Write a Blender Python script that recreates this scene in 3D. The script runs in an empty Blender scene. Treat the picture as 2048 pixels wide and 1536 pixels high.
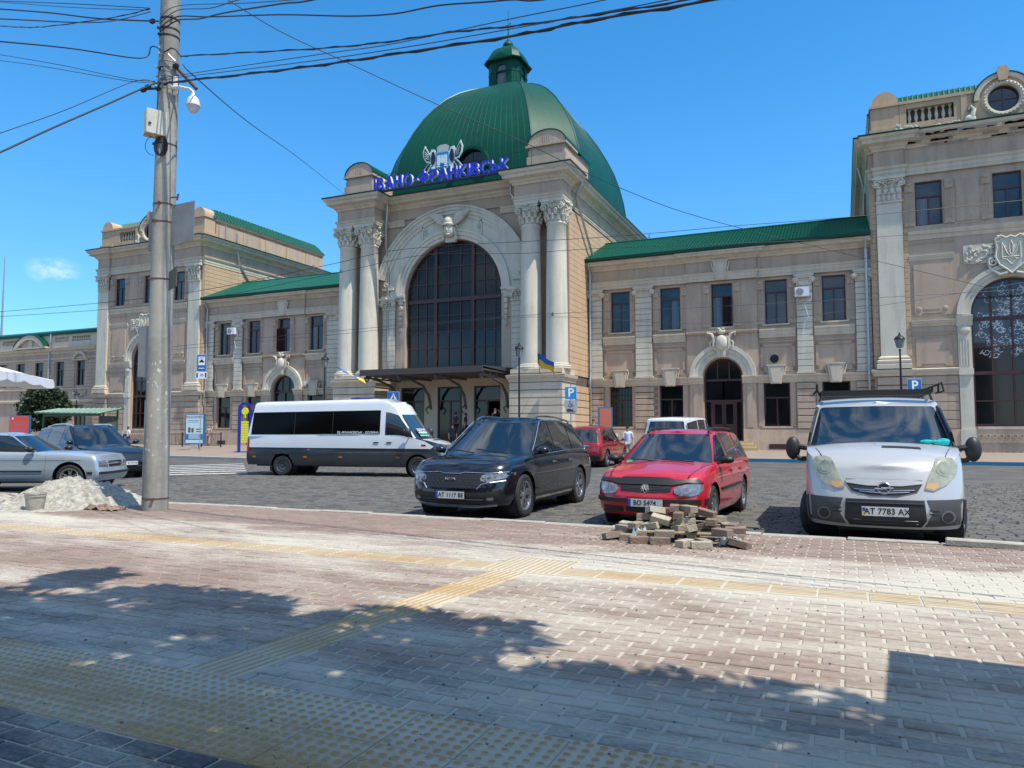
import bpy, bmesh, math, random
from math import sin, cos, pi, radians as R, sqrt, atan2, hypot
from mathutils import Vector, Matrix, noise as mnoise
random.seed(7)
S = bpy.context.scene
COL = S.collection
# ---------------------------------------------------------------- camera
cam = bpy.data.cameras.new('camera'); cam.sensor_width = 36.0; cam.lens = 36.0*1480/2048
cam.clip_start = 0.05; cam.clip_end = 6000
camo = bpy.data.objects.new('camera', cam); COL.objects.link(camo)
camo.location = (0, 0, 1.45)
camo.rotation_euler = (R(90)+math.atan(96/1480), 0, R(24.1))
S.camera = camo
# ---------------------------------------------------------------- sun and sky
SUNV = Vector((0.50, -0.14, 1.0)).normalized()      # direction towards the sun
EL = math.asin(SUNV.z); AZ = atan2(SUNV.x, SUNV.y)
sun = bpy.data.lights.new('sun', 'SUN'); sun.energy = 4.6; sun.angle = R(0.53); sun.color = (1.0, 0.93, 0.81)
suno = bpy.data.objects.new('sun', sun); COL.objects.link(suno)
suno.rotation_euler = SUNV.to_track_quat('Z', 'Y').to_euler()
W = bpy.data.worlds.new('World'); S.world = W; W.use_nodes = True
nt = W.node_tree; nt.nodes.clear()
def wn(t, **k):
    n = nt.nodes.new(t)
    for a, b in k.items(): setattr(n, a, b)
    return n
sky = wn('ShaderNodeTexSky', sky_type='NISHITA', sun_disc=False, sun_elevation=EL, sun_rotation=AZ,
         air_density=1.0, dust_density=0.0, ozone_density=3.2, altitude=200)
hs = wn('ShaderNodeHueSaturation'); hs.inputs['Saturation'].default_value = 1.33; hs.inputs['Value'].default_value = 1.52; hs.inputs['Hue'].default_value = 0.495
gm = wn('ShaderNodeGamma'); gm.inputs[1].default_value = 1.0
bg = wn('ShaderNodeBackground'); bg.inputs[1].default_value = 0.12
wo = wn('ShaderNodeOutputWorld')
tc = wn('ShaderNodeTexCoord'); mp = wn('ShaderNodeMapping'); mp.inputs['Scale'].default_value = (1.0, 1.0, 2.4)
nz = wn('ShaderNodeTexNoise'); nz.inputs['Scale'].default_value = 3.4; nz.inputs['Distortion'].default_value = .8; nz.inputs['Detail'].default_value = 9; nz.inputs['Roughness'].default_value = .58
cr = wn('ShaderNodeValToRGB'); cr.color_ramp.elements[0].position = .44; cr.color_ramp.elements[1].position = .66
cr.color_ramp.elements[1].color = (.85, .85, .85, 1)
mx = wn('ShaderNodeMixRGB'); mx.inputs[2].default_value = (7.5, 8.0, 8.6, 1)
L = nt.links.new
L(tc.outputs['Generated'], mp.inputs[0]); L(mp.outputs[0], nz.inputs['Vector']); L(nz.outputs['Fac'], cr.inputs[0])
sx_ = wn('ShaderNodeSeparateXYZ'); L(tc.outputs['Generated'], sx_.inputs[0])
er = wn('ShaderNodeMapRange', interpolation_type='SMOOTHSTEP'); er.inputs[1].default_value = -.05; er.inputs[2].default_value = .40; L(sx_.outputs[2], er.inputs[0])
ec = wn('ShaderNodeMixRGB'); ec.inputs[1].default_value = (.40, .62, .86, 1); ec.inputs[2].default_value = (1, 1, 1, 1); L(er.outputs[0], ec.inputs[0])
em = wn('ShaderNodeMixRGB', blend_type='MULTIPLY'); em.inputs[0].default_value = 1.0
L(sky.outputs[0], hs.inputs['Color']); L(hs.outputs[0], em.inputs[1]); L(ec.outputs[0], em.inputs[2]); L(em.outputs[0], gm.inputs[0]); L(gm.outputs[0], mx.inputs[1]); L(cr.outputs[0], mx.inputs[0])
dp = wn('ShaderNodeVectorMath', operation='DOT_PRODUCT'); dp.inputs[1].default_value = (sin(R(5)), cos(R(5)), 0)
mr = wn('ShaderNodeMapRange', interpolation_type='SMOOTHSTEP'); mr.inputs[1].default_value = .0; mr.inputs[2].default_value = .36; mr.inputs[3].default_value = 1; mr.inputs[4].default_value = 0
mu = wn('ShaderNodeMath', operation='MULTIPLY')
zr_ = wn('ShaderNodeMapRange', interpolation_type='SMOOTHSTEP'); zr_.inputs[1].default_value = .56; zr_.inputs[2].default_value = .76; L(sx_.outputs[2], zr_.inputs[0])
mxm = wn('ShaderNodeMath', operation='MAXIMUM'); L(zr_.outputs[0], mxm.inputs[1])
L(tc.outputs['Generated'], dp.inputs[0]); L(dp.outputs['Value'], mr.inputs[0]); L(mr.outputs[0], mxm.inputs[0]); L(mxm.outputs[0], mu.inputs[0]); L(cr.outputs[0], mu.inputs[1]); wd = Vector((-.8225, .5530, .185)).normalized()
dd = wn('ShaderNodeVectorMath', operation='DISTANCE'); dd.inputs[1].default_value = wd
sc_ = wn('ShaderNodeVectorMath', operation='MULTIPLY'); sc_.inputs[1].default_value = (1, 1, 1.8)
sc2 = wd*1.0; dd.inputs[1].default_value = (sc2.x, sc2.y, sc2.z*1.8)
wr_ = wn('ShaderNodeMapRange', interpolation_type='SMOOTHSTEP'); wr_.inputs[1].default_value = .0; wr_.inputs[2].default_value = .036; wr_.inputs[3].default_value = 1; wr_.inputs[4].default_value = 0
n2 = wn('ShaderNodeTexNoise'); n2.inputs['Scale'].default_value = 26; n2.inputs['Detail'].default_value = 6; n2.inputs['Roughness'].default_value = .6
c2 = wn('ShaderNodeMapRange'); c2.inputs[1].default_value = .42; c2.inputs[2].default_value = .75
m2_ = wn('ShaderNodeMath', operation='MULTIPLY'); ad = wn('ShaderNodeMath', operation='ADD'); ad.use_clamp = True
L(tc.outputs['Generated'], sc_.inputs[0]); L(sc_.outputs[0], dd.inputs[0]); L(dd.outputs['Value'], wr_.inputs[0]); L(sc_.outputs[0], n2.inputs['Vector']); L(n2.outputs['Fac'], c2.inputs[0])
L(wr_.outputs[0], m2_.inputs[0]); L(c2.outputs[0], m2_.inputs[1]); L(m2_.outputs[0], ad.inputs[0]); L(mu.outputs[0], ad.inputs[1]); L(ad.outputs[0], mx.inputs[0])
L(mx.outputs[0], bg.inputs[0]); L(bg.outputs[0], wo.inputs[0])
S.view_settings.view_transform = 'Standard'; S.view_settings.look = 'None'
S.view_settings.exposure = 0.38; S.view_settings.gamma = 1.0; S.view_settings.use_curve_mapping = False
S.cycles.max_bounces = 6; S.cycles.diffuse_bounces = 3; S.cycles.glossy_bounces = 3; S.cycles.transparent_max_bounces = 6
# ---------------------------------------------------------------- materials
MATS = {}
def mat(name, col, rough=.7, metal=0.0, noise=None, bump=None, spec=None, coat=0.0, emit=None, stretch=None, alpha=None):
    """noise=(scale, amount, colour2) mottles the colour in world space; bump=(scale, strength)"""
    if name in MATS: return MATS[name]
    m = bpy.data.materials.new(name); m.use_nodes = True
    n = m.node_tree; b = n.nodes['Principled BSDF']; lk = n.links.new
    b.inputs['Base Color'].default_value = (*col, 1); b.inputs['Roughness'].default_value = rough; b.inputs['Metallic'].default_value = metal
    if spec is not None: b.inputs['Specular IOR Level'].default_value = spec
    if coat: b.inputs['Coat Weight'].default_value = coat; b.inputs['Coat Roughness'].default_value = .04
    if emit: b.inputs['Emission Color'].default_value = (*emit[0], 1); b.inputs['Emission Strength'].default_value = emit[1]
    g = n.nodes.new('ShaderNodeNewGeometry'); vec = g.outputs['Position']
    if stretch:
        q = n.nodes.new('ShaderNodeMapping'); q.inputs['Scale'].default_value = stretch; lk(vec, q.inputs[0]); vec = q.outputs[0]
    if noise:
        t = n.nodes.new('ShaderNodeTexNoise'); t.inputs['Scale'].default_value = noise[0]; t.inputs['Detail'].default_value = 8; t.inputs['Roughness'].default_value = .65
        lk(vec, t.inputs['Vector'])
        r = n.nodes.new('ShaderNodeValToRGB'); r.color_ramp.elements[0].position = .38; r.color_ramp.elements[1].position = .72
        r.color_ramp.elements[0].color = (*col, 1)
        c2 = noise[2] if len(noise) > 2 else tuple(c*.6 for c in col)
        a = noise[1]
        r.color_ramp.elements[1].color = (*[col[i]*(1-a)+c2[i]*a for i in range(3)], 1)
        lk(t.outputs['Fac'], r.inputs[0]); lk(r.outputs[0], b.inputs['Base Color'])
    if bump:
        t = n.nodes.new('ShaderNodeTexNoise'); t.inputs['Scale'].default_value = bump[0]; t.inputs['Detail'].default_value = 5
        lk(vec, t.inputs['Vector'])
        p = n.nodes.new('ShaderNodeBump'); p.inputs['Strength'].default_value = bump[1]; p.inputs['Distance'].default_value = .02
        lk(t.outputs['Fac'], p.inputs['Height']); lk(p.outputs[0], b.inputs['Normal'])
    MATS[name] = m
    return m
def stucco(name, col, dirt, amt=.55):
    """weathered render: broad mottling, streaks running down, fine grain"""
    m = bpy.data.materials.new(name); m.use_nodes = True; n = m.node_tree; b = n.nodes['Principled BSDF']; lk = n.links.new
    b.inputs['Roughness'].default_value = .85; b.inputs['Specular IOR Level'].default_value = .2
    g = n.nodes.new('ShaderNodeNewGeometry')
    def tex(sc, stretch, lo, hi):
        q = n.nodes.new('ShaderNodeMapping'); q.inputs['Scale'].default_value = stretch; lk(g.outputs['Position'], q.inputs[0])
        t = n.nodes.new('ShaderNodeTexNoise'); t.inputs['Scale'].default_value = sc; t.inputs['Detail'].default_value = 7; t.inputs['Roughness'].default_value = .62
        lk(q.outputs[0], t.inputs['Vector'])
        r = n.nodes.new('ShaderNodeMapRange'); r.inputs[1].default_value = lo; r.inputs[2].default_value = hi; r.inputs[4].default_value = amt
        lk(t.outputs['Fac'], r.inputs[0]); return r.outputs[0]
    a = tex(.55, (1, 1, 1), .42, .78); c = tex(2.2, (1, 1, .12), .47, .78); d = tex(9, (1, 1, 1), .5, .9)
    m1 = n.nodes.new('ShaderNodeMixRGB'); m1.inputs[1].default_value = (*col, 1); m1.inputs[2].default_value = (*dirt, 1); lk(a, m1.inputs[0])
    m2 = n.nodes.new('ShaderNodeMixRGB'); m2.inputs[2].default_value = (*[k*.7 for k in dirt], 1); lk(m1.outputs[0], m2.inputs[1]); lk(c, m2.inputs[0])
    m3 = n.nodes.new('ShaderNodeMixRGB'); m3.inputs[2].default_value = (*[min(1, k*1.15) for k in col], 1); lk(m2.outputs[0], m3.inputs[1]); lk(d, m3.inputs[0])
    lk(m3.outputs[0], b.inputs['Base Color'])
    t = n.nodes.new('ShaderNodeTexNoise'); t.inputs['Scale'].default_value = 14; t.inputs['Detail'].default_value = 6; lk(g.outputs['Position'], t.inputs['Vector'])
    p = n.nodes.new('ShaderNodeBump'); p.inputs['Strength'].default_value = .25; p.inputs['Distance'].default_value = .02; lk(t.outputs['Fac'], p.inputs['Height']); lk(p.outputs[0], b.inputs['Normal'])
    MATS[name] = m; return m
M_TAN = stucco('render_tan', (.475, .362, .272), (.32, .25, .195), .6)
M_CREAM = stucco('render_cream', (.58, .505, .395), (.38, .335, .265))
M_WHITE = stucco('plaster_white', (.60, .562, .462), (.40, .375, .31))
M_PLINTH = stucco('plinth_stone', (.55, .42, .31), (.38, .29, .22))
M_OCHRE = stucco('render_ochre', (.52, .37, .24), (.40, .29, .19))
M_JOINT = mat('joint_dark', (.10, .08, .065), .95)  # dark brown backing that shows in the block joints and behind balusters
M_PEEL = stucco('bare_masonry', (.34, .30, .255), (.20, .175, .15), .8)
M_GREEN = mat('green_roof_metal', (.0015, .066, .040), .45, 0.0, noise=(.5, .7, (.001, .040, .029)), bump=(1.3, .10), spec=.16)
M_GREEND = mat('green_gutter_metal', (.002, .050, .034), .40, spec=.3)
M_GREENT = mat('green_roof_tile', (.007, .150, .088), .40, noise=(3, .5, (.006, .11, .075)), coat=.3)
M_GLASS = mat('window_glass', (.010, .016, .022), .03, noise=(.45, 1.0, (.05, .07, .08)), bump=(.7, .06), spec=.6)
M_GLASSC = mat('window_curtained', (.12,.145,.155), .06, noise=(1, 1.0, (.025,.035,.045)), stretch=(9,9,.25), spec=.6)
M_GLASSH = mat('hall_window_glass', (.014,.010,.007), .03, noise=(.35, 1.0, (.05,.048,.038)), bump=(.7, .08), spec=.24)
M_GLASSD = mat('window_glass_dark', (.006, .007, .008), .06, bump=(.8, .05), spec=.5)
M_FRAME = mat('brown_window_frame', (.055, .018, .017), .4)
M_DARK = mat('dark_interior', (.010, .009, .009), .9)
M_ZINC = mat('zinc_pipe', (.42, .45, .47), .38, .7)
M_IRON = mat('black_iron', (.012, .012, .013), .45, .2)
M_CURTAIN = mat('curtain', (.30, .42, .42), .8)
# ---------------------------------------------------------------- mesh helpers
class MB:
    def __init__(s): s.v = []; s.f = []
    def add(s, v, f):
        o = len(s.v); s.v += [tuple(p) for p in v]; s.f += [tuple(i+o for i in q) for q in f]; return s
    def box(s, x0, x1, y0, y1, z0, z1):
        if x0 > x1: x0, x1 = x1, x0
        if y0 > y1: y0, y1 = y1, y0
        if z0 > z1: z0, z1 = z1, z0
        return s.add([(x0,y0,z0),(x1,y0,z0),(x1,y1,z0),(x0,y1,z0),(x0,y0,z1),(x1,y0,z1),(x1,y1,z1),(x0,y1,z1)],
              [(0,3,2,1),(4,5,6,7),(0,1,5,4),(1,2,6,5),(2,3,7,6),(3,0,4,7)])
    def cbox(s, x0, x1, y0, y1, z0, z1, b=.01):
        """box with chamfered top edges"""
        return s.add([(x0,y0,z0),(x1,y0,z0),(x1,y1,z0),(x0,y1,z0),(x0,y0,z1-b),(x1,y0,z1-b),(x1,y1,z1-b),(x0,y1,z1-b),
                      (x0+b,y0+b,z1),(x1-b,y0+b,z1),(x1-b,y1-b,z1),(x0+b,y1-b,z1)],
              [(0,1,5,4),(1,2,6,5),(2,3,7,6),(3,0,4,7),(4,5,9,8),(5,6,10,9),(6,7,11,10),(7,4,8,11),(8,9,10,11)])
    def prism(s, poly, a, b, axis='y'):
        """poly in the plane normal to axis, extruded from a to b. axis y: (x,z); x: (y,z); z: (x,y)"""
        n = len(poly)
        def P(p, t):
            return (p[0], t, p[1]) if axis == 'y' else (t, p[0], p[1]) if axis == 'x' else (p[0], p[1], t)
        v = [P(p, a) for p in poly]+[P(p, b) for p in poly]
        f = [tuple(range(n)), tuple(range(2*n-1, n-1, -1))]+[(i, i+n, (i+1) % n+n, (i+1) % n) for i in range(n)]
        return s.add(v, f)
    def lathe(s, prof, seg=24, c=(0,0,0), a0=0, a1=2*pi, axis='z', sx=1, sy=1):
        full = abs(a1-a0-2*pi) < 1e-6; n = len(prof); m = seg if full else seg+1
        v = []
        for i in range(m):
            a = a0+(a1-a0)*i/seg
            for r, z in prof:
                x, y = r*cos(a)*sx, r*sin(a)*sy
                p = (x, y, z) if axis == 'z' else (x, z, y) if axis == 'y' else (z, x, y)
                v.append((p[0]+c[0], p[1]+c[1], p[2]+c[2]))
        f = []
        for i in range(seg):
            j = (i+1) % m
            for k in range(n-1): f.append((i*n+k, j*n+k, j*n+k+1, i*n+k+1))
        return s.add(v, f)
    def tube(s, path, r, seg=8, closed=False):
        P = [Vector(p) for p in path]; n = len(P); v = []
        rr = r if isinstance(r, (list, tuple)) else [r]*n
        u = None
        for i in range(n):
            a = P[i-1] if (i > 0 or closed) else P[i]; b = P[(i+1) % n] if (i < n-1 or closed) else P[i]
            d = (b-a)
            if d.length < 1e-9: d = Vector((0,0,1))
            d.normalize()
            if u is None:
                u = d.cross(Vector((0,0,1)) if abs(d.z) < .9 else Vector((1,0,0))).normalized()
            else:
                u = (u-d*u.dot(d)); u = u.normalized() if u.length > 1e-6 else d.orthogonal().normalized()
            w = d.cross(u)
            for k in range(seg):
                t = 2*pi*k/seg; v.append(P[i]+(u*cos(t)+w*sin(t))*rr[i])
        f = []
        for i in range(n if closed else n-1):
            j = (i+1) % n
            for k in range(seg): f.append((i*seg+k, i*seg+(k+1) % seg, j*seg+(k+1) % seg, j*seg+k))
        if not closed: f += [tuple(range(seg-1, -1, -1)), tuple((n-1)*seg+k for k in range(seg))]
        return s.add(v, f)
    def ball(s, c, r, seg=12, rings=8):
        rx, ry, rz = r if isinstance(r, (tuple, list)) else (r, r, r)
        v = [(c[0], c[1], c[2]-rz)]; f = []
        for i in range(1, rings):
            t = -pi/2+pi*i/rings
            for k in range(seg):
                a = 2*pi*k/seg; v.append((c[0]+rx*cos(t)*cos(a), c[1]+ry*cos(t)*sin(a), c[2]+rz*sin(t)))
        v.append((c[0], c[1], c[2]+rz)); n = len(v)-1
        for k in range(seg):
            k2 = (k+1) % seg
            f.append((0, 1+k2, 1+k)); f.append((n, n-seg+k, n-seg+k2))
            for i in range(rings-2): a = 1+i*seg; f.append((a+k, a+k2, a+seg+k2, a+seg+k))
        return s.add(v, f)
    def xf(s, M):
        s.v = [tuple(M @ Vector(p)) for p in s.v]; return s
    def merge(s, o, M=None):
        return s.add([tuple(M @ Vector(p)) for p in o.v] if M else o.v, o.f)
    def mesh(s, name='mesh'):
        me = bpy.data.meshes.new(name); me.from_pydata(s.v, [], s.f); me.update(); return me
def link(name, me, parent=None):
    o = bpy.data.objects.new(name, me); COL.objects.link(o)
    if parent is not None: o.parent = parent
    return o
def obj(name, mb, m, parent=None, smooth=False, angle=35, fix=True):
    me = mb.mesh(name) if isinstance(mb, MB) else mb
    if isinstance(mb, MB) and fix:
        b = bmesh.new(); b.from_mesh(me)
        if smooth: bmesh.ops.remove_doubles(b, verts=b.verts, dist=1e-5)
        bmesh.ops.recalc_face_normals(b, faces=b.faces); b.to_mesh(me); b.free()
    if m is not None and not me.materials: me.materials.append(m)
    if smooth:
        me.polygons.foreach_set('use_smooth', [True]*len(me.polygons)); me.set_sharp_from_angle(angle=R(angle))
    return link(name, me, parent)
def tag(o, label=None, cat=None, group=None, kind=None):
    if label: o['label'] = label
    if cat: o['category'] = cat
    if group: o['group'] = group
    if kind: o['kind'] = kind
    return o
def thing(name, label, cat, loc=(0,0,0), rz=0, group=None):
    o = bpy.data.objects.new(name, None); o.empty_display_size = .3; COL.objects.link(o)
    o.location = loc; o.rotation_euler = (0, 0, rz); return tag(o, label, cat, group)
def inst(o, parent=None, loc=None, rz=None, scale=None):
    c = o.copy(); COL.objects.link(c); c.parent = parent
    if loc is not None: c.location = loc
    if rz is not None: c.rotation_euler = (0, 0, rz)
    if scale is not None: c.scale = scale
    return c
def copy_tree(o, parent=None):
    c = o.copy(); COL.objects.link(c); c.parent = parent
    for ch in list(o.children): copy_tree(ch, c)
    return c
def text_mesh(txt, size, depth=0.0, bold=0.0, spacing=1.0):
    cu = bpy.data.curves.new('lettering', 'FONT'); cu.body = txt; cu.size = size; cu.extrude = depth; cu.offset = bold
    cu.align_x = 'CENTER'; cu.align_y = 'CENTER'; cu.space_character = spacing; cu.resolution_u = 3
    o = bpy.data.objects.new('lettering', cu); COL.objects.link(o)
    dg = bpy.context.evaluated_depsgraph_get(); me = bpy.data.meshes.new_from_object(o.evaluated_get(dg))
    bpy.data.objects.remove(o); bpy.data.curves.remove(cu); return me
def text(name, txt, size, m, parent, loc, rot, depth=.003, bold=0.0, scale=(1,1,1), spacing=1.0):
    me = text_mesh(txt, size, depth, bold, spacing); me.name = name; me.materials.append(m)
    o = link(name, me, parent); o.location = loc; o.rotation_euler = rot; o.scale = scale; return o
def mould(mb, path, prof, closed=False):
    """sweep profile [(out, z)] along a plan path; 'out' is to the right of the walking direction"""
    n = len(path); P = [Vector((p[0], p[1])) for p in path]; k = len(prof); v = []
    for i in range(n):
        d0 = (P[i]-P[i-1]).normalized() if (i > 0 or closed) else None
        d1 = (P[(i+1) % n]-P[i]).normalized() if (i < n-1 or closed) else None
        if d0 is None: d0 = d1
        if d1 is None: d1 = d0
        n0 = Vector((d0.y, -d0.x)); n1 = Vector((d1.y, -d1.x)); q = (n0+n1)
        q = q/(q.dot(n0)) if q.length > 1e-6 else n0
        for o, z in prof: v.append((P[i].x+q.x*o, P[i].y+q.y*o, z))
    f = []
    for i in range(n if closed else n-1):
        j = (i+1) % n
        for a in range(k): f.append((i*k+a, j*k+a, j*k+(a+1) % k, i*k+(a+1) % k))
    if not closed: f += [tuple(range(k)), tuple((n-1)*k+a for a in range(k-1, -1, -1))]
    return mb.add(v, f)
def arc(cx, cz, r, a0, a1, n): return [(cx+r*cos(a0+(a1-a0)*i/n), cz+r*sin(a0+(a1-a0)*i/n)) for i in range(n+1)]
def band(mb, cx, cz, r0, r1, y0, y1, a0=0, a1=pi, n=24):
    """arched band between two radii, from y0 (front) to y1"""
    for i in range(n):
        t0 = a0+(a1-a0)*i/n; t1 = a0+(a1-a0)*(i+1)/n
        q = [(cx+r0*cos(t0), cz+r0*sin(t0)), (cx+r1*cos(t0), cz+r1*sin(t0)), (cx+r1*cos(t1), cz+r1*sin(t1)), (cx+r0*cos(t1), cz+r0*sin(t1))]
        v = [(x, y0, z) for x, z in q]+[(x, y1, z) for x, z in q]
        f = [(0,1,2,3), (1,5,6,2), (4,0,3,7), (7,6,5,4)]
        if i == 0: f.append((0,4,5,1))
        if i == n-1: f.append((3,2,6,7))
        mb.add(v, f)
    return mb
def wall(mb, x0, x1, z0, z1, y0, y1, rects=(), arches=()):
    """wall slab with rectangular holes (xa,xb,za,zb) and arched ones (cx, r, zbase, zspring)"""
    rs = list(rects)+[(cx-r, cx+r, zb, zs+r) for cx, r, zb, zs in arches]
    X = sorted({x0, x1, *[r[0] for r in rs], *[r[1] for r in rs]}); X = [x for x in X if x0 <= x <= x1]
    for a, b in zip(X, X[1:]):
        if b-a < 1e-6: continue
        m = (a+b)/2; hs_ = sorted([(r[2], r[3]) for r in rs if r[0] <= m <= r[1]]); z = z0
        for h in hs_:
            if h[0] > z: mb.box(a, b, y0, y1, z, min(h[0], z1))
            z = max(z, h[1])
        if z < z1: mb.box(a, b, y0, y1, z, z1)
    for cx, r, zb, zs in arches:
        A = arc(cx, zs, r, 0, pi, 20)
        for (xa, za), (xb, zb_) in zip(A, A[1:]):
            top = zs+r
            v = [(xa,y0,za),(xa,y0,top),(xb,y0,top),(xb,y0,zb_),(xa,y1,za),(xa,y1,top),(xb,y1,top),(xb,y1,zb_)]
            mb.add(v, [(0,1,2,3),(7,6,5,4),(0,3,7,4)])
    return mb
# ================================================================ GROUND
def dusty(name, col, col2, rough=.85, dustcol=(.50, .472, .395), bias=0.0, bscale=60, proud=None):
    """surface with sand swept over it: the sand lies in bands along the pavement"""
    m = bpy.data.materials.new(name); m.use_nodes = True; n = m.node_tree; b = n.nodes['Principled BSDF']; lk = n.links.new
    b.inputs['Roughness'].default_value = rough; b.inputs['Specular IOR Level'].default_value = .25
    g = n.nodes.new('ShaderNodeNewGeometry'); sp = n.nodes.new('ShaderNodeSeparateXYZ'); lk(g.outputs['Position'], sp.inputs[0])
    def noise(sc, st, det=8, ro=.6):
        q = n.nodes.new('ShaderNodeMapping'); q.inputs['Scale'].default_value = st; lk(g.outputs['Position'], q.inputs[0])
        t = n.nodes.new('ShaderNodeTexNoise'); t.inputs['Scale'].default_value = sc; t.inputs['Detail'].default_value = det; t.inputs['Roughness'].default_value = ro
        lk(q.outputs[0], t.inputs['Vector']); return t.outputs['Fac']
    def math_(op, a, b_, cl=False):
        q = n.nodes.new('ShaderNodeMath'); q.operation = op; q.use_clamp = cl
        for i, x in enumerate((a, b_)):
            if isinstance(x, (int, float)): q.inputs[i].default_value = x
            else: lk(x, q.inputs[i])
        return q.outputs[0]
    wob = math_('MULTIPLY', math_('SUBTRACT', noise(.8, (1,1,1), 3), .5), 1.3)
    yy = math_('DIVIDE', math_('ADD', sp.outputs[1], wob), 12.0, True)
    r = n.nodes.new('ShaderNodeValToRGB'); cr_ = r.color_ramp; lk(yy, r.inputs[0])
    st = [(0,.36),(2.2,.36),(2.9,.66),(3.8,.56),(4.6,.46),(5.4,.40),(6.1,.58),(6.7,.72),(7.3,.82),(7.8,.74),(8.4,.26),(9.4,.16),(12,.16)]
    cr_.elements[0].position = 0; cr_.elements[0].color = (st[0][1],)*3+(1,); cr_.elements[1].position = 1; cr_.elements[1].color = (st[-1][1],)*3+(1,)
    for y, v in st[1:-1]: e = cr_.elements.new(y/12); e.color = (v, v, v, 1)
    xr = n.nodes.new('ShaderNodeMapRange'); lk(sp.outputs[0], xr.inputs[0]); xr.inputs[1].default_value = -7; xr.inputs[2].default_value = 1; xr.inputs[3].default_value = -.10; xr.inputs[4].default_value = .10
    s1 = math_('MULTIPLY', math_('SUBTRACT', noise(1.2, (.5, 1.6, 1), 11, .66), .5), 2.0)
    s2 = math_('MULTIPLY', math_('SUBTRACT', noise(bscale, (.5, 1, 1), 3, .6), .5), .55)
    tot = math_('ADD', math_('ADD', math_('ADD', r.outputs[0], s1), s2), math_('ADD', xr.outputs[0], bias))
    mr = n.nodes.new('ShaderNodeMapRange'); mr.interpolation_type = 'SMOOTHSTEP'; lk(tot, mr.inputs[0]); mr.inputs[1].default_value = .18; mr.inputs[2].default_value = .98; mr.inputs[4].default_value = .90
    mc = n.nodes.new('ShaderNodeMixRGB'); mc.inputs[1].default_value = (*col, 1); mc.inputs[2].default_value = (*col2, 1); lk(noise(7, (1,1,1), 6), mc.inputs[0])
    md = n.nodes.new('ShaderNodeMixRGB'); md.inputs[2].default_value = (*dustcol, 1); lk(mc.outputs[0], md.inputs[1]); lk(mr.outputs[0], md.inputs[0])
    if proud:      # the tops of ridges and domes are rubbed clean
        hr = n.nodes.new('ShaderNodeMapRange'); lk(sp.outputs[2], hr.inputs[0]); hr.inputs[1].default_value = proud; hr.inputs[2].default_value = proud+.002; hr.inputs[3].default_value = 1; hr.inputs[4].default_value = .04
        lk(math_('MULTIPLY', mr.outputs[0], hr.outputs[0]), md.inputs[0])
    lk(md.outputs[0], b.inputs['Base Color'])
    p = n.nodes.new('ShaderNodeBump'); p.inputs['Strength'].default_value = .35; p.inputs['Distance'].default_value = .006; lk(noise(90, (1,1,1), 4), p.inputs['Height']); lk(p.outputs[0], b.inputs['Normal'])
    MATS[name] = m; return m
PAV = [dusty('paver_red', (.27,.195,.160), (.21,.155,.13)), dusty('paver_brown', (.25,.185,.150), (.19,.145,.12)), dusty('paver_mauve', (.285,.21,.175), (.22,.165,.14))]
PAVG = [dusty('paver_charcoal', (.085,.085,.092), (.06,.06,.066)), dusty('paver_slate', (.12,.102,.104), (.085,.078,.08))]
M_SANDJ = dusty('joint_sand', (.44,.40,.325), (.33,.29,.23), bias=.15)
M_TACT = dusty('yellow_tactile_concrete', (.40,.26,.115), (.33,.22,.10), dustcol=(.50,.47,.39), bias=.14, proud=.1440)
M_ASPH = mat('asphalt', (.060,.060,.062), .9, noise=(2.0, .6, (.095,.092,.086)), bump=(60, .5))
M_SETT = [mat('sett_%s' % a, c, .75, noise=(9, .7, tuple(k*.6 for k in c)), bump=(40, .4)) for a, c in (('grey', (.110,.108,.100)), ('warm', (.135,.124,.106)), ('dark', (.078,.076,.073)))]
M_SETTJ = mat('sett_joint_grit', (.085,.075,.058), .95, noise=(5, .6, (.14,.12,.09)))
M_KERB = mat('kerb_concrete', (.40,.37,.32), .85, noise=(6, .6, (.22,.20,.17)), bump=(40, .4))
M_BLUE = mat('kerb_paint_blue', (.015,.16,.30), .55, noise=(12, .6, (.03,.08,.12)))
M_SAND = mat('sand', (.43,.405,.34), .95, noise=(11, 1.0, (.17,.16,.135)), bump=(26, 1.0))
M_FPAVE = mat('station_paving', (.27,.215,.175), .85, noise=(1.2, .6, (.20,.16,.13)))
M_LINE = mat('road_paint', (.55,.54,.52), .7, noise=(6, .8, (.16,.16,.16)))
def plane(name, x0, x1, y0, y1, z, m, kind='structure'):
    return tag(obj(name, MB().add([(x0,y0,z),(x1,y0,z),(x1,y1,z),(x0,y1,z)], [(0,1,2,3)]), m, fix=False), kind=kind)
plane('ground', -3000, 3000, -3000, 3000, -.30, M_ASPH)
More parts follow.
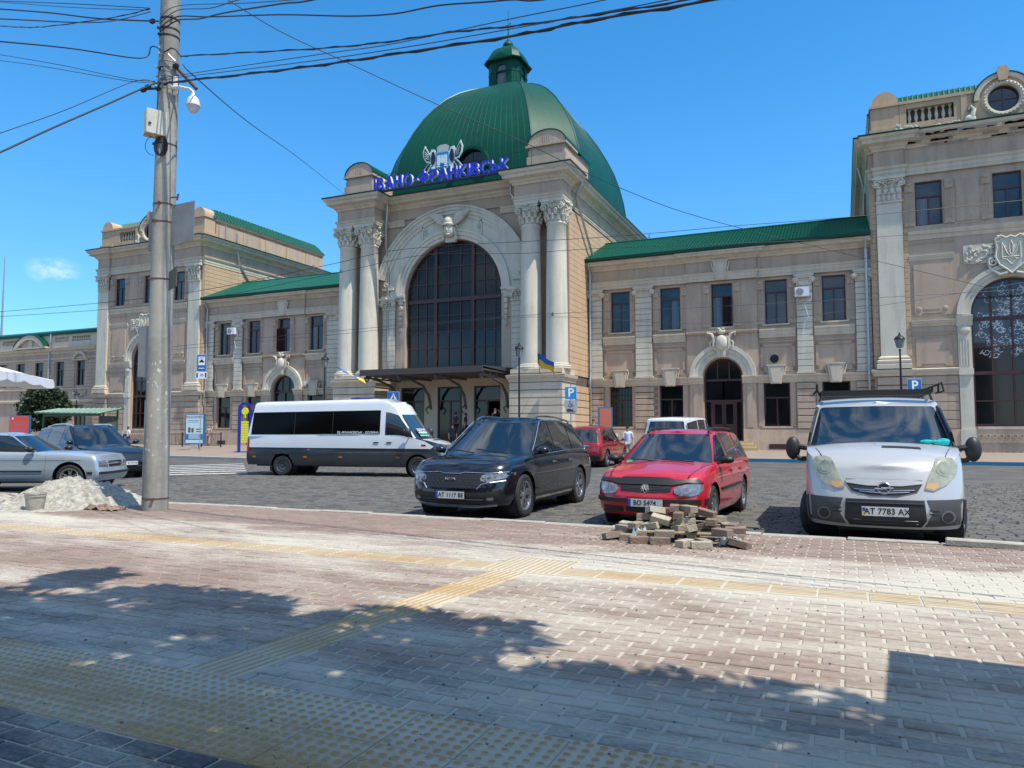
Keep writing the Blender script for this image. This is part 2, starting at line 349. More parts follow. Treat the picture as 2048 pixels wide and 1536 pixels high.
# brick-patterned stone square in the distance, real setts near by
def setts_material():
    m = bpy.data.materials.new('distant_setts'); m.use_nodes = True; n = m.node_tree; b = n.nodes['Principled BSDF']; lk = n.links.new
    b.inputs['Roughness'].default_value = .78
    g = n.nodes.new('ShaderNodeNewGeometry'); t = n.nodes.new('ShaderNodeTexBrick'); lk(g.outputs['Position'], t.inputs['Vector'])
    t.inputs['Scale'].default_value = 1; t.inputs['Brick Width'].default_value = .26; t.inputs['Row Height'].default_value = .17; t.inputs['Mortar Size'].default_value = .018
    t.inputs['Color1'].default_value = (.098,.095,.089,1); t.inputs['Color2'].default_value = (.13,.122,.11,1); t.inputs['Mortar'].default_value = (.06,.054,.044,1)
    q = n.nodes.new('ShaderNodeTexNoise'); q.inputs['Scale'].default_value = .8; q.inputs['Detail'].default_value = 6; lk(g.outputs['Position'], q.inputs['Vector'])
    r = n.nodes.new('ShaderNodeMapRange'); r.inputs[1].default_value = .3; r.inputs[2].default_value = .75; r.inputs[3].default_value = .6; r.inputs[4].default_value = 1.25; lk(q.outputs['Fac'], r.inputs[0])
    x = n.nodes.new('ShaderNodeVectorMath'); x.operation = 'SCALE'; lk(t.outputs['Color'], x.inputs[0]); lk(r.outputs[0], x.inputs['Scale']); lk(x.outputs[0], b.inputs['Base Color'])
    p = n.nodes.new('ShaderNodeBump'); p.inputs['Strength'].default_value = .5; p.inputs['Distance'].default_value = .015; lk(t.outputs['Fac'], p.inputs['Height']); p.invert = True; lk(p.outputs[0], b.inputs['Normal'])
    return m
plane('cobbled_square', -140, 120, 24.5, 37.9, 0, setts_material())
sq = plane('cobbled_square_near', -24, 120, 10.1, 24.5, 0, M_SETTJ)
plane('road', -400, -24, 10.1, 24.5, 0, M_ASPH)
tag(sq, kind='structure')
def cell_mesh(cells, mats, name, parent, h=.03):
    """cells (x0,x1,y0,y1,ztop,matindex,tilt) joined in one mesh"""
    v = []; f = []; mi = []
    for x0, x1, y0, y1, z, k, tx, b in cells:
        o = len(v); zb = z-h
        v += [(x0,y0,zb),(x1,y0,zb),(x1,y1,zb),(x0,y1,zb),(x0,y0,z-b),(x1,y0,z-b+tx),(x1,y1,z-b+tx),(x0,y1,z-b),
              (x0+b,y0+b,z),(x1-b,y0+b,z+tx),(x1-b,y1-b,z+tx),(x0+b,y1-b,z)]
        q = [(0,1,5,4),(1,2,6,5),(2,3,7,6),(3,0,4,7),(4,5,9,8),(5,6,10,9),(6,7,11,10),(7,4,8,11),(8,9,10,11)]
        f += [tuple(i+o for i in t) for t in q]; mi += [k]*9
    me = bpy.data.meshes.new(name); me.from_pydata(v, [], f); me.polygons.foreach_set('material_index', mi)
    for m in mats: me.materials.append(m)
    me.update(); o = link(name, me, parent); return o
rs = random.Random(3)
cells = []
y = 10.3
while y < 24.4:
    x = -24+rs.random()*.3
    lim = 8.5
    while x < lim:
        w = .20+rs.random()*.07
        # only where the camera can see: a wedge
        if -1.25*y-2 < x < .19*y+1.5:
            cells.append((x+.009, x+w-.009, y+.009, y+.158, .012+rs.random()*.014, rs.choice((0,0,1,2)), (rs.random()-.5)*.012, .014))
        x += w
    y += .168
cells.sort(key=lambda c: hypot((c[0]+c[1])/2, (c[2]+c[3])/2))
tag(cell_mesh(cells[300:], M_SETT, 'setts', sq, .04), kind='stuff')
for c in cells[:300]:
    cx, cy = (c[0]+c[1])/2, (c[2]+c[3])/2
    o = cell_mesh([(c[0]-cx, c[1]-cx, c[2]-cy, c[3]-cy, 0, 0, c[6], c[7])], [M_SETT[c[5]]], 'sett', sq, .04); o.location = (cx, cy, c[4])
# crossing stripes on the far road
zc = MB()
for k in range(6):
    u = k/5; ax, ay = -20.6-5.2*u, 17.9+4.4*u; bx, by = -18.9-5.6*u, 19.8+5.6*u; nx, ny = -.24, .22
    zc.add([(ax-nx, ay-ny, .034), (bx-nx, by-ny, .034), (bx+nx, by+ny, .034), (ax+nx, ay+ny, .034)], [(0,1,2,3)])
tag(obj('zebra_crossing', zc, M_LINE, fix=False), kind='structure')
# ---- near pavement
side = plane('sidewalk', -60, 60, -8, 10.0, .1335, M_SANDJ)
tag(obj('sidewalk_edge', MB().box(-60, 60, 9.99, 10.0, -.3, .125), M_KERB), kind='structure')
TY0, TY1 = 2.33, 3.07            # dotted band
S1Y0, S1Y1 = 6.45, 6.82          # ridged strip along the kerb
def strip2x(y): return -3.03+(y-4.9)*.085    # centre line of the cross strip
pc = []
rw, rh = .24, .12
j = 0
rows_ = [1.245+rh*k for k in range(9)]+[TY1+.008+rh*k for k in range(28)]+[S1Y1+.012+rh*k for k in range(26)]
for y in rows_:
    x = -16+(rw/2 if j % 2 else 0); j += 1
    while x < 4.2:
        cx, cy = x+rw/2, y+rh/2
        f = -.408*cx+.913*cy; l = .913*cx+.408*cy
        ok = f > 1.2 and abs(l) < f*.72+.6
        xa, xb = x+.008+rs.random()*.004, x+rw-.008-rs.random()*.004
        cuts = []
        if TY1 < cy < S1Y0: q = strip2x(cy); cuts.append((q-.192, q+.192))
        if S1Y1 < cy < S1Y1+.40: cuts.append((-3.205, -2.455))
        for c0, c1 in cuts:
            if xb > c0 and xa < c1:
                if xa < c0: xb = c0
                elif xb > c1: xa = c1
                else: xb = xa
        if ok and xb-xa > .025 and not (cx > .15 and cy < 2.9 and hypot(cx-1.0, cy-2.6) < .8):
            g = cy < TY0
            k = (3+rs.randrange(2)) if g or (cy < 3.7 and rs.random() < .75) else rs.randrange(3)
            pc.append((xa, xb, y+.005+rs.random()*.004, y+rh-.005-rs.random()*.004, .1375+rs.random()*.005, k, (rs.random()-.5)*.005, .005, hypot(cx, cy)))
        x += rw
pc.sort(key=lambda c: c[8])
tag(cell_mesh([c[:8] for c in pc[300:]], PAV+PAVG, 'pavers', side, .02), kind='stuff')
for c in pc[:300]:
    cx, cy = (c[0]+c[1])/2, (c[2]+c[3])/2
    o = cell_mesh([(c[0]-cx, c[1]-cx, c[2]-cy, c[3]-cy, 0, 0, c[6], c[7])], [(PAV+PAVG)[c[5]]], 'paver', side, .02); o.location = (cx, cy, c[4])
T = .37
def dotted():
    m = MB(); h = T/2-.004; m.cbox(-h, h, -h, h, -.02, 0, .004)
    for a in range(6):
        for b in range(6):
            cx, cy = -h+.030+a*.0606, -h+.030+b*.0606
            m.lathe([(.0215, -.001), (.019, .0040), (.012, .0065), (0, .007)], 8, (cx, cy, 0))
    me = m.mesh('tactile_tile'); me.materials.append(M_TACT)
    me.polygons.foreach_set('use_smooth', [False]*len(me.polygons)); return me
def ridged():
    m = MB(); h = T/2-.003; m.cbox(-h, h, -h, h, -.02, 0, .004)
    for a in range(6):
        cy = -h+.033+a*.0596
        m.add([(-h+.006,cy-.015,0),(h-.006,cy-.015,0),(h-.006,cy+.015,0),(-h+.006,cy+.015,0),(-h+.012,cy-.009,.006),(h-.012,cy-.009,.006),(h-.012,cy+.009,.006),(-h+.012,cy+.009,.006)],
              [(0,1,5,4),(1,2,6,5),(2,3,7,6),(3,0,4,7),(4,5,6,7)])
    me = m.mesh('guide_tile'); me.materials.append(M_TACT); return me
DM, RM = dotted(), ridged()
def tile(me, name, x, y, rz=0):
    o = link(name, me, side); o.location = (x, y, .1400+rs.random()*.001); o.rotation_euler = ((rs.random()-.5)*.006, (rs.random()-.5)*.006, rz)
for i in range(17):
    for k in range(2): tile(DM, 'tactile_tile', -5.35+i*T, TY0+T/2+k*T)
for k in range(36): tile(RM, 'guide_tile', -3.205-T/2-k*(T+.002), (S1Y0+S1Y1)/2)
for k in range(19): tile(RM, 'guide_tile', -2.455+T/2+k*(T+.002), (S1Y0+S1Y1)/2)
for i in range(2):
    for k in range(2): tile(DM, 'tactile_tile', -3.01+i*T, S1Y0+T/2+k*T)
y = TY1+.20
while y < S1Y0-.05:
    tile(RM, 'guide_tile', strip2x(y), y, pi/2-.085); y += T+.003
# kerb stones
x = -22.0; i = 0
while x < 14:
    w = 1.0
    o = obj('kerb_stone', MB().cbox(-w/2+.006, w/2-.006, -.075, .075, -.30, 0, .012), M_KERB, side, fix=False)
    o.location = (x+w/2, 10.08+(rs.random()-.5)*.025, .150+(rs.random()-.5)*.02); o.rotation_euler = ((rs.random()-.5)*.03, (rs.random()-.5)*.012, (rs.random()-.5)*.02)
    x += w
o = tag(obj('loose_kerb_stone', MB().cbox(-.55, .55, -.07, .07, -.07, 0, .012), M_KERB), 'long grey kerb stone lying askew beside the silver van front wheel', 'kerb stone')
o.location = (1.60, 9.97, .215); o.rotation_euler = (.04, .015, R(-2))
# station forecourt pavement behind the square
FK = [(-140, 30.2), (-34.7, 30.2), (-27.8, 29.1), (-24.5, 29.6), (-21.5, 32.5), (-17.5, 37.0), (-15.5, 37.9), (120, 37.9)]
def fkz(x, y): return .15+.21*max(0, min(1, (y-38)/10))
fp = MB(); gv = []
for x, y in FK: gv += [(x, y, .15), (x, max(y+.2, 38.2), .155), (x, 49, .36)]
fp.add(gv, [f_ for i in range(len(FK)-1) for f_ in ((i*3, i*3+3, i*3+4, i*3+1), (i*3+1, i*3+4, i*3+5, i*3+2))])
tag(obj('station_pavement', fp, M_FPAVE, fix=False), kind='structure')
kq = MB(); mould(kq, FK[:-1]+[(-6, 37.9)], [(-.02, -.1), (.14, -.1), (.14, .135), (.12, .156), (-.02, .156)])
kb = tag(obj('far_kerb', kq, M_KERB), kind='structure')
kb2 = tag(obj('blue_kerb', MB().box(-5.99, 120, 37.75, 37.9, -.1, .16), M_BLUE), kind='structure')
# ---- sand heap
def heap(name, cx, cy, rx, ry, h, m, seed, base=.14, n=46):
    v = []; f = []
    for i in range(n+1):
        for k in range(n+1):
            u, w = -1+2*i/n, -1+2*k/n
            d = hypot(u, w); q = max(0, 1-d)
            z = h*(q**.85)*(1+.25*mnoise.noise(Vector((u*2.2+seed, w*2.2, 0))))
            z += min(1, q*5)*(.06*mnoise.noise(Vector((u*6, w*6, seed)))+.05*mnoise.noise(Vector((u*14, w*14, seed+3)))+.035*mnoise.noise(Vector((u*31, w*31, seed+5))))
            v.append((cx+u*rx, cy+w*ry, base+(z if q > 0 else -.03)+.004*min(1, q*20)))
    for i in range(n):
        for k in range(n): a = i*(n+1)+k; f.append((a, a+n+1, a+n+2, a+1))
    return obj(name, MB().add(v, f), m, smooth=True, angle=60, fix=False)
tag(heap('sand_heap', -12.95, 9.30, 1.42, 1.1, .50, M_SAND, 4.2, n=110), 'pale heap of sand spilled at the kerb behind the bucket', 'sand heap', kind='stuff')
tag(heap('sand_spread', -14.3, 8.6, 2.6, 1.2, .11, M_SAND, 9.2), 'low spread of pale sand on the pavers left of the heap', 'sand', kind='stuff')
tag(heap('cement_patch', .95, 2.55, .95, .62, .035, mat('dried_mortar', (.25,.235,.21), .9, noise=(5, .7, (.14,.13,.12)), bump=(20, .8)), 2.2, base=.128, n=60), 'rough dried mortar patch with cracks in the pavers', 'mortar patch', kind='stuff')

# grit, crumbs and leaf scraps lying about
rg = random.Random(77); mb = MB()
for k in range(420):
    d = 2.2+rg.random()**1.5*9; a = R(90+24)+(rg.random()-.5)*1.15; x, y = cos(a)*d, sin(a)*d
    if y > 9.9: continue
    q = .003+.006*rg.random(); mb.ball((x, y, .143), (q, q*(.7+.6*rg.random()), q*.6), 5, 3)
for k in range(260):
    x, y = -1.8+rg.gauss(0, .75), 9.0+rg.gauss(0, .35)
    if y < 9.9: q = .005+.012*rg.random(); mb.ball((x, y, .144), (q, q*.8, q*.7), 5, 3)
tag(obj('grit', mb, mat('grit', (.16,.14,.12), .95), fix=False), 'small dark stones and crumbs scattered over the dusty pavement', 'grit', kind='stuff')
# ================================================================ RAILWAY STATION
ST = thing('railway_station', 'beige railway station hall with green dome, arched front window and long two-storey wings', 'station', (-24.5, 48, .3))
ST.location = (0, 0, 0)
REC = []           # parts built for the right half that are mirrored to the left
def P(name, mb, m, smooth=False, rec=True, parent=None, angle=35, fix=True):
    o = obj(name, mb, m, parent or ST, smooth, angle, fix)
    if parent is None and rec: REC.append(o)
    return o
def ring_volute(mb, cx, cz, y, r, turns=1.6, th=.028, s=1, seg=6):
    pts = []
    n = 16
    for i in range(n+1):
        t = i/n; a = pi/2-s*turns*2*pi*t; q = r*(1-.80*t); pts.append((cx+q*cos(a), y-.03*t, cz+q*sin(a)))
    mb.tube(pts, [th*(1-.3*i/n) for i in range(n+1)], seg)
WR = random.Random(6)
def window(x0, x1, z0, z1, y, transom=.68, mull=(.5,), fw=.075, glass=M_GLASS, rec=True, curtain=None, rows=(), openr=False):
    """frame with its panes as sub-parts"""
    cx = (x0+x1)/2; m = MB(); w = x1-x0; h = z1-z0
    hw = w/2
    for a, b in ((-hw, -hw+fw), (hw-fw, hw)): m.box(a, b, 0, .12, 0, h)
    m.box(-hw+fw, hw-fw, 0, .12, 0, fw); m.box(-hw+fw, hw-fw, 0, .12, h-fw, h)
    zt = h*transom if transom else h-fw
    if transom: m.box(-hw+fw, hw-fw, -.012, .12, zt-.05, zt+.05)
    xs = [-hw+fw]+[-hw+w*q for q in mull]+[hw-fw]
    for q in mull: m.box(-hw+w*q-.045, -hw+w*q+.045, -.006, .12, fw, zt-.05 if transom else h-fw)
    fr = P('window', m, M_FRAME, rec=rec); fr.location = (cx, y, z0)
    for a, b in zip(xs, xs[1:]):
        gm_ = glass
        if glass is M_GLASS and WR.random() < .35: gm_ = M_GLASSC
        if openr and b == xs[-1]: gm_ = M_DARK
        g = obj('pane', MB().box(a+.02, b-.02, .05+.004, .066, fw, (zt-.04) if transom else h-fw), gm_, fr)
    if transom: obj('pane', MB().box(-hw+fw, hw-fw, .05, .062, zt+.04, h-fw), glass, fr)
    if curtain: obj('curtain', curtain, M_CURTAIN, fr)
    return fr
def surround(x0, x1, z0, z1, y):
    """fluted strips with a scroll bracket above and a block below, beside a window"""
    m = MB(); w = x1-x0
    m.box(x0, x1, y-.05, y+.05, z0, z1)
    for i in range(3):
        a = x0+w*(.18+.26*i); m.box(a, a+w*.12, y-.075, y-.05, z0+.35, z1-.7)
    m.box(x0+.03, x1-.03, y-.13, y-.05, z1-.62, z1-.12); m.ball(((x0+x1)/2, y-.14, z1-.2), (w*.42, .08, .1), 8, 5); m.ball(((x0+x1)/2, y-.12, z1-.55), (w*.36, .06, .08), 8, 5)
    m.box(x0-.02, x1+.02, y-.09, y-.0501, z0, z0+.22); m.ball(((x0+x1)/2, y-.09, z0+.11), (.09, .05, .09), 8, 5)
    return P('window_surround', m, M_TAN)
def keystone(cx, z0, z1, y, wt, wb, d=.16, m=None):
    k = MB(); k.prism([(cx-wb/2, z0), (cx+wb/2, z0), (cx+wt/2, z1), (cx-wt/2, z1)], y-d, y+.02)
    k.prism([(cx-wt/2-.05, z1), (cx+wt/2+.05, z1), (cx+wt/2+.05, z1+.09), (cx-wt/2-.05, z1+.09)], y-d-.05, y+.02)
    k.prism([(cx-wb*.3, z0+.06), (cx+wb*.3, z0+.06), (cx+wt*.34, z1-.08), (cx-wt*.34, z1-.08)], y-d-.03, y-d)
    for s in (-1, 1): k.tube([(cx+s*(wt/2+.10), y-.08, z1-.02), (cx+s*(wt/2+.02), y-.08, z1-.32), (cx+s*(wb/2+.03), y-.06, z0+.1)], .055, 6)
    return P('keystone', k, m or M_CREAM)
def courses(x0, x1, z0, z1, y, n, m=M_TAN, d=.07, name='stone_course', joint=.035, yb=None):
    h = (z1-z0)/n
    for i in range(n):
        b = MB(); zz0, zz1 = z0+i*h+joint/2, z0+(i+1)*h-joint/2; c = .018
        yb_ = y+.02 if yb is None else yb
        b.add([(x0,yb_,zz0),(x1,yb_,zz0),(x1,yb_,zz1),(x0,yb_,zz1),(x0,y-d+c,zz0),(x1,y-d+c,zz0),(x1,y-d+c,zz1),(x0,y-d+c,zz1),(x0+c,y-d,zz0+c),(x1-c,y-d,zz0+c),(x1-c,y-d,zz1-c),(x0+c,y-d,zz1-c)],
              [(0,1,5,4),(1,2,6,5),(2,3,7,6),(3,0,4,7),(4,5,9,8),(5,6,10,9),(6,7,11,10),(7,4,8,11),(8,9,10,11)])
        P(name, b, m)
def baluster_mesh():
    m = MB(); m.lathe([(.0,0),(.10,0),(.10,.06),(.05,.09),(.105,.24),(.095,.33),(.045,.52),(.06,.58),(.10,.60),(.10,.66),(0,.66)], 10)
    me = m.mesh('baluster'); b = bmesh.new(); b.from_mesh(me); bmesh.ops.recalc_face_normals(b, faces=b.faces); b.to_mesh(me); b.free()
    me.materials.append(M_CREAM); me.polygons.foreach_set('use_smooth', [True]*len(me.polygons)); return me
BAL = baluster_mesh()
def balustrade(x0, x1, z0, z1, y, n, rec=True):
    P('balustrade_recess', MB().box(x0, x1, y+.28, y+.3, z0, z1), M_JOINT, rec=rec)
    for i in range(n):
        o = link('baluster', BAL, ST); o.location = (x0+(x1-x0)*(i+.5)/n, y+.14, z0); s = (z1-z0)/.66; o.scale = (1.0, 1.0, s)
        if rec: REC.append(o)
def ionic(x0, x1, z0, z1, y):
    m = MB(); cx = (x0+x1)/2; w = x1-x0
    m.box(x0, x1, y-.04, y+.02, z0, z1-.25); m.box(x0-.12, x1+.12, y-.16, y+.02, z1-.13, z1); m.box(x0-.05, x1+.05, y-.12, y+.02, z1-.25, z1-.13)
    for s in (-1, 1):
        c = cx+s*(w/2+.03)
        m.lathe([(0,-.17),(.10,-.16),(.13,-.13),(.17,-.12),(.19,-.06),(.19,.02)], 12, (c, y, z1-.36), axis='y')
    for i in range(5): m.ball((cx-w*.3+w*.15*i, y-.07, z1-.33), (.05, .05, .07), 6, 4)
    for s in (-1, 0, 1): m.tube([(cx+s*w*.33, y-.06, z1-.5), (cx+s*w*.33, y-.05, z0+(.0 if s else .2))], .03, 5)
    return P('pilaster_capital', m, M_CREAM)
# ---------------------------------------------------------------- right wing (mirrored later)
def wing():
    cx = -6.88; Y = 48.0; G = .30
    WX = (-6.62, -3.27, 0.02, 3.27, 6.55)
    up = [(cx+u-.65, cx+u+.65, 8.1, 10.87) for u in WX]
    gr = [(cx+u-.76, cx+u+.76, 1.8, 4.47) for u in (-6.62, -3.27, 3.2, 6.55)]
    w = MB(); wall(w, -15.72, 1.75, G-.4, 13.0, Y, Y+.45, rects=up+gr, arches=[(cx, 1.19, .9, 4.92)])
    P('wall', w, M_TAN)
    P('interior', MB().box(-15.6, 1.6, Y+.9, Y+.95, 0, 12.9), M_DARK)
    # slightly proud middle bay, cut round the openings
    m = MB(); wall(m, cx-2.2, cx+2.17, 5.0, 11.04, Y-.10, Y, rects=[(cx-.63, cx+.67, 8.1, 10.87)]); 
    # remove the part in front of the arch by starting above it: side cheeks only below 7
    m = MB(); wall(m, cx-2.2, cx+2.17, 7.0, 11.04, Y-.10, Y+.01, rects=[(cx-.63, cx+.67, 8.1, 10.87)])
    A = arc(cx, 4.95, 1.95, 0, pi, 16)
    for (xa, za), (xb, zb) in zip(A, A[1:]): m.add([(xa,Y-.10,za),(xa,Y-.10,7.0),(xb,Y-.10,7.0),(xb,Y-.10,zb)], [(0,1,2,3)])
    for s in (-1, 1): m.box(cx+s*1.95, cx+s*2.19, Y-.10, Y+.01, 5.0, 7.0)
    P('middle_bay', m, M_TAN)
    for i, (a, b, c, d) in enumerate(up):
        fr = window(a, b, c, d, Y+.16, transom=.72, openr=(i == 2))
        if i == 2: sh_ = obj('open_sash', MB().box(-.28, .28, 0, .03, 0, 1.85).box(-.22, .22, -.004, -.001, .08, 1.77), M_FRAME, fr); sh_.location = (.52, -.16, .08); sh_.rotation_euler = (0, 0, R(-72))
        P('window_sill', MB().box(a-.15, b+.15, Y-.12, Y+.16, c-.09, c), M_CREAM)
        if i != 2 or True:
            off = -.10 if i == 2 else 0
            surround(a-.50, a-.06, c, d+.02, Y+off); surround(b+.06, b+.50, c, d+.02, Y+off)
    for i, (a, b, c, d) in enumerate(gr):
        cur = None
        if i == 2:
            cur = MB()
            for k in range(9):
                if k in (4, 5): continue
                z0 = .75 if k < 4 else 1.1
                cur.box(-.68+k*.155, -.57+k*.155, .08, .10, z0, 1.85)
        window(a, b, c, d, Y+.2, transom=.66, glass=M_GLASSD, curtain=cur)
        P('window_sill', MB().box(a-.12, b+.12, Y-.10, Y+.2, c-.12, c-.002), M_PLINTH)
        P('window_jamb', MB().box(a-.32, a-.03, Y-.05, Y+.02, c, d), M_TAN); P('window_jamb', MB().box(b+.03, b+.32, Y-.05, Y+.02, c, d), M_TAN)
        if i == 0: 
            g = MB()
            for k in range(7): g.tube([(a+.12+k*.21, Y+.1, c), (a+.12+k*.21, Y+.1, d)], .012, 5)
            for zz in (c+.5, c+1.3, c+2.1): g.box(a, b, Y+.09, Y+.11, zz, zz+.02)
            P('window_bars', g, M_IRON)
    # pilasters
    for (a, b) in ((-8.70, -7.85), (-5.55, -4.45), (4.45, 5.35), (7.72, 8.55)):
        P('pilaster', MB().box(cx+a, cx+b, Y-.14, Y+.01, 5.0, 10.40), M_JOINT)
        courses(cx+a, cx+b, 5.06, 10.35, Y-.14, 14, M_WHITE, .05, 'pilaster_block', .022, Y-.12)
        P('pilaster_foot', MB().box(cx+a-.06, cx+b+.06, Y-.26, Y, 4.985, 5.10), M_CREAM)
        ionic(cx+a, cx+b, 10.35, 11.04, Y-.2)
        courses(cx+a-.08, cx+b+.06, 1.64, 4.44, Y, 7, M_TAN, .16, 'stone_course', .05)
    courses(cx-4.42, cx-4.10, 1.64, 4.44, Y, 7, M_TAN, .05, 'stone_course', .05)
    # panels between the floors with a raised border
    for a, b in ((-7.80, -5.60), (-4.38, -2.28), (2.25, 4.38), (5.42, 7.66)):
        m = MB(); x0, x1 = cx+a+.06, cx+b-.06
        m.box(x0, x0+.16, Y-.05, Y+.01, 5.2, 6.85); m.box(x1-.16, x1, Y-.05, Y+.01, 5.2, 6.85); m.box(x0, x1, Y-.05, Y+.01, 6.70, 6.851); m.box(x0, x1, Y-.05, Y+.01, 5.15, 5.45)
        P('wall_panel', m, M_TAN)
        q = MB(); mould(q, [(cx+a, Y), (cx+b, Y)], [(-.02, 7.25), (.10, 7.27), (.12, 7.40), (.17, 7.46), (.17, 7.62), (.26, 7.72), (.26, 7.80), (-.02, 7.84)]); P('string_moulding', q, M_CREAM)
        q = MB(); mould(q, [(cx+a, Y), (cx+b, Y)], [(-.02, 6.95), (.07, 6.97), (.09, 7.05), (-.02, 7.07)]); P('string_moulding', q, M_TAN)
    q = MB(); mould(q, [(cx-2.2, Y-.10), (cx+2.17, Y-.10)], [(-.02, 7.62), (.12, 7.66), (.20, 7.76), (.20, 7.84), (-.02, 7.88)]); P('string_moulding', q, M_TAN)
    # entablature
    prof = [(-.05, 11.05), (.04, 11.06), (.04, 11.22), (.07, 11.23), (.07, 11.42), (.11, 11.45), (.16, 11.56), (-.05, 11.62)]
    path = [(-15.72, Y-.14), (cx-2.2, Y-.14), (cx-2.2, Y-.26), (cx+2.17, Y-.26), (cx+2.17, Y-.14), (1.72, Y-.14)]
    q = MB(); mould(q, path, prof); P('architrave', q, M_CREAM)
    q = MB(); q.box(-15.72, 1.72, Y-.10, Y+.02, 11.6, 12.34); q.box(cx-2.2, cx+2.17, Y-.22, Y-.10, 11.6, 12.34); P('frieze', q, M_TAN)
    q = MB(); mould(q, path, [(-.05, 12.32), (.06, 12.33), (.08, 12.42), (.20, 12.50), (.22, 12.60), (.48, 12.64), (.50, 12.76), (.58, 12.80), (.60, 12.88), (-.05, 12.90)]); P('cornice', q, M_CREAM)
    keystone(cx, 11.05, 12.25, Y-.26, .95, .50, .14)
    # eaves gutter and roof
    q = MB(); mould(q, [(-15.72, Y-.2), (1.72, Y-.2)], [(.35, 12.90), (.62, 12.87), (.74, 12.93), (.76, 13.10), (.70, 13.12), (.35, 13.10)]); P('gutter', q, M_GREEND)
    q = MB(); nx, ny = 86, 15
    y0, y1, z0, z1 = Y-.9, 52.0, 13.06, 15.25; x0, x1 = -15.72, 1.74
    v = []; f = []; cols = nx*4
    for j in range(ny):
        for e, dz in ((0, .055), (1, 0.0)):
            t = (j+e)/ny
            for i in range(cols+1):
                v.append((x0+(x1-x0)*i/cols, y0+(y1-y0)*t-(.02 if not e else 0), z0+(z1-z0)*t+dz+.028*sin(2*pi*i/4)))
    for r in range(2*ny-1):
        for i in range(cols): a = r*(cols+1)+i; f.append((a, a+1, a+cols+2, a+cols+1))
    o = tag(P('roof_tiles', MB().add(v, f), M_GREENT, smooth=True, angle=50, fix=False), kind='stuff')
    q = MB(); q.add([(x0,52,15.24),(x1,52,15.24),(x1,60,12.9),(x0,60,12.9)], [(0,1,2,3)]); q.tube([(x0,52,15.28),(x1,52,15.28)], .09, 8); P('roof', q, M_GREEN)
    # ground floor string, keystones
    for a, b in ((-15.72, cx-2.02), (cx+2.02, 1.72)):
        q = MB(); mould(q, [(a, Y), (b, Y)], [(-.02, 4.46), (.10, 4.48), (.12, 4.60), (.17, 4.62), (.19, 4.76), (.30, 4.84), (.32, 4.95), (-.02, 4.985)]); P('string_course', q, M_CREAM)
    for u in (-6.62, -3.27, 3.2, 6.55): keystone(cx+u, 4.40, 5.48, Y-.1, .98, .62, .28)
    # arched doorway
    q = MB(); band(q, cx, 4.95, 1.24, 1.55, Y-.16, Y); band(q, cx, 4.95, 1.55, 1.78, Y-.22, Y); band(q, cx, 4.95, 1.78, 2.04, Y-.30, Y); P('archivolt', q, M_WHITE)
    for s in (-1, 1):
        m = MB(); m.box(cx+s*1.24, cx+s*2.02, Y-.14, Y, .9+.75, 4.46); m.box(cx+s*1.45, cx+s*1.82, Y-.18, Y-.14, 1.75, 4.3); P('door_pier', m, M_TAN)
        P('pier_base', MB().box(cx+s*1.22, cx+s*2.08, Y-.20, Y, .3, 1.64), M_PLINTH)
        m = MB(); mould(m, [(cx+min(s*1.19, s*2.10), Y), (cx+max(s*1.19, s*2.10), Y)], [(-.02, 4.46), (.18, 4.48), (.20, 4.60), (.28, 4.66), (.30, 4.80), (.40, 4.88), (.40, 4.97), (-.02, 4.98)]); P('impost', m, M_CREAM)
    # frame, door leaves, fanlight
    m = MB(); yf = Y+.22
    band(m, cx, 4.92, 1.08, 1.19, yf, yf+.12)
    for s in (-1, 1): m.box(cx+s*1.08, cx+s*1.19, yf, yf+.12, .9, 4.92)
    m.box(cx-1.08, cx+1.08, yf-.02, yf+.12, 4.66, 4.80); m.box(cx-1.08, cx+1.08, yf-.02, yf+.12, 3.34, 3.48)
    for u in (-.36, .36): m.box(cx+u-.035, cx+u+.035, yf, yf+.12, 4.8, 5.98); m.box(cx+u-.035+(.36 if u < 0 else -.36), cx+u+.035+(.36 if u < 0 else -.36), yf+.001, yf+.12, 3.48, 4.66)
    for u in (-.74, .74): m.box(cx+u-.05, cx+u+.05, yf-.01, yf+.121, .9, 3.34)
    fr = P('door_frame', m, M_FRAME)
    obj('pane', MB().prism([(cx-1.1, .95), (cx+1.1, .95)]+arc(cx, 4.92, 1.1, 0, pi, 16), yf+.06, yf+.07), M_GLASSD, fr)
    for s in (-1, 1):
        m = MB(); m.box(cx+s*.01, cx+s*.68, yf-.005, yf+.05, .9, 3.34)
        d = P('door', m, M_FRAME)
        obj('pane', MB().box(cx+s*.13, cx+s*.56, yf-.015, yf-.003, 1.95, 3.2), M_GLASSD, d)
        obj('panel', MB().box(cx+s*.13, cx+s*.56, yf-.02, yf-.004, 1.05, 1.78), M_FRAME, d)
        obj('handle', MB().tube([(cx+s*.07, yf-.05, 1.6), (cx+s*.07, yf-.05, 2.0)], .015, 6), M_IRON, d)
    for i in range(3):
        d = 1.25-.36*i
        st_ = P('step', MB().box(cx-2.2+.22*i, cx+2.2-.22*i, Y-d, Y-d+.37, .25, .48+.2*i), M_PLINTH)
        e = obj('edge_strip', MB().box(cx-2.2+.22*i, cx+2.2-.22*i, Y-d-.004, Y-d+.10, .485+.2*i-.06, .486+.2*i), mat('step_yellow', (.52,.38,.05), .6), st_)
    # cartouche over the door
    m = MB()
    m.ball((cx, Y-.42, 7.05), (.36, .20, .50), 14, 9); m.ball((cx, Y-.38, 7.75), (.26, .16, .18), 10, 6)
